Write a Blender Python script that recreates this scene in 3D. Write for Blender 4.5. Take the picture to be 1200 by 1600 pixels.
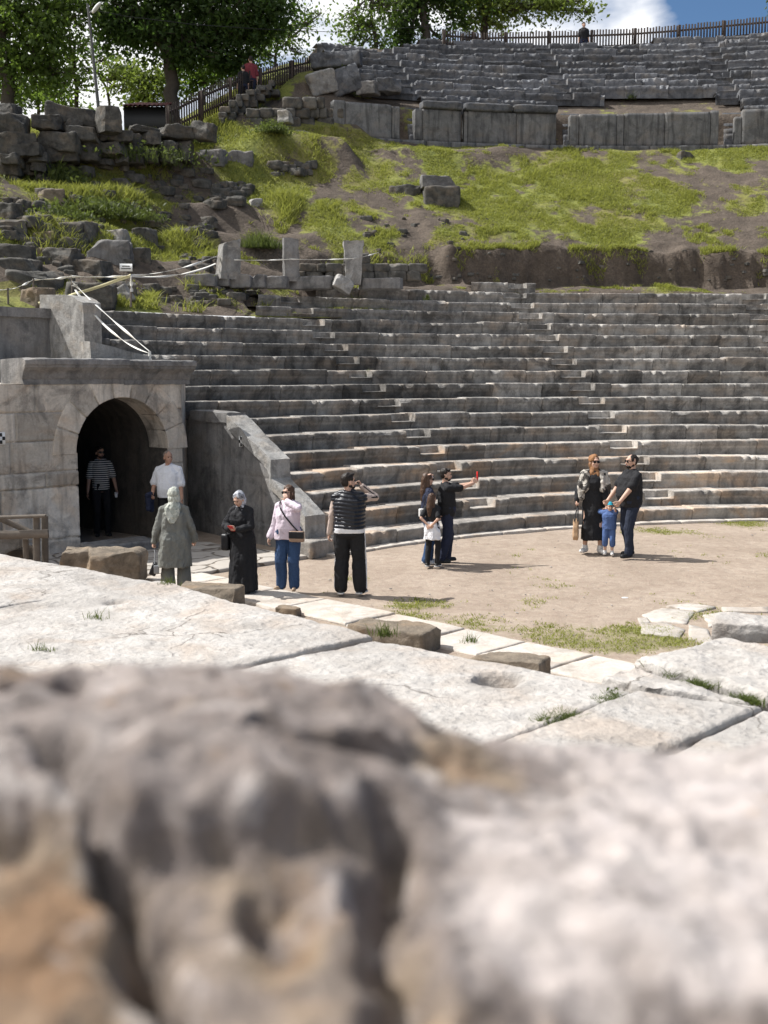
import bpy, math, random
import numpy as np
from mathutils import Vector, Matrix

# ---------------------------------------------------------------- scene, camera, light
for o in list(bpy.data.objects):
    bpy.data.objects.remove(o)
scene = bpy.context.scene
COL = scene.collection
FPX, PITCH, EYE = 1750.0, 0.122, 3.2
cam_data = bpy.data.cameras.new('camera')
cam = bpy.data.objects.new('camera', cam_data); COL.objects.link(cam)
cam.location = (0, 0, EYE)
cam.rotation_euler = (math.pi / 2 - PITCH, 0, 0)
cam_data.sensor_fit = 'VERTICAL'; cam_data.sensor_height = 36.0
cam_data.lens = FPX / 1600 * 36.0
cam_data.clip_start = 0.05; cam_data.clip_end = 3000
cam_data.dof.use_dof = True; cam_data.dof.focus_distance = 19.5; cam_data.dof.aperture_fstop = 2.8
scene.camera = cam

SUN_AZ = Vector((-0.968, 0.25, 0)).normalized(); SUN_EL = math.radians(52)
to_sun = SUN_AZ * math.cos(SUN_EL) + Vector((0, 0, math.sin(SUN_EL)))
sun_d = bpy.data.lights.new('sun', 'SUN'); sun_d.energy = 5.0; sun_d.angle = math.radians(0.53)
sun_d.color = (1.0, 0.98, 0.95)
sun = bpy.data.objects.new('sun', sun_d); COL.objects.link(sun)
sun.location = (-60, 20, 60)
sun.rotation_euler = (-to_sun).to_track_quat('-Z', 'Y').to_euler()

world = bpy.data.worlds.new("World"); scene.world = world
world.use_nodes = True
wt = world.node_tree; wt.nodes.clear()
wo = wt.nodes.new('ShaderNodeOutputWorld'); bg = wt.nodes.new('ShaderNodeBackground')
sky = wt.nodes.new('ShaderNodeTexSky'); sky.sky_type = 'NISHITA'; sky.sun_disc = False
sky.sun_elevation = SUN_EL; sky.sun_rotation = math.atan2(SUN_AZ.x, SUN_AZ.y) % (2 * math.pi)
sky.air_density = 1.0; sky.dust_density = 0.3; sky.ozone_density = 1.6; sky.altitude = 200
tcw = wt.nodes.new('ShaderNodeTexCoord')
mpw = wt.nodes.new('ShaderNodeMapping'); mpw.inputs['Scale'].default_value = (1, 1, 2.1); mpw.inputs['Location'].default_value = (0.35, 0.1, 0.4)
nz = wt.nodes.new('ShaderNodeTexNoise'); nz.inputs['Scale'].default_value = 3.2; nz.inputs['Detail'].default_value = 7; nz.inputs['Roughness'].default_value = 0.55
nz.inputs['Distortion'].default_value = 0.25
rmp = wt.nodes.new('ShaderNodeValToRGB'); rmp.color_ramp.elements[0].position = 0.47; rmp.color_ramp.elements[1].position = 0.60
dt = wt.nodes.new('ShaderNodeSeparateXYZ')                                  # the cumulus bank thins out into clear blue towards the right
mr = wt.nodes.new('ShaderNodeMapRange'); mr.inputs[1].default_value = 0.205; mr.inputs[2].default_value = 0.275; mr.inputs[3].default_value = 0.13; mr.inputs[4].default_value = -0.24
ad = wt.nodes.new('ShaderNodeMath'); ad.operation = 'ADD'
mixw = wt.nodes.new('ShaderNodeMix'); mixw.data_type = 'RGBA'; mixw.inputs[7].default_value = (17.0, 17.1, 17.4, 1)
L = wt.links.new
L(tcw.outputs['Generated'], mpw.inputs[0]); L(mpw.outputs[0], nz.inputs['Vector'])
L(tcw.outputs['Generated'], dt.inputs[0]); L(dt.outputs['X'], mr.inputs[0])
L(nz.outputs['Fac'], ad.inputs[0]); L(mr.outputs[0], ad.inputs[1]); L(ad.outputs[0], rmp.inputs[0])
L(rmp.outputs[0], mixw.inputs[0]); tint = wt.nodes.new('ShaderNodeMix'); tint.data_type = 'RGBA'; tint.blend_type = 'MULTIPLY'; tint.inputs[0].default_value = 1.0; tint.inputs[7].default_value = (0.95, 1.18, 1.4, 1)
L(sky.outputs[0], tint.inputs[6]); L(tint.outputs[2], mixw.inputs[6]); L(mixw.outputs[2], bg.inputs[0])
bg.inputs[1].default_value = 0.05
L(bg.outputs[0], wo.inputs[0])
scene.view_settings.view_transform = 'Standard'; scene.view_settings.look = 'None'
scene.view_settings.gamma = 1.0; scene.view_settings.use_curve_mapping = False
scene.view_settings.exposure = 0.48
scene.cycles.max_bounces = 6; scene.cycles.transparent_max_bounces = 8
scene.cycles.use_denoising = True

# ---------------------------------------------------------------- helpers
rng = np.random.default_rng(7)
random.seed(7)
SP, CP = math.sin(PITCH), math.cos(PITCH)

def ray(u, v):
    vv = (800 - v) / FPX
    return np.array([(u - 600) / FPX, CP + vv * SP, -SP + vv * CP])

def P(u, v, D):
    d = ray(u, v); t = D / d[1]
    return np.array([d[0] * t, D, EYE + d[2] * t])

def G(u, v, z=0.0):
    d = ray(u, v); t = (z - EYE) / d[2]
    return np.array([d[0] * t, d[1] * t, z])

def _h(ix, iy, iz, s):
    n = (ix * 374761393 + iy * 668265263 + iz * 2147483647 + s * 144269504) & 0xFFFFFFFF
    n = ((n ^ (n >> 13)) * 1274126177) & 0xFFFFFFFF
    n = ((n ^ (n >> 16)) * 2246822519) & 0xFFFFFFFF
    return ((n ^ (n >> 15)) & 0xFFFFFF) / float(0xFFFFFF) * 2 - 1

def vnoise(p, s=0):
    p = np.asarray(p, float)
    i = np.floor(p).astype(np.int64); f = p - i
    f = f * f * f * (f * (f * 6 - 15) + 10)
    x, y, z = i[..., 0], i[..., 1], i[..., 2]
    fx, fy, fz = f[..., 0], f[..., 1], f[..., 2]
    def l(a, b, t): return a + (b - a) * t
    a = l(l(_h(x, y, z, s), _h(x + 1, y, z, s), fx), l(_h(x, y + 1, z, s), _h(x + 1, y + 1, z, s), fx), fy)
    b = l(l(_h(x, y, z + 1, s), _h(x + 1, y, z + 1, s), fx), l(_h(x, y + 1, z + 1, s), _h(x + 1, y + 1, z + 1, s), fx), fy)
    return l(a, b, fz)

def fbm(p, octv=4, s=0, gain=0.5):
    p = np.asarray(p, float); out = 0; amp = 1; tot = 0
    for k in range(octv):
        out = out + amp * vnoise(p * (2.03 ** k) + 17.3 * k, s + k); tot += amp; amp *= gain
    return out / tot

def sstep(a, b, x):
    t = np.clip((np.asarray(x, float) - a) / (b - a), 0, 1)
    return t * t * (3 - 2 * t)

class MB:
    """collects pieces of one mesh"""
    def __init__(self): self.V = []; self.Q = []; self.T = []; self.A = []; self.n = 0
    def add(self, V, Q=None, T=None, tone=None):
        V = np.asarray(V, float).reshape(-1, 3)
        if Q is not None and len(Q): self.Q.append(np.asarray(Q, np.int64).reshape(-1, 4) + self.n)
        if T is not None and len(T): self.T.append(np.asarray(T, np.int64).reshape(-1, 3) + self.n)
        if tone is None: tone = np.full(len(V), 0.5)
        self.A.append(np.broadcast_to(np.asarray(tone, float), (len(V),)))
        self.V.append(V); self.n += len(V); return self
    def grid(self, X, tone=None, closed_u=False, closed_v=False, flip=False):
        X = np.asarray(X, float); n, m = X.shape[:2]
        i = np.arange(n if closed_u else n - 1)[:, None]; j = np.arange(m if closed_v else m - 1)[None, :]
        i2 = (i + 1) % n; j2 = (j + 1) % m
        q = np.stack([i * m + j + 0 * i2, i2 * m + j, i2 * m + j2, i * m + j2], -1).reshape(-1, 4)
        if flip: q = q[:, ::-1]
        if tone is not None: tone = np.asarray(tone).reshape(-1)
        return self.add(X.reshape(-1, 3), Q=q, tone=tone)
    def join(self, o):
        for_v = np.concatenate(o.V)
        return self.add(for_v, np.concatenate(o.Q) if o.Q else None, np.concatenate(o.T) if o.T else None, np.concatenate(o.A))
    def verts(self): return np.concatenate(self.V)

ORG = {}
def build(name, mb, mat, parent=None, loc=None, smooth=True, sharp=None):
    V = mb.verts()
    if parent is not None: base = ORG[parent.name]
    elif loc is not None: base = np.asarray(loc, float)
    else:
        base = np.array([(V[:, 0].min() + V[:, 0].max()) / 2, (V[:, 1].min() + V[:, 1].max()) / 2, V[:, 2].min()])
    V = (V - base).astype(np.float32)
    Q = np.concatenate(mb.Q) if mb.Q else np.zeros((0, 4), np.int64)
    T = np.concatenate(mb.T) if mb.T else np.zeros((0, 3), np.int64)
    me = bpy.data.meshes.new(name)
    me.vertices.add(len(V)); me.vertices.foreach_set('co', V.ravel())
    nl = Q.size + T.size; npoly = len(Q) + len(T)
    me.loops.add(nl); me.polygons.add(npoly)
    me.loops.foreach_set('vertex_index', np.concatenate([Q.ravel(), T.ravel()]).astype(np.int32))
    st = np.concatenate([np.arange(len(Q)) * 4, Q.size + np.arange(len(T)) * 3]).astype(np.int32)
    me.polygons.foreach_set('loop_start', st)
    me.polygons.foreach_set('use_smooth', np.full(npoly, smooth))
    at = me.attributes.new('tone', 'FLOAT', 'POINT')
    at.data.foreach_set('value', np.concatenate(mb.A).astype(np.float32))
    me.update(calc_edges=True); me.validate()
    if sharp is not None: me.set_sharp_from_angle(angle=math.radians(sharp))
    if mat is not None: me.materials.append(mat)
    o = bpy.data.objects.new(name, me); COL.objects.link(o)
    ORG[o.name] = base
    if parent is not None: o.parent = parent
    else: o.location = base
    return o

def tag(o, label=None, cat=None, group=None, kind=None):
    if label: o['label'] = label
    if cat: o['category'] = cat
    if group: o['group'] = group
    if kind: o['kind'] = kind
    return o

def thing(name, loc, label, cat, group=None):
    o = bpy.data.objects.new(name, None); o.empty_display_size = 0.2
    COL.objects.link(o); o.location = loc; ORG[o.name] = np.asarray(loc, float)
    return tag(o, label, cat, group)

def tube(pts, rad, n=8, cap=True, tone=None):
    pts = np.asarray(pts, float); m = len(pts); rad = np.broadcast_to(np.asarray(rad, float), (m,))
    tg = np.gradient(pts, axis=0); tg /= np.linalg.norm(tg, axis=1, keepdims=True) + 1e-12
    ref = np.array([0, 0, 1.0]) if abs(tg[0][2]) < 0.9 else np.array([1.0, 0, 0])
    X = np.zeros((m, n, 3)); a = np.arange(n) * 2 * math.pi / n
    s = np.cross(ref, tg[0]); s /= np.linalg.norm(s)
    for i in range(m):
        s = s - tg[i] * s.dot(tg[i]); s /= np.linalg.norm(s) + 1e-12
        w = np.cross(tg[i], s)
        X[i] = pts[i] + rad[i] * (np.cos(a)[:, None] * s + np.sin(a)[:, None] * w)
    mb = MB(); mb.grid(X, closed_v=True, tone=None if tone is None else np.full(m * n, tone), flip=True)
    if cap:
        for e, fl in ((0, False), (m - 1, True)):
            c = MB(); vv = np.vstack([X[e], pts[e]])
            t = [(k, (k + 1) % n, n) if not fl else ((k + 1) % n, k, n) for k in range(n)]
            mb.add(vv, T=t, tone=0.5 if tone is None else tone)
    return mb

def box_mb(c, size, rot=0.0, bev=0.0, tone=0.5, axes=None):
    """bevelled box; axes = 3x3 rows of unit axes"""
    sx, sy, sz = [s / 2 for s in size]
    if axes is None:
        cr, sr = math.cos(rot), math.sin(rot)
        axes = np.array([[cr, sr, 0], [-sr, cr, 0], [0, 0, 1.0]])
    mb = MB(); b = max(bev, 1e-4)
    V = []; idx = {}
    for ix in (-1, 1):
        for iy in (-1, 1):
            for iz in (-1, 1):
                for k, d in enumerate(((0, b, b), (b, 0, b), (b, b, 0))):
                    idx[(ix, iy, iz, k)] = len(V)
                    V.append((ix * (sx - d[0]), iy * (sy - d[1]), iz * (sz - d[2])))
    V = np.array(V); Q = []; T = []
    def q(*k): Q.append([idx[a] for a in k])
    for s in (-1, 1):
        f = [(s, -1, -1, 0), (s, 1, -1, 0), (s, 1, 1, 0), (s, -1, 1, 0)]; q(*(f if s > 0 else f[::-1]))
        f = [(-1, s, -1, 1), (-1, s, 1, 1), (1, s, 1, 1), (1, s, -1, 1)]; q(*(f if s > 0 else f[::-1]))
        f = [(-1, -1, s, 2), (1, -1, s, 2), (1, 1, s, 2), (-1, 1, s, 2)]; q(*(f if s > 0 else f[::-1]))
    for a in (-1, 1):
        for b2 in (-1, 1):
            f = [(a, b2, -1, 0), (a, b2, -1, 1), (a, b2, 1, 1), (a, b2, 1, 0)]; q(*(f if a * b2 < 0 else f[::-1]))
            f = [(a, -1, b2, 0), (a, 1, b2, 0), (a, 1, b2, 2), (a, -1, b2, 2)]; q(*(f if a * b2 > 0 else f[::-1]))
            f = [(-1, a, b2, 1), (1, a, b2, 1), (1, a, b2, 2), (-1, a, b2, 2)]; q(*(f if a * b2 < 0 else f[::-1]))
            for c2 in (-1, 1):
                t = [idx[(a, b2, c2, 0)], idx[(a, b2, c2, 1)], idx[(a, b2, c2, 2)]]
                T.append(t if a * b2 * c2 > 0 else t[::-1])
    V = V @ np.asarray(axes) + np.asarray(c)
    return mb.add(V, Q, T, tone)

_cube_cache = {}
def _cube(n):
    if n in _cube_cache: return _cube_cache[n]
    key = {}; V = []; Q = []
    def vid(p):
        k = tuple(int(round(c * 1000)) for c in p)
        if k not in key: key[k] = len(V); V.append(p)
        return key[k]
    t = np.linspace(-1, 1, n + 1)
    for ax in range(3):
        for s in (-1, 1):
            for i in range(n):
                for j in range(n):
                    c = []
                    for (a, b) in ((i, j), (i + 1, j), (i + 1, j + 1), (i, j + 1)):
                        p = [0, 0, 0]; p[ax] = s; p[(ax + 1) % 3] = t[a]; p[(ax + 2) % 3] = t[b]; c.append(vid(tuple(p)))
                    Q.append(c if s > 0 else c[::-1])
    _cube_cache[n] = (np.array(V), np.array(Q)); return _cube_cache[n]

def rock_mb(c, size, seed=0, rot=0.0, tilt=(0, 0), n=12, rnd=0.18, rough=0.06, freq=1.6, tone=0.5, facet=0.0, fine=0.015):
    """a hewn / broken stone: rounded box with lumps, chipped corners and cut facets; c is the centre of its base"""
    V, Q = _cube(n); V = V.copy(); r = np.random.default_rng(seed)
    h = np.array(size) / 2
    # rounded box
    rr = rnd * min(h); W = V * h; inner = np.clip(W, -(h - rr), h - rr); d = W - inner
    ln = np.linalg.norm(d, axis=1, keepdims=True); mx = np.max(np.abs(d), axis=1, keepdims=True)
    W = inner + np.where(ln > 1e-9, d / np.maximum(ln, 1e-9) * mx, 0)
    N = W / (h * h); N /= np.linalg.norm(N, axis=1, keepdims=True) + 1e-9
    m = float(np.mean(size))
    for k in range(int(facet)):                       # broken-off corners
        nd = r.normal(size=3); nd[2] = abs(nd[2]) * 0.6; nd /= np.linalg.norm(nd)
        ext = np.abs(nd) @ h; lim = ext * r.uniform(0.62, 0.86)
        s = W @ nd; over = np.maximum(s - lim, 0); W = W - over[:, None] * nd
    off = r.uniform(-50, 50, 3)
    dsp = fbm(W / m * freq + off, 4, seed % 97) * rough * m + fbm(W / 0.12 + off, 3, 5) * fine
    W = W + N * dsp[:, None]
    W[:, 2] += h[2]
    ax, ay = tilt
    Rm = np.array(Matrix.Rotation(rot, 3, 'Z') @ Matrix.Rotation(ax, 3, 'X') @ Matrix.Rotation(ay, 3, 'Y'))
    W = W @ Rm.T + np.asarray(c)
    return MB().add(W, Q=Q, tone=tone)

# ---------------------------------------------------------------- materials
class NT:
    def __init__(self, name):
        self.m = bpy.data.materials.new(name); self.m.use_nodes = True
        self.t = self.m.node_tree; self.b = self.t.nodes['Principled BSDF']
        self.b.inputs['Roughness'].default_value = 0.85
        self.b.inputs['Specular IOR Level'].default_value = 0.3
        self.tc = self.t.nodes.new('ShaderNodeTexCoord')
    def n(self, ty, **kw):
        nd = self.t.nodes.new(ty)
        for k, v in kw.items(): setattr(nd, k, v)
        return nd
    def link(self, a, b): self.t.links.new(a, b)
    def vec(self, scale=(1, 1, 1), world=True):
        mp = self.n('ShaderNodeMapping'); mp.inputs['Scale'].default_value = scale
        if world:
            g = self.n('ShaderNodeNewGeometry'); self.link(g.outputs['Position'], mp.inputs[0])
        else: self.link(self.tc.outputs['Object'], mp.inputs[0])
        return mp.outputs[0]
    def noise(self, scale, detail=5, rough=0.55, vec=None, dist=0.0):
        nd = self.n('ShaderNodeTexNoise'); nd.inputs['Scale'].default_value = scale; nd.inputs['Detail'].default_value = detail
        nd.inputs['Roughness'].default_value = rough; nd.inputs['Distortion'].default_value = dist
        if vec is not None: self.link(vec, nd.inputs['Vector'])
        return nd.outputs['Fac']
    def voronoi(self, scale, vec=None, feature='F1'):
        nd = self.n('ShaderNodeTexVoronoi', feature=feature); nd.inputs['Scale'].default_value = scale
        if vec is not None: self.link(vec, nd.inputs['Vector'])
        return nd.outputs['Distance']
    def ramp(self, f, p0, p1, c0=(0, 0, 0, 1), c1=(1, 1, 1, 1)):
        r = self.n('ShaderNodeValToRGB'); e = r.color_ramp.elements
        e[0].position = p0; e[1].position = p1; e[0].color = c0; e[1].color = c1
        self.link(f, r.inputs[0]); return r.outputs[0]
    def mix(self, f, a, b, mode='MIX'):
        m = self.n('ShaderNodeMix', data_type='RGBA', blend_type=mode)
        for s, v in ((0, f), (6, a), (7, b)):
            if isinstance(v, (int, float)): m.inputs[s].default_value = v
            elif isinstance(v, (tuple, list)): m.inputs[s].default_value = (*v[:3], 1)
            else: self.link(v, m.inputs[s])
        return m.outputs[2]
    def math(self, op, a, b=None):
        m = self.n('ShaderNodeMath', operation=op)
        for s, v in ((0, a), (1, b)):
            if v is None: continue
            if isinstance(v, (int, float)): m.inputs[s].default_value = v
            else: self.link(v, m.inputs[s])
        return m.outputs[0]
    def attr(self, name='tone'):
        a = self.n('ShaderNodeAttribute', attribute_name=name); return a.outputs['Fac']
    def bump(self, h, strength=0.4, dist=0.02, prev=None):
        b = self.n('ShaderNodeBump'); b.inputs['Strength'].default_value = strength; b.inputs['Distance'].default_value = dist
        self.link(h, b.inputs['Height'])
        if prev is not None: self.link(prev, b.inputs['Normal'])
        return b.outputs[0]
    def done(self, col, normal=None, rough=None):
        if isinstance(col, (tuple, list)): self.b.inputs['Base Color'].default_value = (*col[:3], 1)
        else: self.link(col, self.b.inputs['Base Color'])
        if normal is not None: self.link(normal, self.b.inputs['Normal'])
        if rough is not None: self.b.inputs['Roughness'].default_value = rough
        return self.m

def stone_mat(name, c1, c2, stain, warm, stain_amt=0.6, warm_amt=0.5, streak=0.5, bump=0.5, scale=1.0, toneamp=0.5, pit=0.0, crack=0.0):
    t = NT(name); v = t.vec()
    big = t.noise(0.7 * scale, 4, 0.6, v); mid = t.noise(3.3 * scale, 6, 0.65, v, 0.3); fine = t.noise(22 * scale, 6, 0.7, v)
    col = t.mix(t.ramp(mid, 0.32, 0.68), c1, c2)
    col = t.mix(t.math('MULTIPLY', t.ramp(t.noise(1.3 * scale, 4, 0.5, t.vec((1, 1, 1.7)), 0.5), 0.5, 0.66), warm_amt), col, warm)
    sv = t.vec((5 * scale, 5 * scale, 0.55 * scale))
    st = t.ramp(t.noise(1.0, 5, 0.6, sv, 0.4), 0.48, 0.72)
    col = t.mix(t.math('MULTIPLY', st, streak), col, stain)
    blot = t.ramp(t.noise(1.7 * scale, 8, 0.72, v, 0.6), 0.5, 0.62)
    col = t.mix(t.math('MULTIPLY', blot, stain_amt), col, stain)
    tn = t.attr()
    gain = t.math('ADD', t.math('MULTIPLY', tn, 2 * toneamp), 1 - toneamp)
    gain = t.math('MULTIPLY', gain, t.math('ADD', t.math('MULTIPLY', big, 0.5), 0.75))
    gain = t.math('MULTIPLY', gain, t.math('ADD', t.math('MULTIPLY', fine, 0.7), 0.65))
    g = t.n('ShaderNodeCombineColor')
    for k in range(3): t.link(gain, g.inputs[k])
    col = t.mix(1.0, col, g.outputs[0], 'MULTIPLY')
    nb = t.bump(mid, bump * 0.7, 0.05)
    if crack > 0:
        wn = t.n('ShaderNodeTexNoise'); wn.inputs['Scale'].default_value = 2.2; wn.inputs['Detail'].default_value = 6; t.link(v, wn.inputs['Vector'])
        mx = t.n('ShaderNodeVectorMath', operation='MULTIPLY_ADD'); t.link(wn.outputs['Color'], mx.inputs[0]); mx.inputs[1].default_value = (0.7, 0.7, 0.2); t.link(v, mx.inputs[2])
        vo = t.n('ShaderNodeTexVoronoi', feature='DISTANCE_TO_EDGE'); vo.inputs['Scale'].default_value = 0.75; t.link(mx.outputs[0], vo.inputs['Vector'])
        ln = t.math('MULTIPLY', t.ramp(vo.outputs['Distance'], 0.0, 0.012, (1, 1, 1, 1), (0, 0, 0, 1)), t.ramp(t.noise(0.9, 3, 0.5, v), 0.48, 0.6))
        col = t.mix(t.math('MULTIPLY', ln, crack), col, (0.10, 0.085, 0.07)); nb = t.bump(ln, -0.8, 0.02, nb)
        gw = t.ramp(t.noise(0.55, 6, 0.65, v, 0.8), 0.46, 0.68); col = t.mix(t.math('MULTIPLY', gw, 0.4), col, tuple(c * 0.62 for c in c1))
    nb = t.bump(fine, bump, 0.012, nb)
    if pit > 0:
        vo = t.ramp(t.voronoi(9 * scale, v), 0.0, 0.45)
        nb = t.bump(vo, pit, 0.02, nb)
    return t.done(col, nb, 0.9)

M = {}
M['seat'] = stone_mat('weathered_seat_stone', (0.135, 0.127, 0.117), (0.305, 0.287, 0.262), (0.05, 0.047, 0.044), (0.31, 0.245, 0.185), 0.72, 0.5, 0.7, 1.1)
M['seat_low'] = stone_mat('warm_seat_stone', (0.20, 0.183, 0.163), (0.36, 0.33, 0.295), (0.075, 0.069, 0.063), (0.36, 0.26, 0.18), 0.55, 0.8, 0.6, 1.1)
M['upper'] = stone_mat('dark_seat_stone', (0.068, 0.072, 0.082), (0.15, 0.152, 0.158), (0.035, 0.036, 0.038), (0.19, 0.165, 0.135), 0.7, 0.4, 0.4, 1.0, 1.3)
M['podium'] = stone_mat('podium_stone', (0.12, 0.12, 0.12), (0.19, 0.188, 0.184), (0.038, 0.038, 0.038), (0.20, 0.17, 0.14), 0.5, 0.4, 0.9, 0.5)
M['wall'] = stone_mat('ashlar_stone', (0.50, 0.44, 0.37), (0.64, 0.58, 0.50), (0.12, 0.11, 0.10), (0.58, 0.45, 0.33), 0.55, 0.6, 0.65, 0.6)
M['grey'] = stone_mat('grey_wall_stone', (0.17, 0.165, 0.16), (0.26, 0.25, 0.24), (0.07, 0.07, 0.07), (0.24, 0.205, 0.17), 0.65, 0.35, 0.7, 0.7)
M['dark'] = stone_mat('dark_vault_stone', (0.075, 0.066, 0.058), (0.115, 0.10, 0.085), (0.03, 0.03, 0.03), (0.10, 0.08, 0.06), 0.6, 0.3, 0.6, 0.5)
M['white'] = stone_mat('pale_stage_stone', (0.385, 0.355, 0.325), (0.475, 0.45, 0.42), (0.25, 0.228, 0.205), (0.40, 0.32, 0.255), 0.5, 0.55, 0.0, 1.1, 1.2, 0.3, 0.55, 0.9)
M['brown'] = stone_mat('brown_block_stone', (0.15, 0.122, 0.092), (0.25, 0.205, 0.155), (0.06, 0.052, 0.042), (0.28, 0.195, 0.12), 0.5, 0.5, 0.1, 1.0, 1.8)
M['ruin'] = stone_mat('ruin_stone', (0.065, 0.063, 0.058), (0.15, 0.14, 0.122), (0.035, 0.034, 0.031), (0.20, 0.155, 0.11), 0.7, 0.5, 0.4, 1.1, 1.5)
M['pale'] = stone_mat('pale_loose_stone', (0.24, 0.23, 0.215), (0.37, 0.36, 0.34), (0.09, 0.088, 0.085), (0.33, 0.275, 0.215), 0.55, 0.4, 0.4, 0.9, 1.5)

def plain(name, col, rough=0.7, var=0.15, scale=30, bump=0.15, metal=0.0, world=False):
    t = NT(name); v = t.vec(world=world)
    f = t.noise(scale, 4, 0.6, v)
    c = t.mix(f, tuple(x * (1 - var) for x in col), tuple(min(1, x * (1 + var)) for x in col))
    t.b.inputs['Metallic'].default_value = metal
    return t.done(c, t.bump(f, bump, 0.01), rough)
# ---------------------------------------------------------------- theatre geometry
CX, CY = 9.62, 10.79
R1, RISE, RUN, H1 = 13.93, 0.337, 0.633, 0.272
def pol(r, deg, z=0.0):
    a = np.radians(deg); return np.stack(np.broadcast_arrays(CX + r * np.cos(a), CY + r * np.sin(a), z), -1)
def to_pol(x, y):
    return np.hypot(x - CX, y - CY), np.degrees(np.arctan2(y - CY, x - CX))
def px_theta(u, R, z=None):
    """angle of the point on circle R seen in column u (vertical plane through the camera)"""
    k = (u - 600) / FPX / (CP + (800 - 200) / FPX * SP)
    A = 1 + k * k; B = -(k * CX + CY); Cc = CX * CX + CY * CY - R * R
    t = (-B + math.sqrt(B * B - A * Cc)) / A
    return math.degrees(math.atan2(t - CY, k * t - CX))

RW_A = np.array([-1.20, 19.62]); RW_B = np.array([-4.1, 23.25])      # parodos retaining wall
rw_d = (RW_B - RW_A) / np.linalg.norm(RW_B - RW_A); rw_n = np.array([-rw_d[1], rw_d[0]])
if rw_n[1] > 0: rw_n = -rw_n                                      # faces the passage

def Hraw(x, y):
    x = np.asarray(x, float); y = np.asarray(y, float); r, th = to_pol(x, y)
    pj = np.stack([x, y, 0 * x], -1); r = r + sstep(25.2, 25.7, r) * sstep(27.2, 26.6, r) * (0.18 * fbm(pj / 0.9, 3, 91) + 0.12 * fbm(pj / 0.3, 3, 92))
    zR = np.interp(r, [20, 24.2, 24.75, 25.8, 25.9, 26.0, 26.6, 30, 34.0, 34.8, 34.95, 35.2, 35.35, 36.5, 41.9, 43, 60, 120], [4.0, 5.2, 5.74, 5.95, 6.55, 7.12, 7.36, 9.4, 11.85, 12.1, 12.3, 13.2, 13.42, 13.95, 17.2, 17.75, 17.6, 12])
    zN = np.interp(r, [20, 24.2, 24.75, 25.9, 26.4, 30, 33.7, 34.1, 37.4, 40, 60, 120], [4.0, 5.2, 5.74, 5.95, 6.9, 9.2, 11.5, 12.2, 15.0, 16.2, 16.4, 12])
    zL = np.interp(r, [21.5, 22.4, 24.2, 24.75, 26, 27, 29.5, 31.2, 32.2, 34, 45, 60, 120], [4.35, 4.55, 5.3, 5.75, 6.35, 6.9, 8.3, 9.1, 10.6, 11.2, 13.2, 13.5, 9])
    a = sstep(106.8, 108.2, th); z = zR * (1 - a) + zN * a
    b = np.where(r > 33.5, sstep(109.5, 118.5, th), sstep(112, 123, th)); bb = sstep(31, 36, r); b = sstep(112, 123, th) * (1 - bb) + sstep(109.0, 119.0, th) * bb; z = z * (1 - b) + zL * b
    z = z + 0.95 * np.exp(-((th - 116.2) / 3.0) ** 2 - ((r - 35.3) / 2.2) ** 2)
    return z

def bumps(x, y):
    p = np.stack([x, y, 0 * x], -1); r, th = to_pol(x, y)
    amp = 0.10 + 0.16 * sstep(112, 120, th)
    n = fbm(p / 2.2, 4, 3) * amp * 1.6 + fbm(p / 0.5, 3, 9) * 0.05
    bank = 0.7 * sstep(25.6, 26.0, r) * sstep(27.0, 26.3, r)
    n = n + bank * (fbm(p / 0.7, 4, 21) * 0.28)
    lip = np.exp(-((r - 32.9 - 0.5 * vnoise(p / 3.0, 77)) / 0.55) ** 2) * sstep(96, 99, th) * sstep(108, 105, th)
    n = n + 0.38 * lip
    kn = np.exp(-((r - 32.6) / 0.9) ** 2) * sstep(108.5, 110, th) * sstep(117, 114.5, th)   # grassy bank beside the path
    n = n + 0.75 * kn
    tr = sstep(114, 117, th) * sstep(34, 31, r) * sstep(24.6, 26, r)          # broken terraces on the left slope
    n = n + tr * 0.30 * np.sin(r * 2.6 + 2.0 * vnoise(p / 4.0, 40)) * (0.6 + 0.4 * vnoise(p / 2.0, 41))
    calm = np.where(th > 124.7, sstep(22.6, 23.6, r), sstep(24.4, 25.2, r)) * (1 - 0.85 * sstep(34.3, 34.8, r) * sstep(42.5, 41.5, r) * sstep(108.5, 107.5, th))
    return n * calm

def H(x, y):
    x = np.asarray(x, float); y = np.asarray(y, float)
    return Hraw(x, y) + bumps(x, y)

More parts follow.
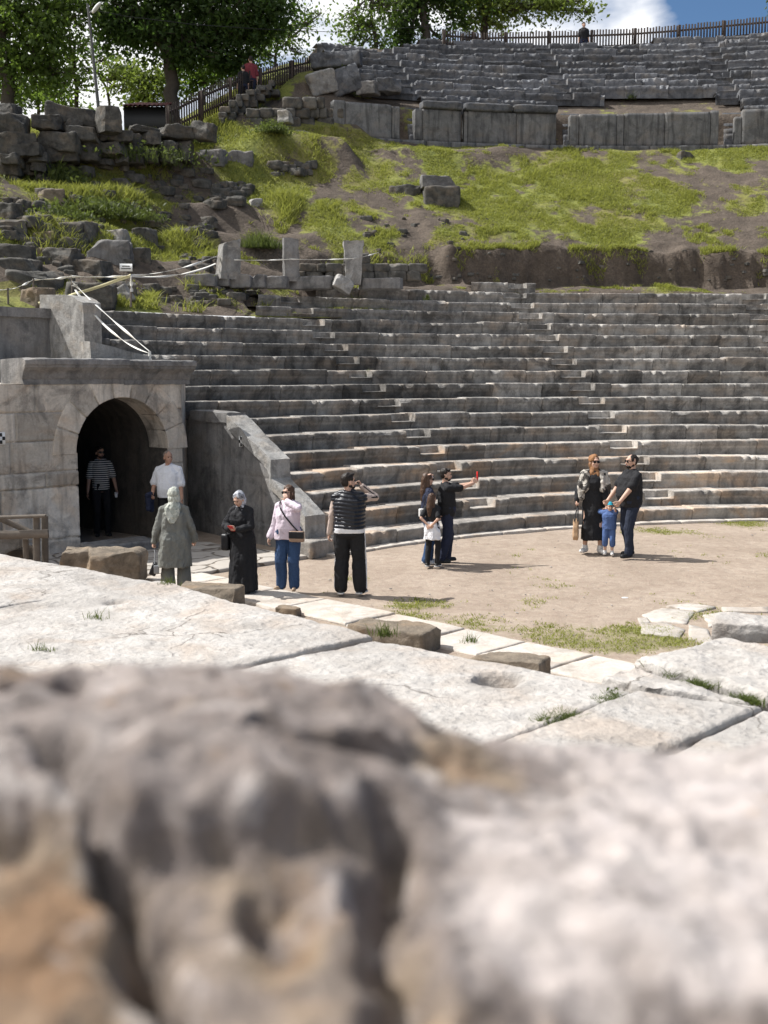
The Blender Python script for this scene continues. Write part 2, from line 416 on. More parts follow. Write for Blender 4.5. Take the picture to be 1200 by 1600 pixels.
def grass_amt(x, y):
    r, th = to_pol(x, y); p = np.stack([x, y, 0 * x], -1)
    n = fbm(p / 3.2 + 5, 4, 60); n2 = fbm(p / 1.0, 4, 61)
    bare = lambda t0, r0, st, sr: np.exp(-(((th - t0) / st) ** 2 + ((r - r0) / sr) ** 2))
    g = 0.66 + 0.6 * n + 0.75 * n2
    g = g - 0.42 * bare(87, 31.8, 5, 1.6) - 0.30 * bare(93, 28.6, 6, 0.7) - 0.25 * bare(99, 30.6, 3, 0.8) - 0.45 * bare(108, 28.2, 3.5, 1.0) - 0.3 * bare(112, 30, 2.5, 1.2) - 0.30 * bare(80, 28.5, 6, 1.5)
    g = g - 0.75 * sstep(27.0, 26.3, r) * sstep(116, 112, th)                # earth cut
    g = np.where((r > 24.6) & (r < 25.75), 0.35 + 1.2 * n - 0.5 * sstep(108, 112, th), g)
    g = np.where((r > 25.75) & (r < 26.15) & (th < 113), -0.3 + 0.6 * n2, g)
    left = sstep(113, 118, th)
    g = g + left * 0.14 - left * (0.75 * bare(121.5, 28.0, 2.8, 2.0) + 0.6 * bare(124, 24.0, 6, 1.1) + 0.35 * bare(131, 25.5, 4, 1.5))
    g = np.where((r > 34.3) & (th < 108.3), 0.12 + 0.9 * n2, g)
    path = np.exp(-((r - (27.6 + (117.0 - th) * 0.62)) / 0.28) ** 2) * sstep(108, 110, th) * sstep(119, 117, th)
    g = g - 0.6 * path
    return np.clip(g, 0, 1)

# ---------------------------------------------------------------- soil and turf
def soil_mat():
    t = NT('turf_and_soil'); v = t.vec()
    g = t.attr(); nz_ = t.noise(2.6, 8, 0.7, v, 0.4); fine = t.noise(17, 6, 0.7, v); big = t.noise(0.35, 3, 0.5, v)
    soil = t.mix(t.ramp(t.noise(1.9, 6, 0.65, v), 0.35, 0.7), (0.085, 0.066, 0.05), (0.18, 0.142, 0.11))
    soil = t.mix(t.ramp(fine, 0.35, 0.75), soil, (0.06, 0.047, 0.037))
    gr = t.mix(t.ramp(nz_, 0.35, 0.7), (0.115, 0.135, 0.03), (0.26, 0.265, 0.06))
    gr = t.mix(t.ramp(fine, 0.5, 0.8), gr, (0.05, 0.075, 0.016))
    gr = t.mix(t.math('MULTIPLY', t.ramp(big, 0.45, 0.62), 0.5), gr, (0.21, 0.165, 0.07))
    f = t.ramp(t.math('ADD', g, t.math('MULTIPLY', t.math('SUBTRACT', nz_, 0.5), 1.5)), 0.42, 0.62)
    col = t.mix(f, soil, gr)
    nb = t.bump(t.noise(5, 6, 0.7, v), 0.8, 0.12); nb = t.bump(fine, 0.8, 0.03, nb)
    return t.done(col, nb, 0.95)
M['soil'] = soil_mat()

th = np.linspace(172, 56, 620)
def r_in(t):
    base = np.interp(t, [117.5, 118.2, 140], [24.35, 22.75, 22.75])
    lw = np.interp(t, [140, 141, 148, 157, 172], [22.75, 22.15, 22.45, 23.75, 27])
    return np.where(t > 140, lw, base)
rr0 = r_in(th)
k = np.concatenate([np.linspace(0, 1, 150)[:-1] * 11.0, 11 + np.linspace(0, 1, 60)[:-1] * 8, 19 + np.linspace(0, 1, 30) ** 2 * 80])
Rg = rr0[:, None] + k[None, :] * (1 + 0 * rr0[:, None])
X = pol(Rg, th[:, None], 0.0)
X[..., 2] = H(X[..., 0], X[..., 1])
mb = MB(); mb.grid(X, tone=grass_amt(X[..., 0], X[..., 1]), flip=True)
tag(build('hillside', mb, M['soil'], loc=(0, 0, 0)), kind='structure')

# ---------------------------------------------------------------- ground: packed earth of the orchestra, out to the horizon
def ground_mat():
    t = NT('packed_earth'); v = t.vec()
    g = t.attr(); a = t.noise(0.8, 5, 0.6, v); b_ = t.noise(5, 6, 0.7, v); fine = t.noise(60, 4, 0.75, v)
    e = t.mix(t.ramp(a, 0.35, 0.65), (0.30, 0.237, 0.182), (0.385, 0.312, 0.246))
    e = t.mix(t.math('MULTIPLY', t.ramp(b_, 0.42, 0.72), 0.8), e, (0.24, 0.178, 0.138))
    e = t.mix(t.math('MULTIPLY', t.ramp(fine, 0.55, 0.72), 0.55), e, (0.20, 0.155, 0.12))
    e = t.mix(t.math('MULTIPLY', t.ramp(t.noise(38, 3, 0.6, v), 0.64, 0.70), 0.8), e, (0.52, 0.46, 0.40))
    gr = t.mix(t.ramp(t.noise(9, 5, 0.7, v), 0.35, 0.7), (0.15, 0.14, 0.06), (0.26, 0.24, 0.11))
    f = t.ramp(t.math('ADD', g, t.math('MULTIPLY', t.math('SUBTRACT', t.noise(7, 8, 0.75, v), 0.5), 1.6)), 0.45, 0.75)
    col = t.mix(t.math('MULTIPLY', f, 0.8), e, gr)
    nb = t.bump(b_, 0.6, 0.06); nb = t.bump(t.ramp(t.voronoi(3.2, v), 0.05, 0.35), 0.35, 0.03, nb); nb = t.bump(fine, 0.7, 0.014, nb)
    return t.done(col, nb, 0.95)
M['earth'] = ground_mat()
GRASS_SPOTS = [(870, 990, 0.8, 0.42), (985, 1015, 0.5, 0.35), (640, 962, 0.35, 0.4), (770, 985, 0.4, 0.25), (905, 1008, 0.6, 0.3), (1110, 960, 0.6, 0.42), (1170, 820, 1.3, 0.4), (720, 972, 0.4, 0.25),
               (560, 905, 0.5, 0.45), (1050, 1000, 0.5, 0.5), (1030, 830, 0.8, 0.5), (645, 945, 0.5, 0.5), (1000, 985, 0.4, 0.5)]
def g_ground(x, y):
    p = np.stack([x, y, 0 * x], -1); g = 0.14 + 0.35 * fbm(p / 1.1, 4, 80)
    for (u, v, rad, a) in GRASS_SPOTS:
        c = G(u, v); g = g + a * np.exp(-(((x - c[0]) / rad) ** 2 + ((y - c[1]) / (rad * 0.8)) ** 2))
    return np.clip(g, 0, 1)
aa = np.linspace(0, 2 * math.pi, 361)[:-1]
kr = np.concatenate([np.linspace(0.05, 9, 170), 9 + np.linspace(0.02, 1, 60) ** 3 * 900])
X = np.zeros((len(kr), 360, 3)); X[..., 0] = 3.5 + kr[:, None] * np.cos(aa); X[..., 1] = 16 + kr[:, None] * np.sin(aa)
X[..., 2] = np.where(kr[:, None] < 12, fbm(X / 1.6, 4, 88) * 0.022 - 0.006, -0.03)
mb = MB(); mb.grid(X, tone=g_ground(X[..., 0], X[..., 1]), closed_v=True)
tag(build('ground', mb, M['earth'], loc=(0, 0, 0)), kind='structure')

# ---------------------------------------------------------------- seating
STAIR_LO = [(121.2, 0.33), (103.6, 0.36), (86.0, 0.36)]
def seat_row(k, R, ztop, zbot, run, th0, th1, seed, stairs, chip=1.0, step=0.045, rise=RISE, hollow=0.05, tonesp=0.35, wob=1.0, maxbite=0.13):
    """one curved row of seat stones: riser with a moulded nose, worn edge, open joints, half-steps cut at the stairways"""
    r = np.random.default_rng(seed)
    arc = R * math.radians(abs(th1 - th0)); dirn = 1 if th1 > th0 else -1
    # joints
    J = []; s = r.uniform(0, 0.6)
    while s < arc: J.append(s); s += r.uniform(0.75, 1.95)
    J = np.array(J)
    S = list(np.arange(0, arc, step)) + [arc]
    for j in J: S += [j - 0.03, j - 0.010, j, j + 0.010, j + 0.03]
    cuts = []
    for (ang, half) in stairs:
        c = R * math.radians((ang - th0) * dirn) + r.uniform(-0.03, 0.03)
        if c - half < 0 or c + half > arc: continue
        cuts.append((c - half, c + half)); S += [c - half - 0.004, c - half + 0.004, c + half - 0.004, c + half + 0.004]
    S = np.unique(np.clip(np.array(S), 0, arc))
    sid = np.searchsorted(J, S); ns = len(J) + 2
    off_r = r.normal(0, 0.012 * wob, ns) * (0.6 + 0.4 * chip); off_z = r.normal(0, 0.009 * wob, ns) * (0.5 + chip * 0.5); tilt = r.normal(0, 0.006 * wob, ns); tone = np.clip(0.5 + r.normal(0, tonesp * 0.42, ns), 0.12, 0.95)
    jd = np.min(np.abs(S[:, None] - J[None, :]), axis=1)
    groove = np.exp(-(jd / 0.011) ** 2)
    h = ztop - zbot
    prof = np.array([(hollow, -0.05), (hollow, 0.02), (hollow * 1.1, 0.2), (hollow, 0.38), (hollow * 0.75, 0.52), (hollow * 0.35, 0.62), (0.004, 0.70), (0, 0.78), (0, 0.86), (0.0, 0.93), (0.008, 0.975), (0.022, 1.0),
                     (0.05, 1.0), (0.09, 1.0), (0.15, 1.0), (0.24, 1.0), (0.31, 1.0), (0.335, 1.0), (0.345, 1.0), (0.45, 1.0), (run * 0.85, 0.995), (run + 0.16, 0.99)])
    notch = np.array([(hollow, -0.05), (hollow, 0.02), (hollow, 0.2), (hollow * 0.8, 0.30), (hollow * 0.5, 0.38), (0.01, 0.42), (0.0, 0.44), (0, 0.46), (0, 0.48), (0.006, 0.497), (0.015, 0.503), (0.03, 0.503),
                      (0.08, 0.503), (0.14, 0.503), (0.20, 0.503), (0.27, 0.503), (0.32, 0.503), (0.332, 0.52), (0.340, 0.97), (0.45, 1.0), (run * 0.85, 0.995), (run + 0.16, 0.99)])
    n, m = len(S), len(prof)
    Pf = np.broadcast_to(prof, (n, m, 2)).copy()
    for (c0, c1) in cuts: Pf[(S > c0) & (S < c1)] = notch
    dr = Pf[..., 0].copy(); dz = zbot + Pf[..., 1] * h
    top = sstep(0.55, 1.0, Pf[..., 1])
    dr += off_r[sid][:, None] * (1 - sstep(0.2, 0.5, Pf[..., 0])); dz += (off_z[sid] + tilt[sid] * (S - np.r_[0, J][np.clip(sid, 0, len(J))]))[:, None] * top
    dr += groove[:, None] * 0.035 * (Pf[..., 0] < 0.06); dz -= groove[:, None] * 0.03 * sstep(0.9, 1.0, Pf[..., 1])
    # chipped edge: bites taken out of the nose
    c1 = vnoise(np.stack([S / 0.10, 0 * S + k * 7.7, 0 * S], -1), seed); c2 = vnoise(np.stack([S / 0.55, 0 * S + k * 3.1, 0 * S], -1), seed + 1)
    bite = np.clip(c1 * 0.8 + c2 * 0.7 - 0.45, 0, 1) * 0.115 * chip + (0.5 + 0.5 * vnoise(np.stack([S / 0.05, 0 * S + k, 0 * S], -1), 4)) * 0.016 * chip
    bite = np.minimum(bite, maxbite)
    nose = np.exp(-((Pf[..., 1] - 0.97) / 0.16) ** 2) * np.exp(-(Pf[..., 0] / 0.10) ** 2)
    dr += nose * bite[:, None] * 0.85; dz -= nose * bite[:, None] * 0.75
    thv = np.radians(th0 + dirn * np.degrees(S / R))[:, None]
    X = np.stack([CX + (R + dr) * np.cos(thv), CY + (R + dr) * np.sin(thv), dz], -1)
    d = fbm(X / 0.35, 3, seed + 9) * 0.010 * (0.6 + chip * 0.4) + fbm(X / 0.08, 2, seed + 3) * 0.004
    nr = (Pf[..., 0] < 0.05)
    X[..., 0] -= np.cos(thv) * d * nr; X[..., 1] -= np.sin(thv) * d * nr; X[..., 2] += d * (~nr)
    thd = np.degrees(thv)
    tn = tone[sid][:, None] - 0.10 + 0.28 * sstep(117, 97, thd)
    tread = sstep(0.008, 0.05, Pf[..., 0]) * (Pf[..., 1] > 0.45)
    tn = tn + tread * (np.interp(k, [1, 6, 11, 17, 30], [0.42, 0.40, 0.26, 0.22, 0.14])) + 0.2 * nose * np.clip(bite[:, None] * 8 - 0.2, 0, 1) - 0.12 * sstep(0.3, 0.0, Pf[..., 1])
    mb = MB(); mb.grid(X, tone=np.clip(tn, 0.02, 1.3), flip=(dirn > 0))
    return mb

def end_theta(R):
    """where a lower row runs into the retaining wall / vault block"""
    for t in np.arange(142.0, 130, -0.05):
        p = pol(R, t)[:2]
        d = (p - RW_A) @ rw_n; a = (p - RW_A) @ rw_d
        if R < 18.0:
            if d < -0.18: return t
        elif R < 19.9:
            if t < 139.0: return t
        elif t < 139.6: return t
    return 139.0

lower = thing('lower_seating', pol(R1, 115, 0), 'lower bank of curved pale stone seat rows rising behind the visitors', 'seating')
row_ends = {15: 124.6, 16: 123.6, 17: 118.6}
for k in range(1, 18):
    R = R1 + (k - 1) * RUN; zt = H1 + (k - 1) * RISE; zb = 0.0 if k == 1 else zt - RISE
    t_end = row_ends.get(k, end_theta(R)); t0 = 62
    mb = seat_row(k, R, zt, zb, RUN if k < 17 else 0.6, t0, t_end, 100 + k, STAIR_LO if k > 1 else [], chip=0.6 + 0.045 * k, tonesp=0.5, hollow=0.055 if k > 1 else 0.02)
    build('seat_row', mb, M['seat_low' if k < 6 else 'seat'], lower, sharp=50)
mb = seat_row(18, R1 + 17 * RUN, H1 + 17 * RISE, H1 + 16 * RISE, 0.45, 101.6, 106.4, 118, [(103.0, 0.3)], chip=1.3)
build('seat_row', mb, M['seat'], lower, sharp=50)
# rough end block of the first row
b = box = rock_mb(pol(R1 + 0.30, 140.5, -0.02), (0.62, 0.75, 0.31), 31, math.radians(140.5 - 90), n=12, rnd=0.12, rough=0.03, facet=1)
build('end_block', b, M['seat_low'], lower)

upper = thing('upper_seating', pol(35, 95, 12.1), 'dark upper bank of worn stone seat rows above the grass slope', 'seating')
UR, UZ, UA, UB = 35.25, 13.72, 0.42, 0.62
ST_UP = [px_theta(637, 36.5), px_theta(882, 36.5), px_theta(1137, 36.5)]
for j in range(12):
    R = UR + j * UB; zt = UZ + j * UA
    t_end = np.interp(j, [0, 1, 2, 3, 5, 7, 8, 9, 10, 11], [105.4, 105.6, 106.6, 107.6, 107.4, 107.8, 108.0, 102.4, 101.2, 86.5])
    stairs = [(a, 0.36) for a in ST_UP]
    segs = [(60, t_end)]
    if j in (0, 1): segs = [(60, 82.6), (95.0, ST_UP[0] - 0.6)]          # the lowest rows are lost between the middle stairs
    if j == 2: segs = [(60, 84.0), (91.0, t_end)]
    for si, (a, b_) in enumerate(segs):
        mbs = seat_row(40 + j, R, zt, zt - UA - 0.05, UB + 0.1, a, b_, 300 + j + 50 * si, stairs, chip=2.6, step=0.06, rise=UA, hollow=0.06, tonesp=0.8, wob=2.6, maxbite=0.24)
        build('seat_row', mbs, M['upper'], upper, sharp=50)

def arc_block(Ra, Rb, ta, tb, z0, z1, seed, rnd=0.08, rough=0.012, n=10, tone=0.5, facet=0):
    Rm = (Ra + Rb) / 2; w = Rm * math.radians(tb - ta)
    b = rock_mb((0, 0, z0), (w, Rb - Ra, z1 - z0), seed, n=n, rnd=rnd, rough=rough, tone=tone, facet=facet)
    V = b.V[0]; t = np.radians((ta + tb) / 2) - V[:, 0] / Rm
    rr = Rm + V[:, 1]
    b.V[0] = np.stack([CX + rr * np.cos(t), CY + rr * np.sin(t), V[:, 2]], -1)
    return b

PZ0, PZ1, PR = 12.06, 13.34, 34.4
# upright podium slabs in columns of the picture
pan = [(521, 539.5, 0.02), (540, 612.5, 0), (613.5, 625, -0.05), (648.5, 660, -0.1), (660.5, 720.5, -0.08), (726, 731, -0.1), (731.5, 807, -0.08), (807.5, 869.5, -0.08), (891, 905, -0.10), (905.5, 963.5, -0.06), (964, 975, -0.06), (975.5, 1039, -0.02), (1039.5, 1110, 0), (1110.5, 1123, 0.05), (1148, 1159, -0.2), (1159.5, 1215, 0.06), (1215.5, 1290, 0.05)]
for i, (a, b_, dz) in enumerate(pan):
    ta, tb = px_theta(b_, PR), px_theta(a, PR)
    build('podium_slab', arc_block(PR + 0.02 * (i % 3), PR + 0.42, ta, tb, PZ0, PZ1 + dz, 500 + i, rnd=0.14, rough=0.010, tone=0.42 + 0.16 * rng.random()), M['podium'], upper)
for i, (a, b_) in enumerate([(660, 723), (727, 801), (802, 871)]):
    ta, tb = px_theta(b_, PR), px_theta(a, PR)
    build('cap_stone', arc_block(PR - 0.10, PR + 0.5, ta, tb, PZ1 - 0.075, PZ1 + 0.23, 540 + i, rnd=0.5, rough=0.03, tone=0.45), M['upper'], upper)
ba = np.linspace(px_theta(1300, PR), px_theta(470, PR), 22)
mb = MB()
for i in range(len(ba) - 1):
    mb.join(arc_block(PR - 0.16, PR + 0.45, ba[i] + 0.012, ba[i + 1] - 0.012, 11.55, PZ0 - 0.003, 560 + i, rnd=0.08, rough=0.008, n=6, tone=0.4 + 0.2 * rng.random()))
build('base_course', mb, M['podium'], upper)
for a in ST_UP:                                                        # steps cut through the podium
    mb = MB(); w = math.degrees(0.40 / 34.5)
    for q in range(7):
        mb.join(arc_block(PR + 0.08 + q * 0.16, PR + 2.0, a - w, a + w, 11.9, PZ0 + 0.05 + q * 0.235, 590 + q, rnd=0.1, rough=0.01, n=6))
    build('stairway', mb, M['upper'], upper)

# ---------------------------------------------------------------- vaulted gateway (parodos)
GO = np.array([-5.5, 20.0]); ge = np.array([0.693, 0.721]); gn = np.array([0.721, -0.693])
def gl(s, n_, z):
    s, n_, z = np.broadcast_arrays(np.asarray(s, float), np.asarray(n_, float), np.asarray(z, float))
    return np.stack([GO[0] + ge[0] * s + gn[0] * n_, GO[1] + ge[1] * s + gn[1] * n_, z], -1)
OPW = 1.97; OR = OPW / 2; SPR = 1.80; FTOP = 3.04
gate = thing('vaulted_gateway', gl(0.98, 0, 0), 'pale ashlar gateway with a dark arched vault under a moulded cornice', 'gateway')
ss = np.arange(-4.2, 2.301, 0.02); zz = np.arange(-0.05, FTOP + 0.001, 0.02)
S2, Z2 = np.meshgrid(ss, zz, indexing='ij')
N2 = fbm(np.stack([S2 / 0.5, Z2 / 0.5, 0 * S2], -1), 4, 15) * 0.010 + fbm(np.stack([S2 / 0.1, Z2 / 0.1, 0 * S2], -1), 3, 16) * 0.004
cour = [0.30, 1.23, 1.50, 2.05, 2.55]
vj = {0: [-3.3, -2.0, -0.9], 1: [-2.9, -1.45], 2: [-3.6, -1.9, -0.62], 3: [-2.6, -0.05 - 1.2], 4: [-3.5, -1.15], 5: [-2.4, -0.75]}
gro = np.zeros_like(S2); tone = np.zeros_like(S2)
for c in cour: gro = np.maximum(gro, np.exp(-((Z2 - c) / 0.015) ** 2))
ci = np.searchsorted(cour, Z2)
r_ = np.random.default_rng(5)
for c, js in vj.items():
    mk = ci == c; idx = np.searchsorted(sorted(js), S2); tv = 0.5 + r_.normal(0, 0.17, 6); tone = np.where(mk, tv[idx], tone)
    for j in js: gro = np.where(mk, np.maximum(gro, np.exp(-((S2 - j) / 0.015) ** 2)), gro)
N2 = N2 - 0.034 * gro + np.where(ci == 2, 0.018, 0) + np.where(ci == 1, fbm(np.stack([S2 / 0.16, Z2 / 0.16, 0 * S2], -1), 3, 19) * 0.022, 0)
rad = np.hypot(S2 - OR, Z2 - SPR)
inside = ((S2 > 0.0) & (S2 < OPW) & (Z2 < SPR)) | ((rad < OR) & (Z2 >= SPR))
inside |= (rad < OR + 0.2) & (Z2 > SPR)
X = gl(S2, N2, Z2)
mb = MB(); n_, m_ = S2.shape
i = np.arange(n_ - 1)[:, None]; j = np.arange(m_ - 1)[None, :]
q = np.stack([i * m_ + j, (i + 1) * m_ + j, (i + 1) * m_ + j + 1, i * m_ + j + 1], -1)
keep = ~(inside[:-1, :-1] | inside[1:, :-1] | inside[:-1, 1:] | inside[1:, 1:])
keep = ~((inside[:-1, :-1] & inside[1:, :-1] & inside[:-1, 1:] & inside[1:, 1:]))
mb.add(X.reshape(-1, 3), Q=q[keep].reshape(-1, 4), tone=tone.ravel())
# top, left return
g2 = np.zeros((2, 2, 3)); g2[0, 0], g2[1, 0], g2[1, 1], g2[0, 1] = gl(-4.2, 0, FTOP), gl(2.3, 0, FTOP), gl(2.3, -3.6, FTOP), gl(-4.2, -3.6, FTOP)
mb.grid(g2)
for s in (-4.2, 2.3):
    g2 = np.zeros((2, 2, 3)); g2[0, 0], g2[1, 0], g2[1, 1], g2[0, 1] = gl(s, 0, -0.05), gl(s, 0, FTOP), gl(s, -6.5, FTOP), gl(s, -6.5, -0.05); mb.grid(g2)
fw = np.array([[gl(2.3, 0.0, -0.05), [RW_B[0], RW_B[1], -0.05]], [gl(2.3, 0.0, 3.28), [RW_B[0], RW_B[1], 3.28]]], float); mb.grid(fw)  # unseen filler behind the corner, added to cast shade on the retaining wall
build('wall', mb, M['wall'], gate, sharp=60)
# voussoir ring with its soffit
ph = np.linspace(0, math.pi, 181); nv = 9
prof = [(-0.62, 0.0), (-0.3, 0.0), (-0.05, 0.0), (0.006, 0.0), (0.014, 0.008)] + [(0.014, x) for x in np.linspace(0.03, 0.44, 16)] + [(0.004, 0.455), (-0.04, 0.46)]
X = np.zeros((len(ph), len(prof), 3)); tn = np.zeros((len(ph), len(prof)))
vt = 0.52 + r_.normal(0, 0.11, nv + 1)
for a_i, a in enumerate(ph):
    f = a / math.pi * nv; gd = min(abs(f - round(f)), 1) * math.pi / nv
    for p_i, (dn, ro) in enumerate(prof):
        R_ = OR + ro; g_ = math.exp(-(gd * R_ / 0.011) ** 2) if 0 < round(f) < nv else 0
        R_o = R_ - g_ * 0 + (0.02 * g_ if ro == 0 else 0)
        X[a_i, p_i] = gl(OR + R_o * math.cos(a), dn - 0.034 * g_, SPR + R_o * math.sin(a)); tn[a_i, p_i] = vt[int(f)]
mb = MB(); mb.grid(X, tone=tn)
build('arch_ring', mb, M['wall'], gate, sharp=50)
# jambs and barrel vault running back under the seats
u = [(0.0, z) for z in np.linspace(-0.05, SPR, 24)] + [(OR - OR * math.cos(a), SPR + OR * math.sin(a)) for a in np.linspace(0, math.pi, 60)[1:-1]] + [(OPW, z) for z in np.linspace(SPR, -0.05, 24)]
nn = np.concatenate([[0.0, -0.012], np.arange(-0.06, -6.6, -0.06)])
U = np.array(u); X = gl(U[None, :, 0], nn[:, None], U[None, :, 1])
cen = gl(np.full(len(nn), OR)[:, None], nn[:, None], 1.2)
dv = X - cen; dv /= np.linalg.norm(dv, axis=-1, keepdims=True)
cr = np.exp(-(((U[None, :, 1] % 0.52) - 0.26) / 0.012) ** 2) * 0.02 + np.exp(-(((nn[:, None] + 0.3 * (np.floor(U[None, :, 1] / 0.52) % 2)) % 1.1 - 0.5) / 0.02) ** 2) * 0.015
X = X + dv * (fbm(X / 0.4, 3, 33) * 0.02 + 0.02 + cr)[..., None] * sstep(0.0, -0.1, nn)[:, None, None]
mb = MB(); mb.grid(X, flip=True)
e_ = gl(U[:, 0], -6.5, U[:, 1]); mb.add(np.vstack([e_, gl(OR, -6.5, 1.0)[None]]), T=[(a, a + 1, len(e_)) for a in range(len(e_) - 1)])
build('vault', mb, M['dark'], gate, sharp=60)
# cornice: cyma over a fascia, broken at its left end
cp = [(-0.02, 3.03), (0.03, 3.032), (0.035, 3.12), (0.06, 3.14), (0.075, 3.20), (0.11, 3.25), (0.17, 3.29), (0.22, 3.33), (0.225, 3.37), (0.25, 3.375), (0.255, 3.455), (0.24, 3.475), (0.0, 3.49), (-0.45, 3.48), (-0.75, 3.47), (-0.78, 3.02)]
def cornice(s0, s1, seed, lift=0.0):
    sx = np.concatenate([[s0, s0 + 0.004], np.arange(s0 + 0.02, s1 - 0.02, 0.03), [s1 - 0.004, s1]])
    X = np.zeros((len(sx), len(cp), 3))
    for i, s in enumerate(sx):
        er = 0.05 * max(0, fbm(np.array([s / 0.25, seed, 0.0]), 3, 3)) + 0.14 * max(0, 1 - (s - s0) / 0.35) * (seed == 1)
        for j, (a, b_) in enumerate(cp):
            k2 = 1 if 0.03 < a else 0
            X[i, j] = gl(s, a - er * k2 * (0.4 + a * 2), b_ + lift - (0.03 * er * 6 if b_ > 3.4 and a > 0.2 else 0))
    X += (fbm(X / 0.12, 3, seed)[..., None]) * 0.012
    mb = MB(); mb.grid(X, closed_v=True, flip=True)
    for e, fl in ((0, 1), (len(sx) - 1, 0)):
        c = X[e].mean(0); m2 = len(cp); mb.add(np.vstack([X[e], c]), T=[((a + 1) % m2, a, m2) if not fl else (a, (a + 1) % m2, m2) for a in range(m2)])
    return mb
build('cornice', cornice(-0.98, 1.02, 1), M['grey'], gate, sharp=40)
build('cornice', cornice(1.03, 2.5, 2, -0.015), M['grey'], gate, sharp=40)

# ---------------------------------------------------------------- retaining wall with sloping coping
rwall = thing('retaining_wall', (RW_A[0], RW_A[1], 0), 'grey retaining wall with stepped sloping coping beside the seats', 'wall')
def rl(d, n_, z):
    d, n_, z = np.broadcast_arrays(np.asarray(d, float), np.asarray(n_, float), np.asarray(z, float))
    return np.stack([RW_A[0] + rw_d[0] * d + rw_n[0] * n_, RW_A[1] + rw_d[1] * d + rw_n[1] * n_, z], -1)
RL = np.linalg.norm(RW_B - RW_A)
ctop = lambda d: np.interp(d, [0.0, 0.28, 0.30, 1.38, 1.40, 2.85, 2.87, 5], [0.27, 0.27, 0.62, 1.19, 1.50, 2.26, 2.36, 2.36])
dd = np.unique(np.concatenate([np.arange(0.27, RL, 0.03), [0.29, 1.37, 1.39, 1.41, 2.86]])); ff = np.linspace(0, 1, 60)
X = rl(dd[:, None], 0.0, -0.05 + (ctop(dd)[:, None] + 0.05) * ff[None, :])
zj = X[..., 2]; gro = sum(np.exp(-((zj - c) / 0.012) ** 2) for c in (0.42, 1.28))
vjd = [(1.1, 0, .42), (2.5, 0, .42), (1.8, .42, 1.28), (2.9, 1.28, 3)]
for (d0, a, b_) in vjd: gro = np.maximum(gro, np.exp(-((dd[:, None] - d0) / 0.012) ** 2) * ((zj > a) & (zj < b_)))
nd = fbm(X / 0.4, 4, 44) * 0.02 - gro * 0.02
X[..., 0] += rw_n[0] * nd; X[..., 1] += rw_n[1] * nd
mb = MB(); mb.grid(X, flip=True)
X = np.zeros((len(dd), 2, 3)); X[:, 0] = rl(dd, 0.0, ctop(dd)); X[:, 1] = rl(dd, -0.40, ctop(dd)); mb.grid(X, flip=True)
X = np.zeros((len(dd), 2, 3)); X[:, 0] = rl(dd, -0.40, ctop(dd)); X[:, 1] = rl(dd, -0.40, -0.05); mb.grid(X, flip=True)
build('wall', mb, M['grey'], rwall, sharp=60)
def slope_slab(d0, z0, d1, z1, th_, w0, w1, seed, endcap=0.0):
    V, Q = _cube(14); V = V.copy(); t = (V[:, 0] + 1) / 2
    d = d0 + (d1 - d0) * t; w = w0 + (w1 - w0) * (V[:, 1] + 1) / 2; zt = z0 + (z1 - z0) * t; z = zt - th_ * (1 - V[:, 2]) / 2
    z = np.where((V[:, 0] < -0.99), z - endcap * (1 - V[:, 2]) / 2, z)
    W = rl(d, w, z)
    W += fbm(W / 0.25, 3, seed)[:, None] * 0.018
    return MB().add(W, Q=Q[:, ::-1])
build('coping', slope_slab(0.26, 0.70, 1.44, 1.33, 0.22, -0.38, 0.05, 51, 0.25), M['pale'], rwall, sharp=50)
build('coping', slope_slab(1.37, 1.64, 2.92, 2.42, 0.24, -0.38, 0.05, 52, 0.15), M['pale'], rwall, sharp=50)
build('cap_stone', slope_slab(2.925, 2.46, 4.4, 2.48, 0.2, -0.38, 0.04, 53), M['grey'], rwall, sharp=50)

# ---------------------------------------------------------------- radial pier and upper left wall
pt = 140.2
pr_d = np.array([math.cos(math.radians(pt)), math.sin(math.radians(pt))]); pr_n = np.array([-pr_d[1], pr_d[0]]) ;
if pr_n[0] > 0: pr_n = -pr_n
def pl_(r, n_, z):
    r, n_, z = np.broadcast_arrays(np.asarray(r, float), np.asarray(n_, float), np.asarray(z, float))
    return np.stack([CX + pr_d[0] * r + pr_n[0] * n_, CY + pr_d[1] * r + pr_n[1] * n_, z], -1)
V, Q = _cube(20); t = (V[:, 0] + 1) / 2
W = pl_(20.65 + 1.6 * t, V[:, 1] * 0.23 - 0.1, 0); zt = np.interp(t, [0, 0.25, 0.7, 1], [4.72, 4.86, 4.92, 4.93])
W[:, 2] = 2.9 + (zt - 2.9) * (V[:, 2] + 1) / 2; W += fbm(W / 0.4, 4, 61)[:, None] * 0.03
tag(build('stone_pier', MB().add(W, Q=Q), M['pale'], sharp=50), 'tall pale stone pier with a slanting shadow above the gateway cornice', 'pier')
lw = thing('parapet_wall', (-8.4, 23.6, 3.0), 'weathered grey parapet wall left of the tall stone pier', 'wall')
c0 = np.array([-7.25, 24.75]); lw_d = np.array([-0.69, -0.724])
def ll(d, n_, z):
    d, n_, z = np.broadcast_arrays(np.asarray(d, float), np.asarray(n_, float), np.asarray(z, float))
    nn_ = np.array([0.724, -0.69])
    return np.stack([c0[0] + lw_d[0] * d + nn_[0] * n_, c0[1] + lw_d[1] * d + nn_[1] * n_, z], -1)
dd = np.arange(-0.3, 6.6, 0.04); zz = np.arange(2.9, 4.46, 0.04)
X = ll(dd[:, None], 0, zz[None, :]); gro = np.maximum(np.exp(-((dd[:, None] - 0.35) / 0.014) ** 2), np.exp(-((dd[:, None] - 2.1) / 0.014) ** 2)) + 0 * zz[None, :]
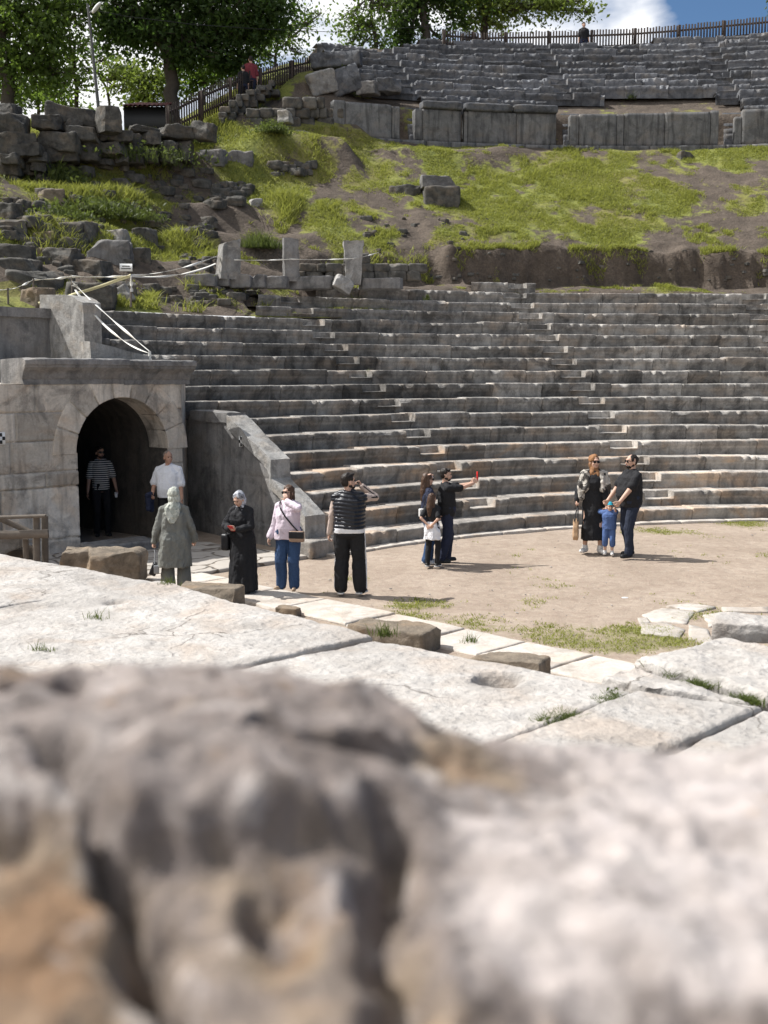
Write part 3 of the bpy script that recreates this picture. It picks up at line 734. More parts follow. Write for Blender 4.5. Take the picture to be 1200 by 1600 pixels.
nd = fbm(X / 0.5, 4, 71) * 0.02 - 0.02 * gro; X[..., 0] += 0.724 * nd; X[..., 1] -= 0.69 * nd
mb = MB(); mb.grid(X); build('wall', mb, M['grey'], lw)
def ll_block(d0, d1, n0, n1, z0, z1, seed, rnd=0.3, rough=0.02):
    V, Q = _cube(14); V = V.copy(); W = ll(d0 + (d1 - d0) * (V[:, 0] + 1) / 2, n0 + (n1 - n0) * (V[:, 1] + 1) / 2, z0 + (z1 - z0) * (V[:, 2] + 1) / 2)
    W += fbm(W / 0.3, 4, seed)[:, None] * rough; return MB().add(W, Q=Q)
build('coping', ll_block(-0.1, 2.0, -0.5, 0.08, 4.42, 4.62, 72), M['grey'], lw, sharp=50)
build('coping', ll_block(2.03, 4.6, -0.5, 0.08, 4.42, 4.60, 73), M['grey'], lw, sharp=50)
tag(build('stone_block', ll_block(0.75, 2.6, 0.55, 1.15, 3.04, 3.42, 74), M['grey'], sharp=50), 'low grey stone block on the gateway roof at the left edge', 'stone block')
# fallen coping lying on the roof behind the cornice
V, Q = _cube(10); W = gl(0.95 + 1.3 * (V[:, 0] + 1) / 2, -0.95 - 0.4 * (V[:, 1] + 1) / 2, 0); W[:, 2] = 3.05 + np.where(V[:, 2] > 0, 0.78 - 0.28 * (V[:, 0] + 1) / 2, 0); W += fbm(W / 0.3, 3, 75)[:, None] * 0.02
tag(build('stone_block', MB().add(W, Q=Q), M['pale'], sharp=50), 'long wedge-shaped stone lying behind the gateway cornice', 'stone block')
# ---------------------------------------------------------------- kerbs and paving on the orchestra floor
def slab_quad(c, z0, z1, seed, res=0.05, gap=0.012, amp=0.015, chips=(), edge=0.045, ragged=0.02, tone=0.5):
    """c: four xy corners; a worn slab with a lumpy top, rounded ragged rim and sides"""
    c = np.array([np.asarray(p, float)[:2] for p in c]); ce = c.mean(0)
    L0 = max(np.linalg.norm(c[1] - c[0]), np.linalg.norm(c[2] - c[3])); L1 = max(np.linalg.norm(c[3] - c[0]), np.linalg.norm(c[2] - c[1]))
    n = max(6, int(L0 / res)); m = max(6, int(L1 / res))
    def axis(k, Ln):
        e = edge / Ln; t = np.linspace(0, 1, k); return np.unique(np.concatenate([[0, 0.15 * e, 0.5 * e, e], t[(t > e) & (t < 1 - e)], [1 - e, 1 - 0.5 * e, 1 - 0.15 * e, 1]]))
    a = axis(n, L0)[:, None]; b = axis(m, L1)[None, :]
    XY = (c[0] * ((1 - a) * (1 - b))[..., None] + c[1] * (a * (1 - b))[..., None] + c[2] * (a * b)[..., None] + c[3] * ((1 - a) * b)[..., None])
    da = np.minimum(a, 1 - a) * L0 + 0 * b; db = np.minimum(b, 1 - b) * L1 + 0 * a; d = np.minimum(da, db)
    p3 = np.dstack([XY, np.full(XY.shape[:2], seed * 3.7)])
    inw = (ce - XY); inw /= np.linalg.norm(inw, axis=-1, keepdims=True) + 1e-9
    rim = np.exp(-(d / 0.06) ** 2)
    XY = XY + inw * (gap + rim * ragged * (0.6 + 1.2 * fbm(p3 / 0.22, 3, seed)))[..., None]
    z = z1 + fbm(p3 / 1.3, 3, seed + 1) * amp * 1.6 + fbm(p3 / 0.3, 4, seed + 2) * amp + fbm(p3 / 0.09, 3, seed + 5) * amp * 0.45
    z = z - edge * 0.9 * (1 - np.sqrt(np.clip(1 - (1 - np.clip(d / edge, 0, 1)) ** 2, 0, 1)))
    for (cx, cy, rad, dep) in chips:
        q = np.hypot(XY[..., 0] - cx, XY[..., 1] - cy) * (1 + 0.35 * vnoise(p3 / 0.2, 9)); z = z - dep * sstep(rad, rad * 0.6, q)
    X = np.dstack([XY, z]); nn, mm = X.shape[:2]
    area = (c[1] - c[0])[0] * (c[2] - c[0])[1] - (c[1] - c[0])[1] * (c[2] - c[0])[0]
    mb = MB(); mb.grid(X, tone=np.full(nn * mm, tone), flip=area < 0)
    ring = np.concatenate([X[:, 0], X[-1, 1:], X[-2::-1, -1], X[0, -2:0:-1]]); low = ring.copy(); low[:, 2] = z0
    mid = ring.copy(); mid[:, 2] = (ring[:, 2] + z0) / 2; mid[:, :2] += fbm(mid / 0.2, 3, seed)[:, None] * 0.02
    mb.grid(np.stack([low, mid, ring]), closed_v=True, tone=np.full(3 * len(ring), tone), flip=area > 0)
    return mb

def strip(p0, p1, w, z, seed, lens=(0.9, 1.6), res=0.08):
    p0 = np.array(p0, float); p1 = np.array(p1, float); u = (p1 - p0) / np.linalg.norm(p1 - p0); nrm = np.array([-u[1], u[0]])
    r = np.random.default_rng(seed); s = 0; T = np.linalg.norm(p1 - p0); mb = MB()
    while s < T:
        l = min(r.uniform(*lens), T - s)
        if l > 0.2: mb.join(slab_quad([p0 + u * s, p0 + u * (s + l), p0 + u * (s + l) - nrm * w, p0 + u * s - nrm * w], -0.05, z + r.normal(0, 0.006), seed + int(s * 10), res=res, gap=0.008, amp=0.008, edge=0.03, tone=0.42 + 0.2 * r.random()))
        s += l
    return mb
M['kerb'] = stone_mat('pale_kerb_stone', (0.42, 0.375, 0.325), (0.54, 0.50, 0.45), (0.24, 0.20, 0.165), (0.47, 0.37, 0.28), 0.45, 0.5, 0.0, 0.5, 1.3, 0.3)
tag(build('kerb', strip((-3.2, 18.1), (7.0, 7.9), 0.95, 0.035, 700), M['kerb'], smooth=True), kind='structure')
mb = MB(); tks = np.arange(62, 140, 4.6)
for i, t in enumerate(tks): mb.join(arc_block(R1 - 0.27, R1 + 0.02, t + 0.04, t + 4.56, -0.05, 0.045, 720 + i, rnd=0.4, rough=0.012, n=10))
tag(build('kerb', mb, M['kerb']), kind='structure')

def paving_mat():
    t = NT('cracked_paving'); v = t.vec((1, 1, 1)); w = t.n('ShaderNodeTexNoise'); w.inputs['Scale'].default_value = 2.0; t.link(v, w.inputs['Vector'])
    mx = t.n('ShaderNodeVectorMath', operation='MULTIPLY_ADD'); t.link(w.outputs['Color'], mx.inputs[0]); mx.inputs[1].default_value = (0.5, 0.5, 0.0); t.link(v, mx.inputs[2])
    vo = t.n('ShaderNodeTexVoronoi', feature='DISTANCE_TO_EDGE'); vo.inputs['Scale'].default_value = 1.5; t.link(mx.outputs[0], vo.inputs['Vector'])
    cr = t.ramp(vo.outputs['Distance'], 0.015, 0.05)
    nz_ = t.noise(3, 6, 0.65, v); col = t.mix(nz_, (0.30, 0.27, 0.235), (0.47, 0.43, 0.38))
    col = t.mix(cr, (0.15, 0.125, 0.10), col)
    nb = t.bump(cr, 0.8, 0.03); nb = t.bump(t.noise(12, 5, 0.7, v), 0.5, 0.02, nb)
    return t.done(col, nb, 0.9)
M['paving'] = paving_mat()
def sheet(poly, z, mat, name, thick=0.05, amp=0.02, res=0.12):
    return build(name, slab_quad(poly, z - thick, z, 750, res=res, gap=0, amp=amp, edge=0.03), mat)
tag(sheet([(-7.2, 18.3), (-4.1, 21.55), (-1.32, 19.45), (-3.1, 17.6)], 0.05, M['paving'], 'paving', 0.12), kind='structure')

# pale flagstones lying in the earth at the right
flags = [[(1002, 962), (1035, 951), (1086, 957), (1072, 976), (1020, 972)], [(1000, 975), (1040, 974), (1070, 985), (1062, 998), (1002, 992)], [(1075, 977), (1105, 985), (1120, 1010), (1075, 1000)],
         [(1040, 948), (1075, 944), (1118, 950), (1090, 957)], [(1098, 962), (1150, 957), (1160, 975), (1108, 980)], [(1125, 950), (1200, 950), (1205, 957), (1130, 956)], [(995, 968), (1012, 966), (1016, 974), (998, 977)],
         [(1120, 985), (1175, 980), (1180, 1000), (1126, 1008)]]
for i, f in enumerate(flags):
    pts = np.array([G(u, v)[:2] for u, v in f]); ce = pts.mean(0); n = len(pts)
    dense = []
    for a in range(n):
        for q in np.linspace(0, 1, 9)[:-1]: dense.append(pts[a] * (1 - q) + pts[(a + 1) % n] * q)
    D = np.array(dense); D += fbm(np.c_[D / 0.25, np.full(len(D), i)], 3, 4)[:, None] * 0.03
    if ((D - ce)[0, 0] * (D - ce)[3, 1] - (D - ce)[0, 1] * (D - ce)[3, 0]) < 0: D = D[::-1]
    rings = []
    for s, zz_ in ((1.0, -0.04), (1.0, 0.006), (0.975, 0.016), (0.7, 0.02), (0.35, 0.018), (0.02, 0.02)):
        q = ce + (D - ce) * s; rings.append(np.c_[q, np.full(len(D), zz_) + fbm(np.c_[q / 0.3, np.full(len(D), 2.0)], 3, 6) * 0.012])
    mb = MB(); mb.grid(np.array(rings), closed_v=True, tone=np.full(len(rings) * len(D), 0.15 + 0.25 * rng.random()), flip=True)
    where = ['large pointed pale flagstone farthest left in the broken floor patch', 'long pale flagstone at the near left of the broken floor patch', 'cracked pale flagstone beside the rough stage block', 'thin pale flagstone at the far edge of the broken floor patch',
             'square pale flagstone in grass right of the pointed flagstone', 'narrow pale flagstone at the right edge of the earth floor', 'tiny pale flagstone chip at the left tip of the floor patch', 'pale flagstone close behind the rough block at the right edge'][i]
    tag(build('flagstone', mb, M['kerb']), where, 'flagstone', 'flagstones in the orchestra floor')

# ---------------------------------------------------------------- stage of big white slabs
ZS = 1.05
stage = thing('stage_platform', (0.5, 8, 0), 'broad sunlit platform of big worn white stone slabs in front of the earth floor', 'platform')
E = [G(u, v, ZS)[:2] for u, v in ((-160, 838), (252, 908), (587, 996), (997, 1081), (1192, 1106), (1500, 1150))]
B_ = [G(u, v, ZS)[:2] for u, v in ((-320, 880), (0, 950), (400, 1037), (815, 1147), (1095, 1157), (1400, 1230))]
Bk = []
for e, b_ in zip(E, B_):
    d = (b_ - e) / np.linalg.norm(b_ - e); Bk.append(e + d * 5.2)
Bk[0] = E[0] + (Bk[1] - E[1]); Bk[4] = E[4] + (Bk[3] - E[3]); Bk[5] = E[5] + (Bk[3] - E[3])
hole = G(1078, 1172, ZS); chip = G(772, 1062, ZS)
for i in range(5):
    ch = []
    if i == 2: ch = [(chip[0], chip[1], 0.20, 0.22), (*G(835, 1122, ZS)[:2], 0.12, 0.02)]
    if i == 3: ch = [(hole[0], hole[1], 0.16, 0.10), (*G(1105, 1156, ZS)[:2], 0.08, 0.08)]
    if i == 1: ch = [(*G(185, 945, ZS)[:2], 0.10, 0.05), (*G(420, 1010, ZS)[:2], 0.2, 0.012)]
    build('slab', slab_quad([E[i], E[i + 1], Bk[i + 1], Bk[i]], 0.0, ZS + 0.012 * (i % 2), 800 + i, res=0.035, gap=0.007, amp=0.017, chips=ch, edge=0.035, ragged=0.02, tone=0.5 + 0.08 * (i % 3 - 1)), M['white'], stage)
for i, q in enumerate([[(932, 1053), (984, 1036), (1192, 1103), (1000, 1079)], [(986, 1033), (1128, 1004), (1360, 1058), (1200, 1100)], [(1208, 1108), (1215, 1100), (1420, 1070), (1500, 1146)]]):
    c = [G(u, v, ZS)[:2] for u, v in q]
    build('slab', slab_quad(c, 0.0, ZS + (0.0, 0.05, 0.0)[i], 820 + i, res=0.035, gap=0.018, amp=0.04, edge=0.07, ragged=0.05, tone=0.52), M['white'], stage)
p = G(1195, 990, 1.1)
tag(build('stone_block', rock_mb((p[0] + 0.12, p[1] + 0.15, 1.02), (0.95, 0.45, 0.155), 831, -0.35, n=26, rnd=0.3, rough=0.05, tone=0.55), M['white']), 'rough white block lying on the stage at the right edge', 'stone block')
# rusty water stain in the hollow of the slab
q = G(1078, 1172, ZS - 0.07)
# ---------------------------------------------------------------- brown blocks round the stage
def block(px, py, ztop, size, seed, rot, label, mat='brown', n=22, rnd=0.22, rough=0.06, facet=2, name='stone_block', z0=None, cat='stone block', group=None, tone=0.5, freq=1.6, tilt=(0, 0)):
    c = G(px, py, ztop); zb = (ztop - size[2]) if z0 is None else z0
    return tag(build(name, rock_mb((c[0], c[1], zb), size, seed, rot, n=n, rnd=rnd, rough=rough, facet=facet, tone=tone, freq=freq, tilt=tilt), M[mat]), label, cat, group)
block(323, 915, 0.37, (0.92, 0.55, 0.41), 841, -0.25, 'low brown stone block behind the grey coat woman and the black dress woman', rnd=0.2)
block(615, 976, 0.28, (1.0, 0.55, 0.32), 842, -0.45, 'flat brown stone block on the stage edge near the puffer vest man')
block(798, 1026, 0.33, (0.72, 0.5, 0.36), 843, -0.5, 'brown stone block wedged behind the chipped corner of the stage')
block(450, 948, 0.12, (0.34, 0.2, 0.14), 844, -0.4, 'small flat brown stone below the pink jacket woman', n=12)
# two split halves of the big boulder
c = G(158, 912, 0.0)
bm_ = rock_mb((c[0] - 0.38, c[1] + 0.05, -0.02), (0.55, 0.6, 0.56), 851, 0.2, n=26, rnd=0.45, rough=0.10, facet=4, freq=2)
bm_.join(rock_mb((c[0] + 0.22, c[1], -0.02), (0.88, 0.72, 0.55), 852, -0.1, n=26, rnd=0.45, rough=0.10, facet=3, freq=2))
tag(build('boulder', bm_, M['brown']), 'big cracked brown boulder in front of the vaulted gateway', 'boulder')
tag(build('doorstep', slab_quad([gl(-0.15, 0.12, 0)[:2], gl(1.30, 0.12, 0)[:2], gl(1.22, 0.85, 0)[:2], gl(-0.1, 0.8, 0)[:2]], 0.0, 0.20, 853, res=0.05, amp=0.02, ragged=0.04), M['grey']), 'worn grey doorstep slab across the mouth of the vault', 'doorstep')

# ---------------------------------------------------------------- rubble wall right in front of the camera
def fg_mat(name, c1, c2, c3, dark, p=0.5):
    t = NT(name); v = t.vec(); a = t.noise(9, 6, 0.65, v, 0.5); b_ = t.noise(20, 7, 0.72, v, 0.4); f = t.noise(70, 5, 0.7, v)
    col = t.mix(t.ramp(a, 0.36, 0.62), c1, c2); col = t.mix(t.math('MULTIPLY', t.ramp(t.noise(9, 4, 0.6, t.vec((1, 1.4, 1)), 0.8), p, p + 0.12), 0.85), col, c3)
    col = t.mix(t.math('MULTIPLY', t.ramp(b_, 0.50, 0.62), 0.85), col, dark)
    col = t.mix(t.math('MULTIPLY', t.ramp(f, 0.5, 0.8), 0.4), col, dark)
    nb = t.bump(b_, 1.0, 0.03); nb = t.bump(f, 0.8, 0.006, nb)
    return t.done(col, nb, 0.92)
M['fg_grey'] = fg_mat('lichen_grey_rubble', (0.22, 0.178, 0.158), (0.34, 0.29, 0.262), (0.49, 0.415, 0.38), (0.075, 0.057, 0.047), 0.5)
M['fg_white'] = fg_mat('pale_rubble', (0.45, 0.39, 0.36), (0.60, 0.54, 0.51), (0.40, 0.30, 0.22), (0.25, 0.21, 0.19), 0.57)
M['fg_tan'] = fg_mat('tan_rubble', (0.22, 0.17, 0.12), (0.34, 0.28, 0.215), (0.46, 0.40, 0.345), (0.07, 0.05, 0.035), 0.52)
M['fg_orange'] = fg_mat('rusty_rubble', (0.20, 0.135, 0.085), (0.30, 0.22, 0.15), (0.34, 0.29, 0.25), (0.07, 0.045, 0.028), 0.52)
M['fg_buff'] = fg_mat('buff_rubble', (0.42, 0.31, 0.215), (0.52, 0.43, 0.34), (0.58, 0.52, 0.48), (0.24, 0.17, 0.125), 0.52)
rub = thing('rubble_wall', (0, 0.9, 1.0), 'low rubble wall of grey, tan and rusty stones close to the viewer', 'wall')
V, Q = _cube(40); W = V * np.array([1.9, 0.34, 0.80]) + np.array([0.1, 0.86, 1.82]); W += fbm(W / 0.12, 4, 3)[:, None] * 0.05 * V
build('mortar_core', MB().add(W, Q=Q), M['fg_tan'], rub)
def fgs(x, D, z, size, seed, mat, rot=0.0, tilt=(0, 0), rough=0.12, rnd=0.45, facet=6, n=72):
    b = rock_mb((x, D, z - size[2]), size, seed, rot, tilt, n=n, rnd=rnd, rough=rough * 0.62, facet=facet, freq=2.0, fine=0.010)
    W = b.V[0]; c = W.mean(0); dv = W - c; dv /= np.linalg.norm(dv, axis=1, keepdims=True)
    rid = 1 - np.abs(fbm(W / 0.055 + seed, 5, seed % 50)) * 2.6
    b.V[0] = W + dv * (np.clip(rid, -1, 1) * 0.0075 - 0.003)[:, None]
    build('stone', b, M[mat], rub, sharp=45)
# the broken top of the wall: one rough ledge with a step, a hollow and open cracks
def top_mat():
    t = NT('weathered_wall_top'); v = t.vec(); z = t.attr(); a = t.noise(9, 6, 0.65, v, 0.5); b_ = t.noise(21, 7, 0.72, v, 0.5); f = t.noise(75, 5, 0.7, v)
    k = t.math('ADD', z, t.math('MULTIPLY', t.math('SUBTRACT', a, 0.5), 0.9))
    r = t.n('ShaderNodeValToRGB'); e = r.color_ramp.elements; e[0].position = 0.0; e[0].color = (0.25, 0.155, 0.09, 1); e[1].position = 1.0; e[1].color = (0.58, 0.52, 0.49, 1)
    for p, c in ((0.22, (0.30, 0.23, 0.165, 1)), (0.45, (0.235, 0.195, 0.175, 1)), (0.58, (0.31, 0.265, 0.24, 1)), (0.8, (0.50, 0.44, 0.41, 1))): q = e.new(p); q.color = c
    t.link(k, r.inputs[0]); col = r.outputs[0]
    col = t.mix(t.math('MULTIPLY', t.ramp(b_, 0.53, 0.66), 0.6), col, (0.10, 0.08, 0.066)); col = t.mix(t.math('MULTIPLY', t.ramp(t.noise(13, 6, 0.7, v, 0.6), 0.55, 0.66), 0.55), col, (0.60, 0.54, 0.50))
    col = t.mix(t.math('MULTIPLY', t.ramp(t.noise(6, 4, 0.6, v, 0.8), 0.60, 0.68), 0.5), col, (0.38, 0.235, 0.12))
    nb = t.bump(b_, 1.0, 0.02); nb = t.bump(f, 0.8, 0.005, nb); return t.done(col, nb, 0.93)
M['fg_top'] = top_mat()
xs = np.arange(-0.62, 0.74, 0.005); ds = np.arange(0.43, 1.17, 0.005)
XX, DD = np.meshgrid(xs, ds, indexing='ij'); p3 = np.dstack([XX, DD, 0 * XX])
xw = XX + 0.035 * fbm(p3 / 0.12, 4, 1) + 0.01 * fbm(p3 / 0.03, 2, 2); dw = DD + 0.035 * fbm(p3 / 0.12 + 9, 4, 3) + 0.01 * fbm(p3 / 0.03, 2, 4)
sg_ = lambda t: 1 / (1 + np.exp(-np.clip(t, -40, 40)))
back = np.interp(xw, [-0.5, -0.11, -0.04, 0.03, 0.10, 0.18, 0.38, 0.7], [2.887, 2.887, 2.870, 2.846, 2.832, 2.804, 2.787, 2.78])
mA = sg_((dw - np.interp(xw, [-0.4, -0.15, 0.0], [0.80, 0.83, 0.88])) / 0.008) * sg_((0.035 - xw) / 0.012)
mB = sg_((xw - np.interp(dw, [0.45, 0.7, 0.9, 1.1], [0.10, 0.05, 0.03, 0.12])) / 0.015)
zE = np.interp(dw, [0.43, 0.62, 0.84], [2.77, 2.805, 2.822]); zB = np.interp(dw, [0.43, 0.62, 0.74, 0.9, 1.12], [2.70, 2.742, 2.792, 2.802, 2.802])
z = zE * (1 - mB) + np.minimum(zB + 0.012, np.maximum(zB, back)) * mB; z = z * (1 - mA) + back * mA
z = np.where((DD > 0.95) & (mA < 0.5), np.maximum(z, back - 0.01), z)
def dist_poly(pts):
    d = np.full(XX.shape, 9.0)
    for (u0, v0), (u1, v1) in zip(pts[:-1], pts[1:]):
        p0, p1 = G(u0, v0, 2.81)[:2], G(u1, v1, 2.81)[:2]; e_ = p1 - p0; t = np.clip(((xw - p0[0]) * e_[0] + (dw - p0[1]) * e_[1]) / (e_ @ e_), 0, 1); d = np.minimum(d, np.hypot(xw - p0[0] - t * e_[0], dw - p0[1] - t * e_[1]))
    return d
crk = dist_poly([(60, 1290), (150, 1370), (235, 1470), (255, 1620)]); crk2 = dist_poly([(600, 1330), (590, 1430), (610, 1560), (650, 1640)]); hol = dist_poly([(400, 1262), (500, 1268), (610, 1250)]); gap = dist_poly([(-60, 1200), (40, 1190), (100, 1180)]); c3 = dist_poly([(440, 1420), (430, 1480)])
z = z - 0.075 * np.exp(-(crk / 0.013) ** 2) - 0.055 * np.exp(-(crk2 / 0.016) ** 2) - 0.12 * np.exp(-(hol / 0.021) ** 4) - 0.07 * np.exp(-(gap / 0.016) ** 2) - 0.03 * np.exp(-(c3 / 0.02) ** 2)
orange = sg_((G(235, 1470, 2.81)[0] - 0.015 - xw + 0.35 * (0.72 - dw) * 0) / 0.012) * sg_((0.80 - dw) / 0.015) * sg_((-0.135 - xw + 0.45 * np.clip(0.66 - dw, -0.12, 0.1)) / 0.012)
z = z + 0.018 * orange + fbm(p3 / 0.22, 4, 11) * 0.018 + (0.5 - np.abs(fbm(p3 / 0.075, 5, 12)) * 1.6) * 0.016 + fbm(p3 / 0.025, 3, 13) * 0.0045
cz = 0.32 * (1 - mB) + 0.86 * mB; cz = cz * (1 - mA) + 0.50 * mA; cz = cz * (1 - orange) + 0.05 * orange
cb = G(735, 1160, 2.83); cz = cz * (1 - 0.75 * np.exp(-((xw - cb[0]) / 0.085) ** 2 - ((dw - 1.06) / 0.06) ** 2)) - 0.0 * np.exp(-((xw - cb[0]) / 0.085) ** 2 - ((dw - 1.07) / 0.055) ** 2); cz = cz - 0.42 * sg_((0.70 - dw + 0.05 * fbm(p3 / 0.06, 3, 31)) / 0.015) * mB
for (u, v, rr, am) in ((545, 1370, 0.03, 0.5), (440, 1460, 0.025, -0.4), (180, 1140, 0.05, 0.25), (60, 1100, 0.05, -0.4), (60, 1480, 0.05, -0.2), (340, 1540, 0.05, 0.1)):
    c_ = G(u, v, 2.83); cz = cz + am * np.exp(-((xw - c_[0]) ** 2 + (dw - c_[1]) ** 2) / rr ** 2)
ex = np.minimum(xw + 0.62, 0.735 - xw); z = z - 0.30 * sstep(0.14, -0.02, ex) ** 1.5
X = np.dstack([XX, DD, z]); low = X.copy()[:, :1]; low[..., 2] = 2.45; hi = X.copy()[:, -1:]; hi[..., 2] = 2.45; X = np.concatenate([low, X, hi], 1); cz = np.concatenate([cz[:, :1], cz, cz[:, -1:]], 1)
lo0 = X[:1].copy(); lo0[..., 2] = 2.45; lo1 = X[-1:].copy(); lo1[..., 2] = 2.45; X = np.concatenate([lo0, X, lo1]); cz = np.concatenate([cz[:1], cz, cz[-1:]])
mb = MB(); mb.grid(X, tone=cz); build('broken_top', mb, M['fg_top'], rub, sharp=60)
r_ = np.random.default_rng(12)
for i, (x, D) in enumerate([(-0.70, 0.68), (-0.70, 0.98), (-0.98, 0.8), (-1.25, 0.85), (-1.58, 0.85), (0.82, 0.70), (0.84, 1.04), (1.1, 0.85), (1.36, 0.85), (1.7, 0.85)]):
    fgs(x, D, 2.82 + r_.uniform(-0.03, 0.05), (r_.uniform(0.30, 0.40), r_.uniform(0.30, 0.44), 0.2), 920 + i, ['fg_grey', 'fg_tan', 'fg_white', 'fg_orange'][i % 4], r_.uniform(-0.5, 0.5), n=24)

# pebbles and crumbs of stone lying on the orchestra floor
r_ = np.random.default_rng(55); mb = MB()
for i in range(900):
    x, y = r_.uniform(-2, 10), r_.uniform(11, 24.5)
    if (x + 3.2) * 0.707 + (y - 18.1) * 0.707 < 0.1 or math.hypot(x - CX, y - CY) > R1 - 0.35: continue
    if float(vnoise(np.array([x / 1.6, y / 1.6, 0.5]), 6)) < r_.uniform(-0.6, 0.8): continue
    q = abs(r_.normal(0, 0.007)) + 0.006; mb.join(rock_mb((x, y, 0.002), (q * r_.uniform(1, 2), q, q * 0.6), i, r_.uniform(0, 3), n=3, rnd=0.5, rough=0.1, tone=r_.uniform(0.3, 0.9), fine=0.0))
tag(build('pebbles', mb, M['pale']), 'small pebbles scattered over the orchestra floor', kind='stuff')
# ---------------------------------------------------------------- loose stones, ruined walls
def hit(u, v, d0=20.0, d1=75.0):
    """where the sight line through a picture point meets the hillside"""
    D = np.linspace(d0, d1, 900); r3 = ray(u, v)
    x = r3[0] / r3[1] * D; z = EYE + r3[2] / r3[1] * D; g = H(x, D)
    k = np.argmax(z < g + 1e-4)
    if k == 0: return None
    return np.array([x[k], D[k], z[k]])

def sb(x0, y0, x1, y1, D, dep, seed, rot=0.0, n=14, rnd=0.2, rough=0.05, facet=1, tone=0.5, tilt=(0, 0), sink=0.08, freq=1.6):
    """stone seen between two picture corners, standing at depth D (front face), dep deep"""
    c = P((x0 + x1) / 2, y1, D + dep / 2); w = (x1 - x0) / FPX * D * 0.99; h = (P(x0, y0, D)[2] - P(x0, y1, D)[2])
    return rock_mb((c[0], c[1], c[2] - sink), (w, dep, h + sink), seed, rot, tilt, n=n, rnd=rnd, rough=rough, facet=facet, tone=tone, freq=freq)

STONES = 0
def loose(x0, y0, x1, y1, label, dep=None, mat='ruin', D=None, cat='stone block', name='stone_block', group=None, **kw):
    global STONES; STONES += 1
    if D is None:
        h = hit((x0 + x1) / 2, y1 - 1); D = h[1] if h is not None else 30.0
    if dep is None: dep = (x1 - x0) / FPX * D * 0.7
    kw.setdefault('rot', 0.4 * math.sin(STONES * 2.1)); kw.setdefault('n', 18); kw.setdefault('rough', 0.10); kw.setdefault('facet', 3); kw.setdefault('freq', 2.2)
    return tag(build(name, sb(x0, y0, x1, y1, D, dep, 1000 + STONES, **kw), M[mat], sharp=55), label, cat, group)

rw = thing('ruined_wall', P(150, 295, 35), 'ruined dark wall of big stacked stone blocks under the trees at the left', 'wall')
ruin = [(72, 164, 155, 192, 0.3), (57, 177, 98, 199, 0), (98, 184, 131, 201, .1), (130, 185, 158, 202, .1), (106, 197, 156, 219, -.25), (60, 205, 126, 234, -.1), (124, 216, 158, 250, -.1), (58, 230, 126, 252, .0),
        (-8, 174, 42, 218, .2), (-5, 206, 58, 242, 0), (20, 222, 67, 242, -.35), (-5, 240, 36, 270, 0), (-5, 268, 34, 306, .05), (34, 240, 60, 272, .2), (34, 270, 60, 300, .2), (45, 236, 78, 253, -.3), (54, 251, 80, 266, -.3), (57, 265, 79, 283, -.2), (59, 281, 79, 298, -.2), (8, 240, 36, 255, -.3),
        (155, 193, 206, 215, -.2), (157, 212, 201, 239, -.15), (157, 237, 181, 252, -.1), (181, 232, 201, 252, -.2), (199, 200, 224, 234, .0), (199, 232, 224, 252, 0), (222, 196, 250, 222, .1), (222, 220, 250, 252, .1), (248, 186, 302, 212, .15), (248, 210, 275, 252, .1), (274, 210, 302, 250, .1), (203, 187, 248, 203, .3), (-5, 160, 30, 178, 0.6)]
for i, (x0, y0, x1, y1, dd_) in enumerate(ruin):
    D = 33.3 + (x0 + x1) / 2 / 300 * 4.3 + dd_; y0 += 6 if x0 < 155 else 14; y1 += 0 if x0 < 155 else 2
    build('stone', sb(x0, y0, x1, y1, D, 0.9 + 0.4 * rng.random(), 1200 + i, rot=rng.normal(0, 0.12) + 0.15, rnd=0.22, rough=0.11, facet=3 + i % 3, n=20, freq=2.4, tone=0.1 + 0.4 * rng.random() + (0.35 if i in (21, 23) else 0), tilt=(rng.normal(0, 0.04), rng.normal(0, 0.05)), sink=0.12), M['ruin'], rw, sharp=55)
loose(154, 167, 187, 204, 'upright squared stone block on the ruined wall beside the lamp post', 0.6, D=35.0, rot=0.5, rnd=0.1)
loose(302, 192, 333, 216, 'dark leaning stone block at the right end of the ruined wall', 0.7, D=37.6, tilt=(0, 0.15))

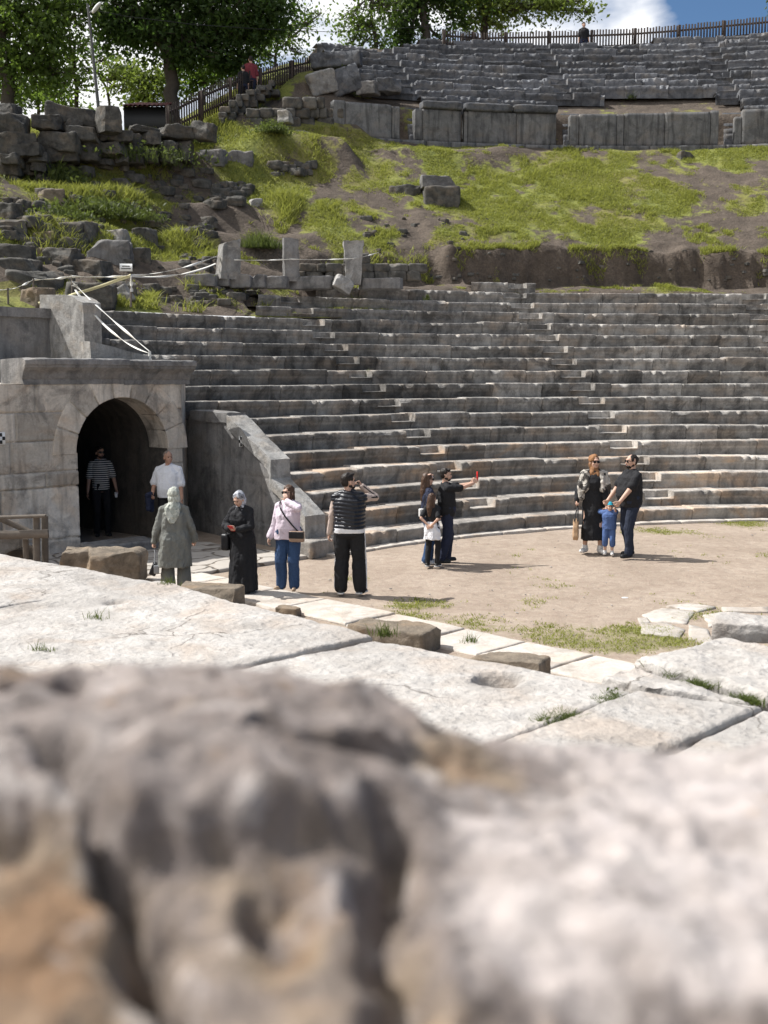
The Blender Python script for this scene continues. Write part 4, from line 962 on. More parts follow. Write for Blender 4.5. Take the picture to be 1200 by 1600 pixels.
for a in [
    (52, 363, 87, 389, 'reddish squared block on the heap left of the warning sign', 'brown', .6), (86, 370, 136, 396, 'dark block between the reddish block and the pale leaning block', 'ruin', .45),
    (113, 348, 150, 374, 'squared grey block on top of the heap above the barrier tape', 'ruin', .6), (-4, 383, 53, 411, 'long dark block at the left edge above the barrier tape', 'ruin', .35), (52, 388, 74, 411, 'small brown block under the reddish squared block', 'brown', .4),
    (73, 388, 122, 414, 'wide grey block under the heap left of the big pale block', 'ruin', .55), (140, 377, 207, 412, 'big pale-faced block with slanted top just above the warning sign', 'grey', .35), (198, 388, 234, 412, 'dark block in shade right of the big pale-faced block', 'ruin', .3),
    (115, 407, 178, 430, 'long low block with a light cross mark left of the warning sign', 'ruin', .42), (-6, 404, 62, 432, 'mossy dark block at the left edge behind the tape', 'ruin', .4), (12, 425, 99, 454, 'broad block behind the taped posts at the left', 'ruin', .45), (36, 451, 82, 482, 'brown block under the broad block behind the taped posts', 'brown', .4),
    (190, 324, 214, 346, 'small upright stone in green weeds on the left slope', 'ruin', .5), (206, 357, 246, 377, 'dark squat stone at the edge of the bare earth slope', 'ruin', .4), (158, 360, 201, 380, 'low pale stone between grass and the bare earth slope', 'pale', .5), (62, 298, 104, 318, 'brown flat-topped stone below the left end of the ruined wall', 'brown', .5),
    (-5, 343, 42, 372, 'grey stone outcrop in grass at the left edge', 'ruin', .5), (44, 349, 72, 372, 'grey broken stone in weeds left of the squared grey block', 'ruin', .45), (100, 444, 182, 478, 'long dark block under the tape behind the stone pier', 'ruin', .42), (168, 440, 212, 462, 'dark block under the hanging end of the tape', 'ruin', .4),
    (306, 236, 357, 259, 'long rounded grey boulder on the bank below the rubble wall', 'grey', .5), (357, 238, 396, 257, 'squared grey stone beside the long rounded boulder', 'grey', .45), (388, 311, 409, 323, 'small pale stone on the bare earth by the path', 'pale', .55),
    (612, 291, 661, 305, 'low flat stone left of the two stacked blocks in the grass', 'ruin', .45), (661, 293, 716, 324, 'rough lower block of the two stacked in the grass', 'ruin', .42), (1058, 238, 1082, 250, 'flat grey stone in the brown grass at the upper right', 'ruin', .5),
    (-6, 318, 34, 346, 'dark stone ledge at the left edge under the ruined wall', 'ruin', .4), (96, 398, 124, 414, 'small grey stone wedged in front of the wide grey block', 'ruin', .4)]:
    x0, y0, x1, y1, lab, mt, tn = a
    loose(x0, y0, x1, y1, lab, mat=mt, tone=tn, sink=0.15)
hb = hit(688, 320)
loose(657, 277, 711, 296, 'squared upper block of the two stacked in the grass', 0.9, 'grey', D=hb[1] + 0.02, tone=0.42, rot=0.1, rnd=0.12, sink=0.02)
loose(177, 449, 216, 473, 'pale slab leaning on the rubble near the hanging tape', 0.3, 'pale', tilt=(0, -0.5))

# row of kerb blocks along the walkway and small rubble heaps
rowb = [(284, 429, 341, 444), (340, 428, 363, 444), (362, 429, 396, 446), (395, 430, 418, 446), (417, 432, 452, 447), (451, 432, 521, 448), (559, 435, 628, 448)]
lab = ['leftmost stone block of the low kerb row under the leaning stone', 'short stone block second from the left in the low kerb row', 'squared stone block third from the left in the low kerb row', 'short block just left of the middle stele in the low kerb row', 'stone block in front of the middle stele in the low kerb row', 'long stone block between the two right stelae in the low kerb row', 'long stone block right of the pale-topped stele in the low kerb row']
for i, (x0, y0, x1, y1) in enumerate(rowb):
    loose(x0, y0, x1, y1, lab[i], 0.5, 'grey', D=30.2 + (x0 - 284) / 300 * 1.1, tone=0.36 + 0.1 * rng.random(), rot=-0.2, rnd=0.2, rough=0.03, group='kerb row below the stelae')
loose(516, 432, 545, 449, 'pale broken slab tilted beside the pale-topped stele', 0.4, 'pale', D=30.6, tilt=(0, 0.5), tone=.6)
def rubble_heap(name, x0, y0, x1, y1, n, s, label, mat='ruin', cat='rubble', step=0.0, D=None, seed=5):
    r = np.random.default_rng(seed); mb = MB()
    for i in range(n):
        u, v = r.uniform(x0, x1), r.uniform(y0, y1); h = hit(u, v)
        if D is not None: h = P(u, v, D + r.uniform(-.08, .12) + (y1 - v) * step)
        if h is None: continue
        q = s * r.uniform(0.5, 1.5); mb.join(rock_mb((h[0], h[1], h[2] - q * 0.35), (q * r.uniform(0.9, 1.7), q, q * 0.75), seed * 100 + i, r.uniform(-.6, .6), n=7, rnd=0.4, rough=0.09, facet=2, tone=r.uniform(0.3, 0.62)))
    return tag(build(name, mb, M[mat], sharp=60), label, cat, kind='stuff')
rubble_heap('rubble', 332, 286, 388, 322, 34, 0.28, 'heap of broken stones on the bare earth slope', seed=6)
rubble_heap('rubble', 290, 375, 345, 425, 24, 0.22, 'broken stones left of the leaning grey stele', seed=7)
rubble_heap('rubble', 225, 450, 400, 478, 40, 0.22, 'broken stones in the earth above the highest seat rows', seed=8)
rubble_heap('rubble', 285, 345, 335, 370, 18, 0.25, 'broken stones at the edge of the left grass', seed=9)
rubble_heap('rubble', 420, 255, 490, 275, 14, 0.3, 'broken stones under the shaded grassy bank', seed=10)
rubble_heap('rubble', 560, 335, 760, 392, 26, 0.16, 'small stones in the worn grass', seed=11)
rubble_heap('rubble', 640, 388, 1200, 440, 60, 0.10, 'small stones stuck in the earth cut', seed=12)
rubble_heap('rubble', 30, 300, 330, 420, 60, 0.2, 'small stones strewn over the left slope', seed=13)

rubble_heap('rubble', 100, 255, 330, 300, 30, 0.3, 'fallen stones at the foot of the ruined wall', seed=14)
rubble_heap('rubble', 0, 300, 130, 440, 70, 0.3, 'broken stones filling the gaps of the left heap', seed=15)
# three standing stones
def stele(px, ytop, ybot, w, D, seed, label, mat='grey', lean=0.0, topw=1.0, tone=0.5, rot=0.0, dep=0.26):
    c = P(px, ybot, D); h = P(px, ytop, D)[2] - c[2]; V, Q = _cube(18); V = V.copy(); t = (V[:, 2] + 1) / 2
    W = np.stack([V[:, 0] * w / 2 * (1 + (topw - 1) * t), V[:, 1] * dep / 2, t * (h + 0.12) - 0.12], -1)
    W[:, 2] += (V[:, 2] > 0.8) * W[:, 0] * lean * 1.2; W[:, 0] += lean * t * h * 0.3
    W += fbm(W / 0.25 + seed, 4, seed)[:, None] * 0.04 + fbm(W / 0.08, 3, seed)[:, None] * 0.012
    Rm = np.array(Matrix.Rotation(rot, 3, 'Z')); W = W @ Rm.T + c
    return tag(build('stele', MB().add(W, Q=Q, tone=tone), M[mat], sharp=55), label, 'standing stone')
stele(356, 378, 430, 0.58, 30.6, 41, 'broad grey standing stone tied with barrier tape, leaning left', 'pale', 0.25, 0.8, 0.45, 0.5, 0.4)
stele(455, 373, 433, 0.42, 31.0, 42, 'narrow grey standing stone in the middle of the three', 'grey', -0.05, 0.95, 0.55, 0.3)
stele(552, 377, 438, 0.40, 31.3, 43, 'standing stone with a pale wedge-shaped top', 'pale', 0.0, 1.35, 0.6, 0.1)

def stone_wall(name, label, xs, ybot, ytop, D0, D1, seed, s=0.35, mat='ruin', dep=0.5):
    """rubble masonry between two picture columns"""
    t = thing(name, P((xs[0] + xs[1]) / 2, ybot((xs[0] + xs[1]) / 2), (D0 + D1) / 2), label, 'wall'); r = np.random.default_rng(seed); mb = MB()
    x = xs[0]
    cols = []
    yb = max(ybot(xs[0]), ybot(xs[1])) + 2; y = yb; row = 0
    while y > min(ytop(xs[0]), ytop(xs[1]), ytop((xs[0] + xs[1]) / 2)):
        hh = r.uniform(0.7, 1.25) * s * FPX / D0; x = xs[0] + r.uniform(-0.5, 0) * s * FPX / D0
        while x < xs[1]:
            ww = r.uniform(0.8, 2.0) * s * FPX / D0; xm = x + ww / 2
            if ytop(xm) - 2 < y - hh * 0.5 and y < ybot(xm) + hh:
                D = D0 + (D1 - D0) * (xm - xs[0]) / (xs[1] - xs[0]) + r.uniform(-.06, .06) + row * 0.03
                mb.join(sb(x, y - hh, x + ww * 1.02, y + 1, D, dep, int(seed * 100 + x), n=8, rnd=0.4, rough=0.06, facet=1, tone=r.uniform(0.34, 0.66), sink=0.02))
            x += ww
        y -= hh; row += 1
    build('masonry', mb, M[mat], t, sharp=60)
    return t
stone_wall('rubble_wall', 'rubble stone wall on the grassy bank left of the upright podium slabs', (388, 522), lambda x: np.interp(x, [388, 440, 522], [200, 204, 192]), lambda x: np.interp(x, [388, 430, 470, 495, 522], [176, 165, 146, 150, 168]), 41.6, 43.2, 21, 0.36)
stone_wall('rubble_wall', 'rubble stone footing in the earth cut behind the standing stones', (470, 645), lambda x: 436, lambda x: np.interp(x, [470, 560, 645], [412, 405, 420]), 32.0, 32.4, 22, 0.28)
stone_wall('rubble_wall', 'crumbling rubble wall along the slope under the left picket fence', (345, 425), lambda x: np.interp(x, [345, 380, 425], [192, 176, 142]), lambda x: np.interp(x, [345, 385, 425], [170, 146, 129]), 40.9, 43.7, 23, 0.2)
loose(436, 173, 456, 190, 'pale squared stone set in the rubble wall by the podium', 0.4, 'pale', D=41.6, tone=.6)
loose(444, 204, 482, 217, 'pale loose block lying left of the podium base', 0.5, 'pale', D=42.2, tone=.45)
# slumped slabs at the left end of the upper seats
loose(488, 83, 565, 104, 'long worn coping stone at the highest left corner of the upper seats', 0.7, 'upper', D=46.0, rnd=0.3, tilt=(0, -0.03), tone=.6, rot=-0.2)
loose(486, 112, 528, 137, 'paler half of the fallen slab below the worn coping stone', 1.0, 'pale', D=44.8, tilt=(0.25, -0.30), tone=.4, sink=0.25, rot=0.2)
loose(520, 106, 568, 134, 'darker half of the fallen slab below the worn coping stone', 0.9, 'upper', D=45.0, tilt=(0.2, -0.32), tone=.6, sink=0.3, rot=0.1)
loose(546, 117, 582, 133, 'small dark block beside the fallen slab', 0.6, 'upper', D=45.2, tone=.5)
loose(560, 129, 591, 146, 'pale-edged block left of the upper stairway', 0.6, 'grey', D=44.9, tone=.4)
loose(588, 125, 626, 143, 'dark long block just left of the upper stairway', 0.7, 'upper', D=45.1, tone=.55)

# ---------------------------------------------------------------- small site furniture
M['tape'] = plain('white_plastic_tape', (0.78, 0.76, 0.70), 0.5, 0.05)
M['tape_y'] = plain('yellowed_plastic_tape', (0.66, 0.60, 0.34), 0.5, 0.08)
M['wood'] = plain('weathered_grey_wood', (0.16, 0.135, 0.11), 0.85, 0.35, 14, 0.4)
M['black'] = plain('black_paint', (0.02, 0.02, 0.02), 0.5, 0.1)
M['whitep'] = plain('white_card', (0.75, 0.75, 0.73), 0.6, 0.04)
M['pole'] = plain('dull_dark_steel', (0.10, 0.10, 0.10), 0.6, 0.15, 20, 0.05)
M['metal'] = plain('galvanised_steel', (0.30, 0.31, 0.32), 0.45, 0.1, 20, 0.05, 0.4)
def ribbon(a, b, w=0.05, sag=0.05, tw=2.0, n=24, seed=0):
    a, b = np.asarray(a), np.asarray(b); t = np.linspace(0, 1, n)[:, None]; p = a + (b - a) * t; p[:, 2] -= 4 * sag * (t * (1 - t))[:, 0]
    d = (b - a) / np.linalg.norm(b - a); s = np.cross(d, [0, 0, 1.0]); s /= np.linalg.norm(s); u = np.cross(s, d)
    an = (tw * t[:, 0] * 2 + seed + 0.8 * np.sin(t[:, 0] * 9 + seed)); w_ = (np.cos(an)[:, None] * u + np.sin(an)[:, None] * s) * w / 2
    nrm = np.cross(w_, d); nrm /= np.linalg.norm(nrm, axis=1, keepdims=True); e = nrm * 0.003
    X = np.stack([p - w_ - e, p + w_ - e, p + w_ + e, p - w_ + e], 1); mb = MB(); mb.grid(X, closed_v=True); return mb
pier_top = P(119, 447, 24.75); knot = P(234, 549, 22.6); pst = P(204, 431, 25.6); st1 = P(341, 399, 30.5); st1b = P(337, 412, 30.5)
mb = ribbon(pier_top, knot, 0.055, 0.03); mb.join(ribbon(pier_top + [-.02, 0, -0.08], knot + [-0.03, 0, -0.03], 0.05, 0.22, seed=1)); tl = MB()
for i in range(4): mb.join(ribbon(knot, knot + np.array([rng.normal(0, .05), rng.normal(0, .04), -0.16 - .08 * rng.random()]), 0.05, 0, 2, 8, i))
for i in range(3): mb.join(ribbon(pier_top, pier_top + np.array([rng.normal(0, .08), -0.1, 0.12 * rng.random()]), 0.06, 0, 2, 8, i))
tag(build('barrier_tape', mb, M['tape']), 'white barrier tape slanting from the stone pier down to the seats', 'barrier tape')
mb = ribbon(pst, st1, 0.06, 0.1); mb.join(ribbon(pst, st1b, 0.05, 0.14, seed=2))
tag(build('barrier_tape', mb, M['tape']), 'white barrier tape running up to the broad leaning standing stone', 'barrier tape')
pa = P(52, 437, 25.5); pb = P(12, 453, 25.0); pc = P(112, 432, 25.6)
mb = ribbon(P(-60, 449, 25), pb, 0.05, 0.03); mb.join(ribbon(pb, pa, 0.05, 0.03)); mb.join(ribbon(pa, pc, 0.055, 0.02)); mb.join(ribbon(pc, pst, 0.055, 0.02)); mb.join(ribbon(pst, pst + [0.02, 0, -0.35], 0.07, 0, 1, 8))
tag(build('barrier_tape', mb, M['tape']), 'white barrier tape strung level between the thin posts at the left', 'barrier tape')
mb = ribbon(P(60, 474, 25.2), pst, 0.06, 0.04, seed=3); mb.join(ribbon(P(70, 470, 25.2), pst + [0, 0, 0.03], 0.05, 0.05, seed=4))
tag(build('barrier_tape', mb, M['tape_y']), 'yellowish barrier tape slanting up from the left wall to the middle post', 'barrier tape')
mb = ribbon(P(366, 406, 30.3), P(455, 405, 30.75), 0.035, 0.02); mb.join(ribbon(P(455, 405, 30.75), P(552, 404, 31.05), 0.035, 0.02)); mb.join(ribbon(P(552, 404, 31.05), P(592, 394, 32.3), 0.035, 0.02))
tag(build('barrier_tape', mb, M['tape']), 'thin white cord stretched across the three standing stones', 'barrier tape')
for (u, v0, v1, D, lab_) in ((52, 435, 482, 25.5, 'thin wooden post carrying tape above the parapet wall'), (12, 450, 482, 25.0, 'thin short post carrying tape at the far left edge'), (112, 429, 474, 25.7, 'thin wooden post behind the top of the stone pier'), (204, 428, 462, 25.65, 'thin wooden post with a hanging tape end near the white sign')):
    a, b = P(u, v1, D), P(u, v0, D)
    mb = tube([a - [0, 0, 0.25], a * 0.5 + b * 0.5 + [0.01, 0, 0], b], [0.026, 0.023, 0.02], 8); mb.join(tube([b - [0, 0, 0.05], b - [0, 0, 0.01]], 0.03, 8))
    tag(build('barrier_post', mb, M['wood']), lab_, 'post')
sg = thing('warning_sign', P(197, 424, 26.2), 'small white sign card with two dark text lines on the left slope', 'sign')
c = P(197, 418, 26.2); build('board', box_mb(c, (0.29, 0.02, 0.17), 0.08, 0.004), M['whitep'], sg)
mb = MB()
for k, (dx, w) in enumerate(((0, 0.17), (0.0, 0.21))): mb.join(box_mb(c + np.array([dx, -0.013, 0.03 - 0.055 * k]), (w, 0.006, 0.02), 0.08, 0.001))
build('lettering', mb, M['black'], sg)
build('stake', tube([c + [0, 0.02, -0.35], c + [0, 0.02, 0.05]], 0.015, 8), M['wood'], sg)
def target(c, ex, nrm, label):
    t = thing('survey_target', c, label, 'survey target'); up = np.array([0, 0, 1.0]); A = np.array([ex, nrm, up])
    build('card', box_mb(c, (0.11, 0.008, 0.21), axes=A, bev=0.001), M['whitep'], t); mb = MB()
    for sx, sz in ((-1, 1), (1, 0), (-1, -1)): mb.join(box_mb(c + ex * 0.0255 * sx + up * 0.062 * sz + nrm * 0.006, (0.048, 0.006, 0.06), axes=A, bev=0.001))
    build('check_pattern', mb, M['black'], t)
ct = rl(2.42, 0.05, 1.93); target(ct, np.array([rw_d[0], rw_d[1], 0]), np.array([rw_n[0], rw_n[1], 0]), 'black and white checked survey card on the grey retaining wall')
ct = gl(-1.42, 0.035, 2.13); target(ct, np.array([ge[0], ge[1], 0]), np.array([gn[0], gn[1], 0]), 'black and white checked survey card on the gateway wall at the left edge')

# wooden barrier at the foot of the gateway wall
wb = thing('wooden_barrier', P(20, 880, 17.2), 'rough wooden barrier frame with crossed planks at the left edge', 'barrier')
def plank(u0, v0, u1, v1, D0, D1, w, t_, name, par, mat='wood'):
    a, b = P(u0, v0, D0), P(u1, v1, D1); d = b - a; Ln = np.linalg.norm(d); d /= Ln
    y = np.array([0.2, -1.0, 0]); y -= d * y.dot(d); y /= np.linalg.norm(y); z = np.cross(d, y)
    build(name, box_mb((a + b) / 2, (Ln, t_, w), axes=np.array([d, y, z]), bev=0.006), M[mat], par)
for u in (57, 70): plank(u, 806, u + 1, 905, 17.2 + (u - 57) * 0.02, 17.2 + (u - 57) * 0.02, 0.10, 0.06, 'post', wb)
plank(-60, 811, 72, 806, 17.0, 17.1, 0.05, 0.07, 'rail', wb); plank(-60, 838, 76, 834, 17.0, 17.1, 0.13, 0.04, 'rail', wb)
plank(-5, 808, 62, 838, 17.25, 17.25, 0.09, 0.03, 'brace', wb); plank(40, 842, 42, 900, 17.3, 17.3, 0.09, 0.03, 'slat', wb); plank(55, 842, 57, 900, 17.35, 17.35, 0.08, 0.03, 'slat', wb); plank(-50, 806, -48, 900, 17.2, 17.2, 0.10, 0.06, 'post', wb)
c = P(5, 872, 17.9); tag(build('stone_block', rock_mb((c[0], c[1], -0.02), (1.0, 0.5, 0.46), 871, 0.5, n=16, rnd=0.3, rough=0.08, facet=2), M['brown']), 'brown stone block behind the wooden barrier', 'stone block')
c = P(20, 838, 17.6); tag(build('stone_slab', rock_mb((c[0], c[1], 0.46), (0.55, 0.3, 0.28), 872, 0.4, n=14, rnd=0.3, rough=0.08, facet=2, tilt=(0.2, -0.3)), M['pale']), 'pale broken stone heaped behind the wooden barrier planks', 'stone')

# ---------------------------------------------------------------- picket fences
M['picket'] = plain('dark_fence_wood', (0.055, 0.04, 0.032), 0.8, 0.3, 10, 0.3)
def fence(label, pts, h, gap=0.135, pw=0.075, post_every=2.0):
    pts = np.asarray(pts, float); t = thing('picket_fence', pts[len(pts) // 2], label, 'fence')
    seg = np.linalg.norm(np.diff(pts, axis=0), axis=1); cum = np.r_[0, np.cumsum(seg)]
    at = lambda s: np.array([np.interp(s, cum, pts[:, k]) for k in range(3)])
    pk = MB(); r = np.random.default_rng(3); s = 0.05
    while s < cum[-1]:
        p = at(s); q = at(min(s + 0.05, cum[-1])) - at(max(s - 0.05, 0)); a = math.atan2(q[1], q[0]); hh = h + r.normal(0, 0.015)
        pk.join(box_mb(p + [0, 0, hh / 2 + 0.06], (pw, 0.022, hh), a, 0.008)); s += gap
    build('picket_panel', pk, M['picket'], t)
    for z in (0.28, h - 0.18):
        X = [at(s) + [0, 0, z] for s in np.linspace(0, cum[-1], max(2, int(cum[-1] / 0.8)))]; mb = MB()
        for a, b in zip(X[:-1], X[1:]):
            d = b - a; L_ = np.linalg.norm(d); d /= L_; y = np.cross([0, 0, 1.0], d); y /= np.linalg.norm(y); mb.join(box_mb((a + b) / 2 + y * 0.035, (L_, 0.04, 0.08), axes=np.array([d, y, np.cross(d, y)])))
        build('rail', mb, M['picket'], t)
    s = 0.0
    while s <= cum[-1] + 1e-6:
        p = at(s); build('post', box_mb(p + [0, 0, h / 2 - 0.05], (0.12, 0.12, h + 0.22), 0.3, 0.015), M['picket'], t); s += post_every
    return t
fr = []
for u, yt in ((722, 53), (760, 51), (830, 50), (900, 48), (980, 45), (1050, 40), (1110, 34), (1160, 29), (1215, 24), (1300, 16)):
    R = 43.2; t_ = px_theta(u, R); p = pol(R, t_); D = p[1]; zt = P(u, yt, D)[2]; fr.append([p[0], D, zt - 1.0])
fence('long dark picket fence along the skyline behind the upper seats', fr, 0.95)
fl = []
for u, yt, D in ((262, 166, 39.5), (300, 148, 40.6), (345, 128, 42.2), (380, 114, 43.4), (430, 101, 45.0), (492, 86, 47.0)): p = P(u, yt, D); fl.append([p[0], p[1], p[2] - 1.05])
fence('dark picket fence climbing the grassy slope at the left', fl, 1.0, 0.15, 0.08)
f2 = []
for u, yt, D in ((694, 47, 51.5), (722, 49, 52.0), (746, 50, 53.2)): p = P(u, yt, D); f2.append([p[0], p[1], p[2] - 1.0])
fence('short taller piece of dark picket fence under the trees beside the skyline fence', f2, 0.95, 0.14)

# ---------------------------------------------------------------- lamp post, cable, roofed hut
lp = thing('street_lamp', P(155, 185, 40), 'tall leaning grey lamp post with a white lamp head among the trees', 'street lamp')
a, b = P(156, 190, 40), P(137, 6, 40)
build('pole', tube([a, (a + b) / 2, b], [0.06, 0.05, 0.04], 10), M['pole'], lp)
b2 = P(139, 22, 40); arm = P(147, 18, 39.8)
build('arm', tube([b2, (b2 + arm) / 2 + [0, 0, 0.04], arm], 0.03, 8), M['pole'], lp)
V, Q = _cube(10); W = V / np.linalg.norm(V, axis=1, keepdims=True) * np.array([0.24, 0.11, 0.07]); W[:, 2] = np.where(W[:, 2] < -0.03, -0.03, W[:, 2]); W = W @ np.array(Matrix.Rotation(-0.85, 3, 'Y')).T + P(151, 12, 39.8)
build('lamp_head', MB().add(W, Q=Q), M['whitep'], lp)
cb = [P(u, v, D) for u, v, D in ((137, 14, 40), (200, 26, 41), (300, 38, 42.5), (400, 45, 44), (520, 50, 46), (690, 40, 49))]
tag(build('overhead_cable', tube(cb, 0.011, 6), M['black']), 'thin overhead cable running from the lamp post through the trees', 'cable')
M['tin'] = plain('rusty_red_tin', (0.13, 0.042, 0.036), 0.7, 0.3, 5, 0.3)
hut = thing('roofed_hut', P(232, 185, 43), 'low hut with a dark red tin roof behind the ruined wall', 'hut')
c = P(232, 173, 43.5); W_ = (268 - 198) / FPX * 43
rf = MB(); X = np.zeros((2, 40, 3)); xs_ = np.linspace(-W_ / 2, W_ / 2, 40)
for k, (dy, dz) in enumerate(((-0.9, 0.0), (0.9, 0.5))):
    X[k, :, 0] = c[0] + xs_ * (1 - 0.25 * k) + 0.12 * k; X[k, :, 1] = c[1] + dy; X[k, :, 2] = c[2] + dz + 0.02 * np.sin(np.arange(40) * 1.6)
rf.grid(X, flip=True); X2 = X.copy(); X2[..., 2] -= 0.05; rf.grid(X2)
build('roof', rf, M['tin'], hut); build('wall', box_mb(c + [0, 0.1, -0.55], (W_ * 0.92, 1.5, 1.1), 0, 0.02), M['black'], hut)
# ---------------------------------------------------------------- trees
def leaf_mat(name, c1, c2, trans):
    t = NT(name); v = t.vec(); f = t.noise(1.2, 3, 0.6, v); tn = t.attr()
    col = t.mix(t.math('ADD', t.math('MULTIPLY', f, 0.5), t.math('MULTIPLY', tn, 0.5)), c1, c2)
    m = t.done(col, None, 0.55); tr = t.n('ShaderNodeBsdfTranslucent'); mx = t.n('ShaderNodeMixShader'); out = t.t.nodes['Material Output']
    tc_ = t.mix(0.5, col, trans); t.link(tc_, tr.inputs[0]); mx.inputs[0].default_value = 0.45
    t.link(t.b.outputs[0], mx.inputs[1]); t.link(tr.outputs[0], mx.inputs[2]); t.link(mx.outputs[0], out.inputs[0]); return m
M['leaf_dark'] = leaf_mat('dark_green_leaves', (0.022, 0.045, 0.012), (0.065, 0.105, 0.026), (0.12, 0.22, 0.028))
M['leaf_mid'] = leaf_mat('mid_green_leaves', (0.045, 0.08, 0.018), (0.12, 0.175, 0.04), (0.24, 0.36, 0.04))
M['leaf_light'] = leaf_mat('light_green_leaves', (0.08, 0.12, 0.025), (0.17, 0.22, 0.05), (0.28, 0.36, 0.05))
M['bark'] = plain('grey_brown_bark', (0.075, 0.062, 0.05), 0.9, 0.4, 8, 0.6)

def leaves(pts, size, r, sz_var=0.35):
    n = len(pts); a = r.normal(size=(n, 3)); a /= np.linalg.norm(a, axis=1, keepdims=True)
    up = r.normal(size=(n, 3)) + [0, 0, 0.3]; b = np.cross(a, up); b /= np.linalg.norm(b, axis=1, keepdims=True) + 1e-9
    s = size * (1 + r.normal(0, sz_var, n)).clip(0.4, 2)[:, None]; nr = np.cross(a, b)
    V = np.stack([pts - a * s * 0.5, pts + b * s * 0.30 + nr * s * 0.08, pts + a * s * 0.55, pts - b * s * 0.30 + nr * s * 0.08], 1).reshape(-1, 3)
    Q = np.arange(n * 4).reshape(-1, 4); return V, Q, np.repeat(r.uniform(0, 1, n), 4)

def tree(name, label, base, trunk, blobs, leaf, mat, seed, ncl=1.0, group=None, tr=0.22, spread=0.42, per=26, cat='tree'):
    """base: foot; trunk: list of points (world); blobs: (centre, (rx, ry, rz), clusters)"""
    r = np.random.default_rng(seed); t = thing(name, base, label, cat, group); wood = MB(); V = []; TN = []
    pts = [np.asarray(base, float) - [0, 0, 0.4]] + [np.asarray(p, float) for p in trunk]
    fine = []
    for a, b in zip(pts[:-1], pts[1:]):
        for q in np.linspace(0, 1, 7)[:-1]: fine.append(a + (b - a) * q + r.normal(0, tr * 0.12, 3) * [1, 1, 0])
    fine.append(pts[-1]); fine = np.array(fine); rad = np.interp(np.linspace(0, 1, len(fine)), [0, 0.08, 0.6, 1], [tr * 1.35, tr, tr * 0.75, tr * 0.35])
    wood.join(tube(fine, rad, 9))
    for (c, R, n) in blobs:
        c = np.asarray(c, float); R = np.asarray(R, float); n = int(n * ncl)
        k = r.integers(int(len(fine) * 0.45), len(fine)); s0 = fine[k]; rr = max(0.035, rad[k] * 0.6)
        mid = (s0 * 0.55 + c * 0.45) + r.normal(0, 0.25, 3) + [0, 0, -0.1]
        tt = np.linspace(0, 1, 8)[:, None]; limb = (1 - tt) ** 2 * s0 + 2 * tt * (1 - tt) * mid + tt ** 2 * c
        wood.join(tube(limb, np.linspace(rr, 0.03, 8), 7))
        d = r.normal(size=(n, 3)); d /= np.linalg.norm(d, axis=1, keepdims=True); q = r.uniform(0, 1, n) ** 0.45
        cl = c + d * R * q[:, None] * (1 + 0.35 * r.normal(size=(n, 1)))
        for j in range(min(n, 26)):
            e = cl[j]; s1 = limb[r.integers(3, 8)]; m2 = (s1 + e) / 2 + r.normal(0, 0.12, 3)
            tt = np.linspace(0, 1, 5)[:, None]; wood.join(tube((1 - tt) ** 2 * s1 + 2 * tt * (1 - tt) * m2 + tt ** 2 * e, np.linspace(0.028, 0.008, 5), 5, cap=False))
        for e in cl:
            m_ = max(4, int(per * r.uniform(0.5, 1.6))); sp = spread * r.uniform(0.5, 1.1)
            V.append(e + r.normal(size=(m_, 3)) * sp * [1, 1, 0.6]); TN.append(np.full(m_, r.uniform(0, 1)))
    build('trunk', wood, M['bark'], t)
    vv, Q, tn = leaves(np.concatenate(V), leaf, r); tn = 0.35 * tn + 0.65 * np.repeat(np.concatenate(TN), 4); build('crown', MB().add(vv, Q=Q, tone=tn), M[mat], t, smooth=False)
    return t
def bl(u, v, D, ru, rv, n, dd=None):
    s = D / FPX; return (P(u, v, D), (ru * s, (dd if dd is not None else min(ru, rv) * s * 1.1), rv * s), n)

hb_ = lambda u, v, D: P(u, v, D)
tree('broadleaf_tree', 'dense dark tree with forked grey trunks at the far left edge', hb_(14, 178, 43), [hb_(12, 120, 43), hb_(0, 60, 43), hb_(20, -40, 43)],
     [bl(15, 20, 43, 62, 55, 110), bl(70, 60, 43, 46, 42, 70), bl(30, 105, 43, 52, 34, 60), bl(-50, 80, 43, 60, 60, 60), bl(90, 10, 43.5, 50, 40, 70), bl(85, 112, 43, 30, 24, 26), bl(20, -70, 43, 110, 60, 90)], 0.17, 'leaf_mid', 11, tr=0.27)
tree('broadleaf_tree', 'huge dark tree with a straight trunk behind the red-roofed hut', hb_(268, 182, 45.5), [hb_(268, 120, 45.5), hb_(262, 60, 45.5), hb_(255, -60, 45.5)],
     [bl(255, 45, 45.5, 95, 50, 170), bl(190, 40, 45, 60, 46, 90), bl(340, 55, 45.8, 66, 42, 110), bl(395, 35, 46, 50, 44, 80), bl(300, -10, 45.5, 110, 44, 140), bl(180, -20, 45, 80, 40, 90), bl(425, 5, 46, 36, 40, 46), bl(300, 92, 45, 40, 14, 24), bl(350, 100, 46, 44, 20, 30), bl(270, -90, 45.5, 150, 60, 110)], 0.17, 'leaf_dark', 12, tr=0.30, per=30)
tree('young_tree', 'young thin-stemmed tree against the sky between the lamp post and left tree', hb_(118, 182, 47), [hb_(120, 140, 47), hb_(112, 95, 47), hb_(118, 60, 47)],
     [bl(110, 95, 47, 24, 22, 15), bl(135, 70, 47, 26, 20, 14), bl(95, 140, 47, 22, 14, 10), bl(125, 128, 47, 28, 16, 13), bl(140, 112, 47.4, 20, 14, 8), bl(80, 152, 47.4, 22, 12, 9)], 0.15, 'leaf_mid', 13, tr=0.09, per=16, group=None)
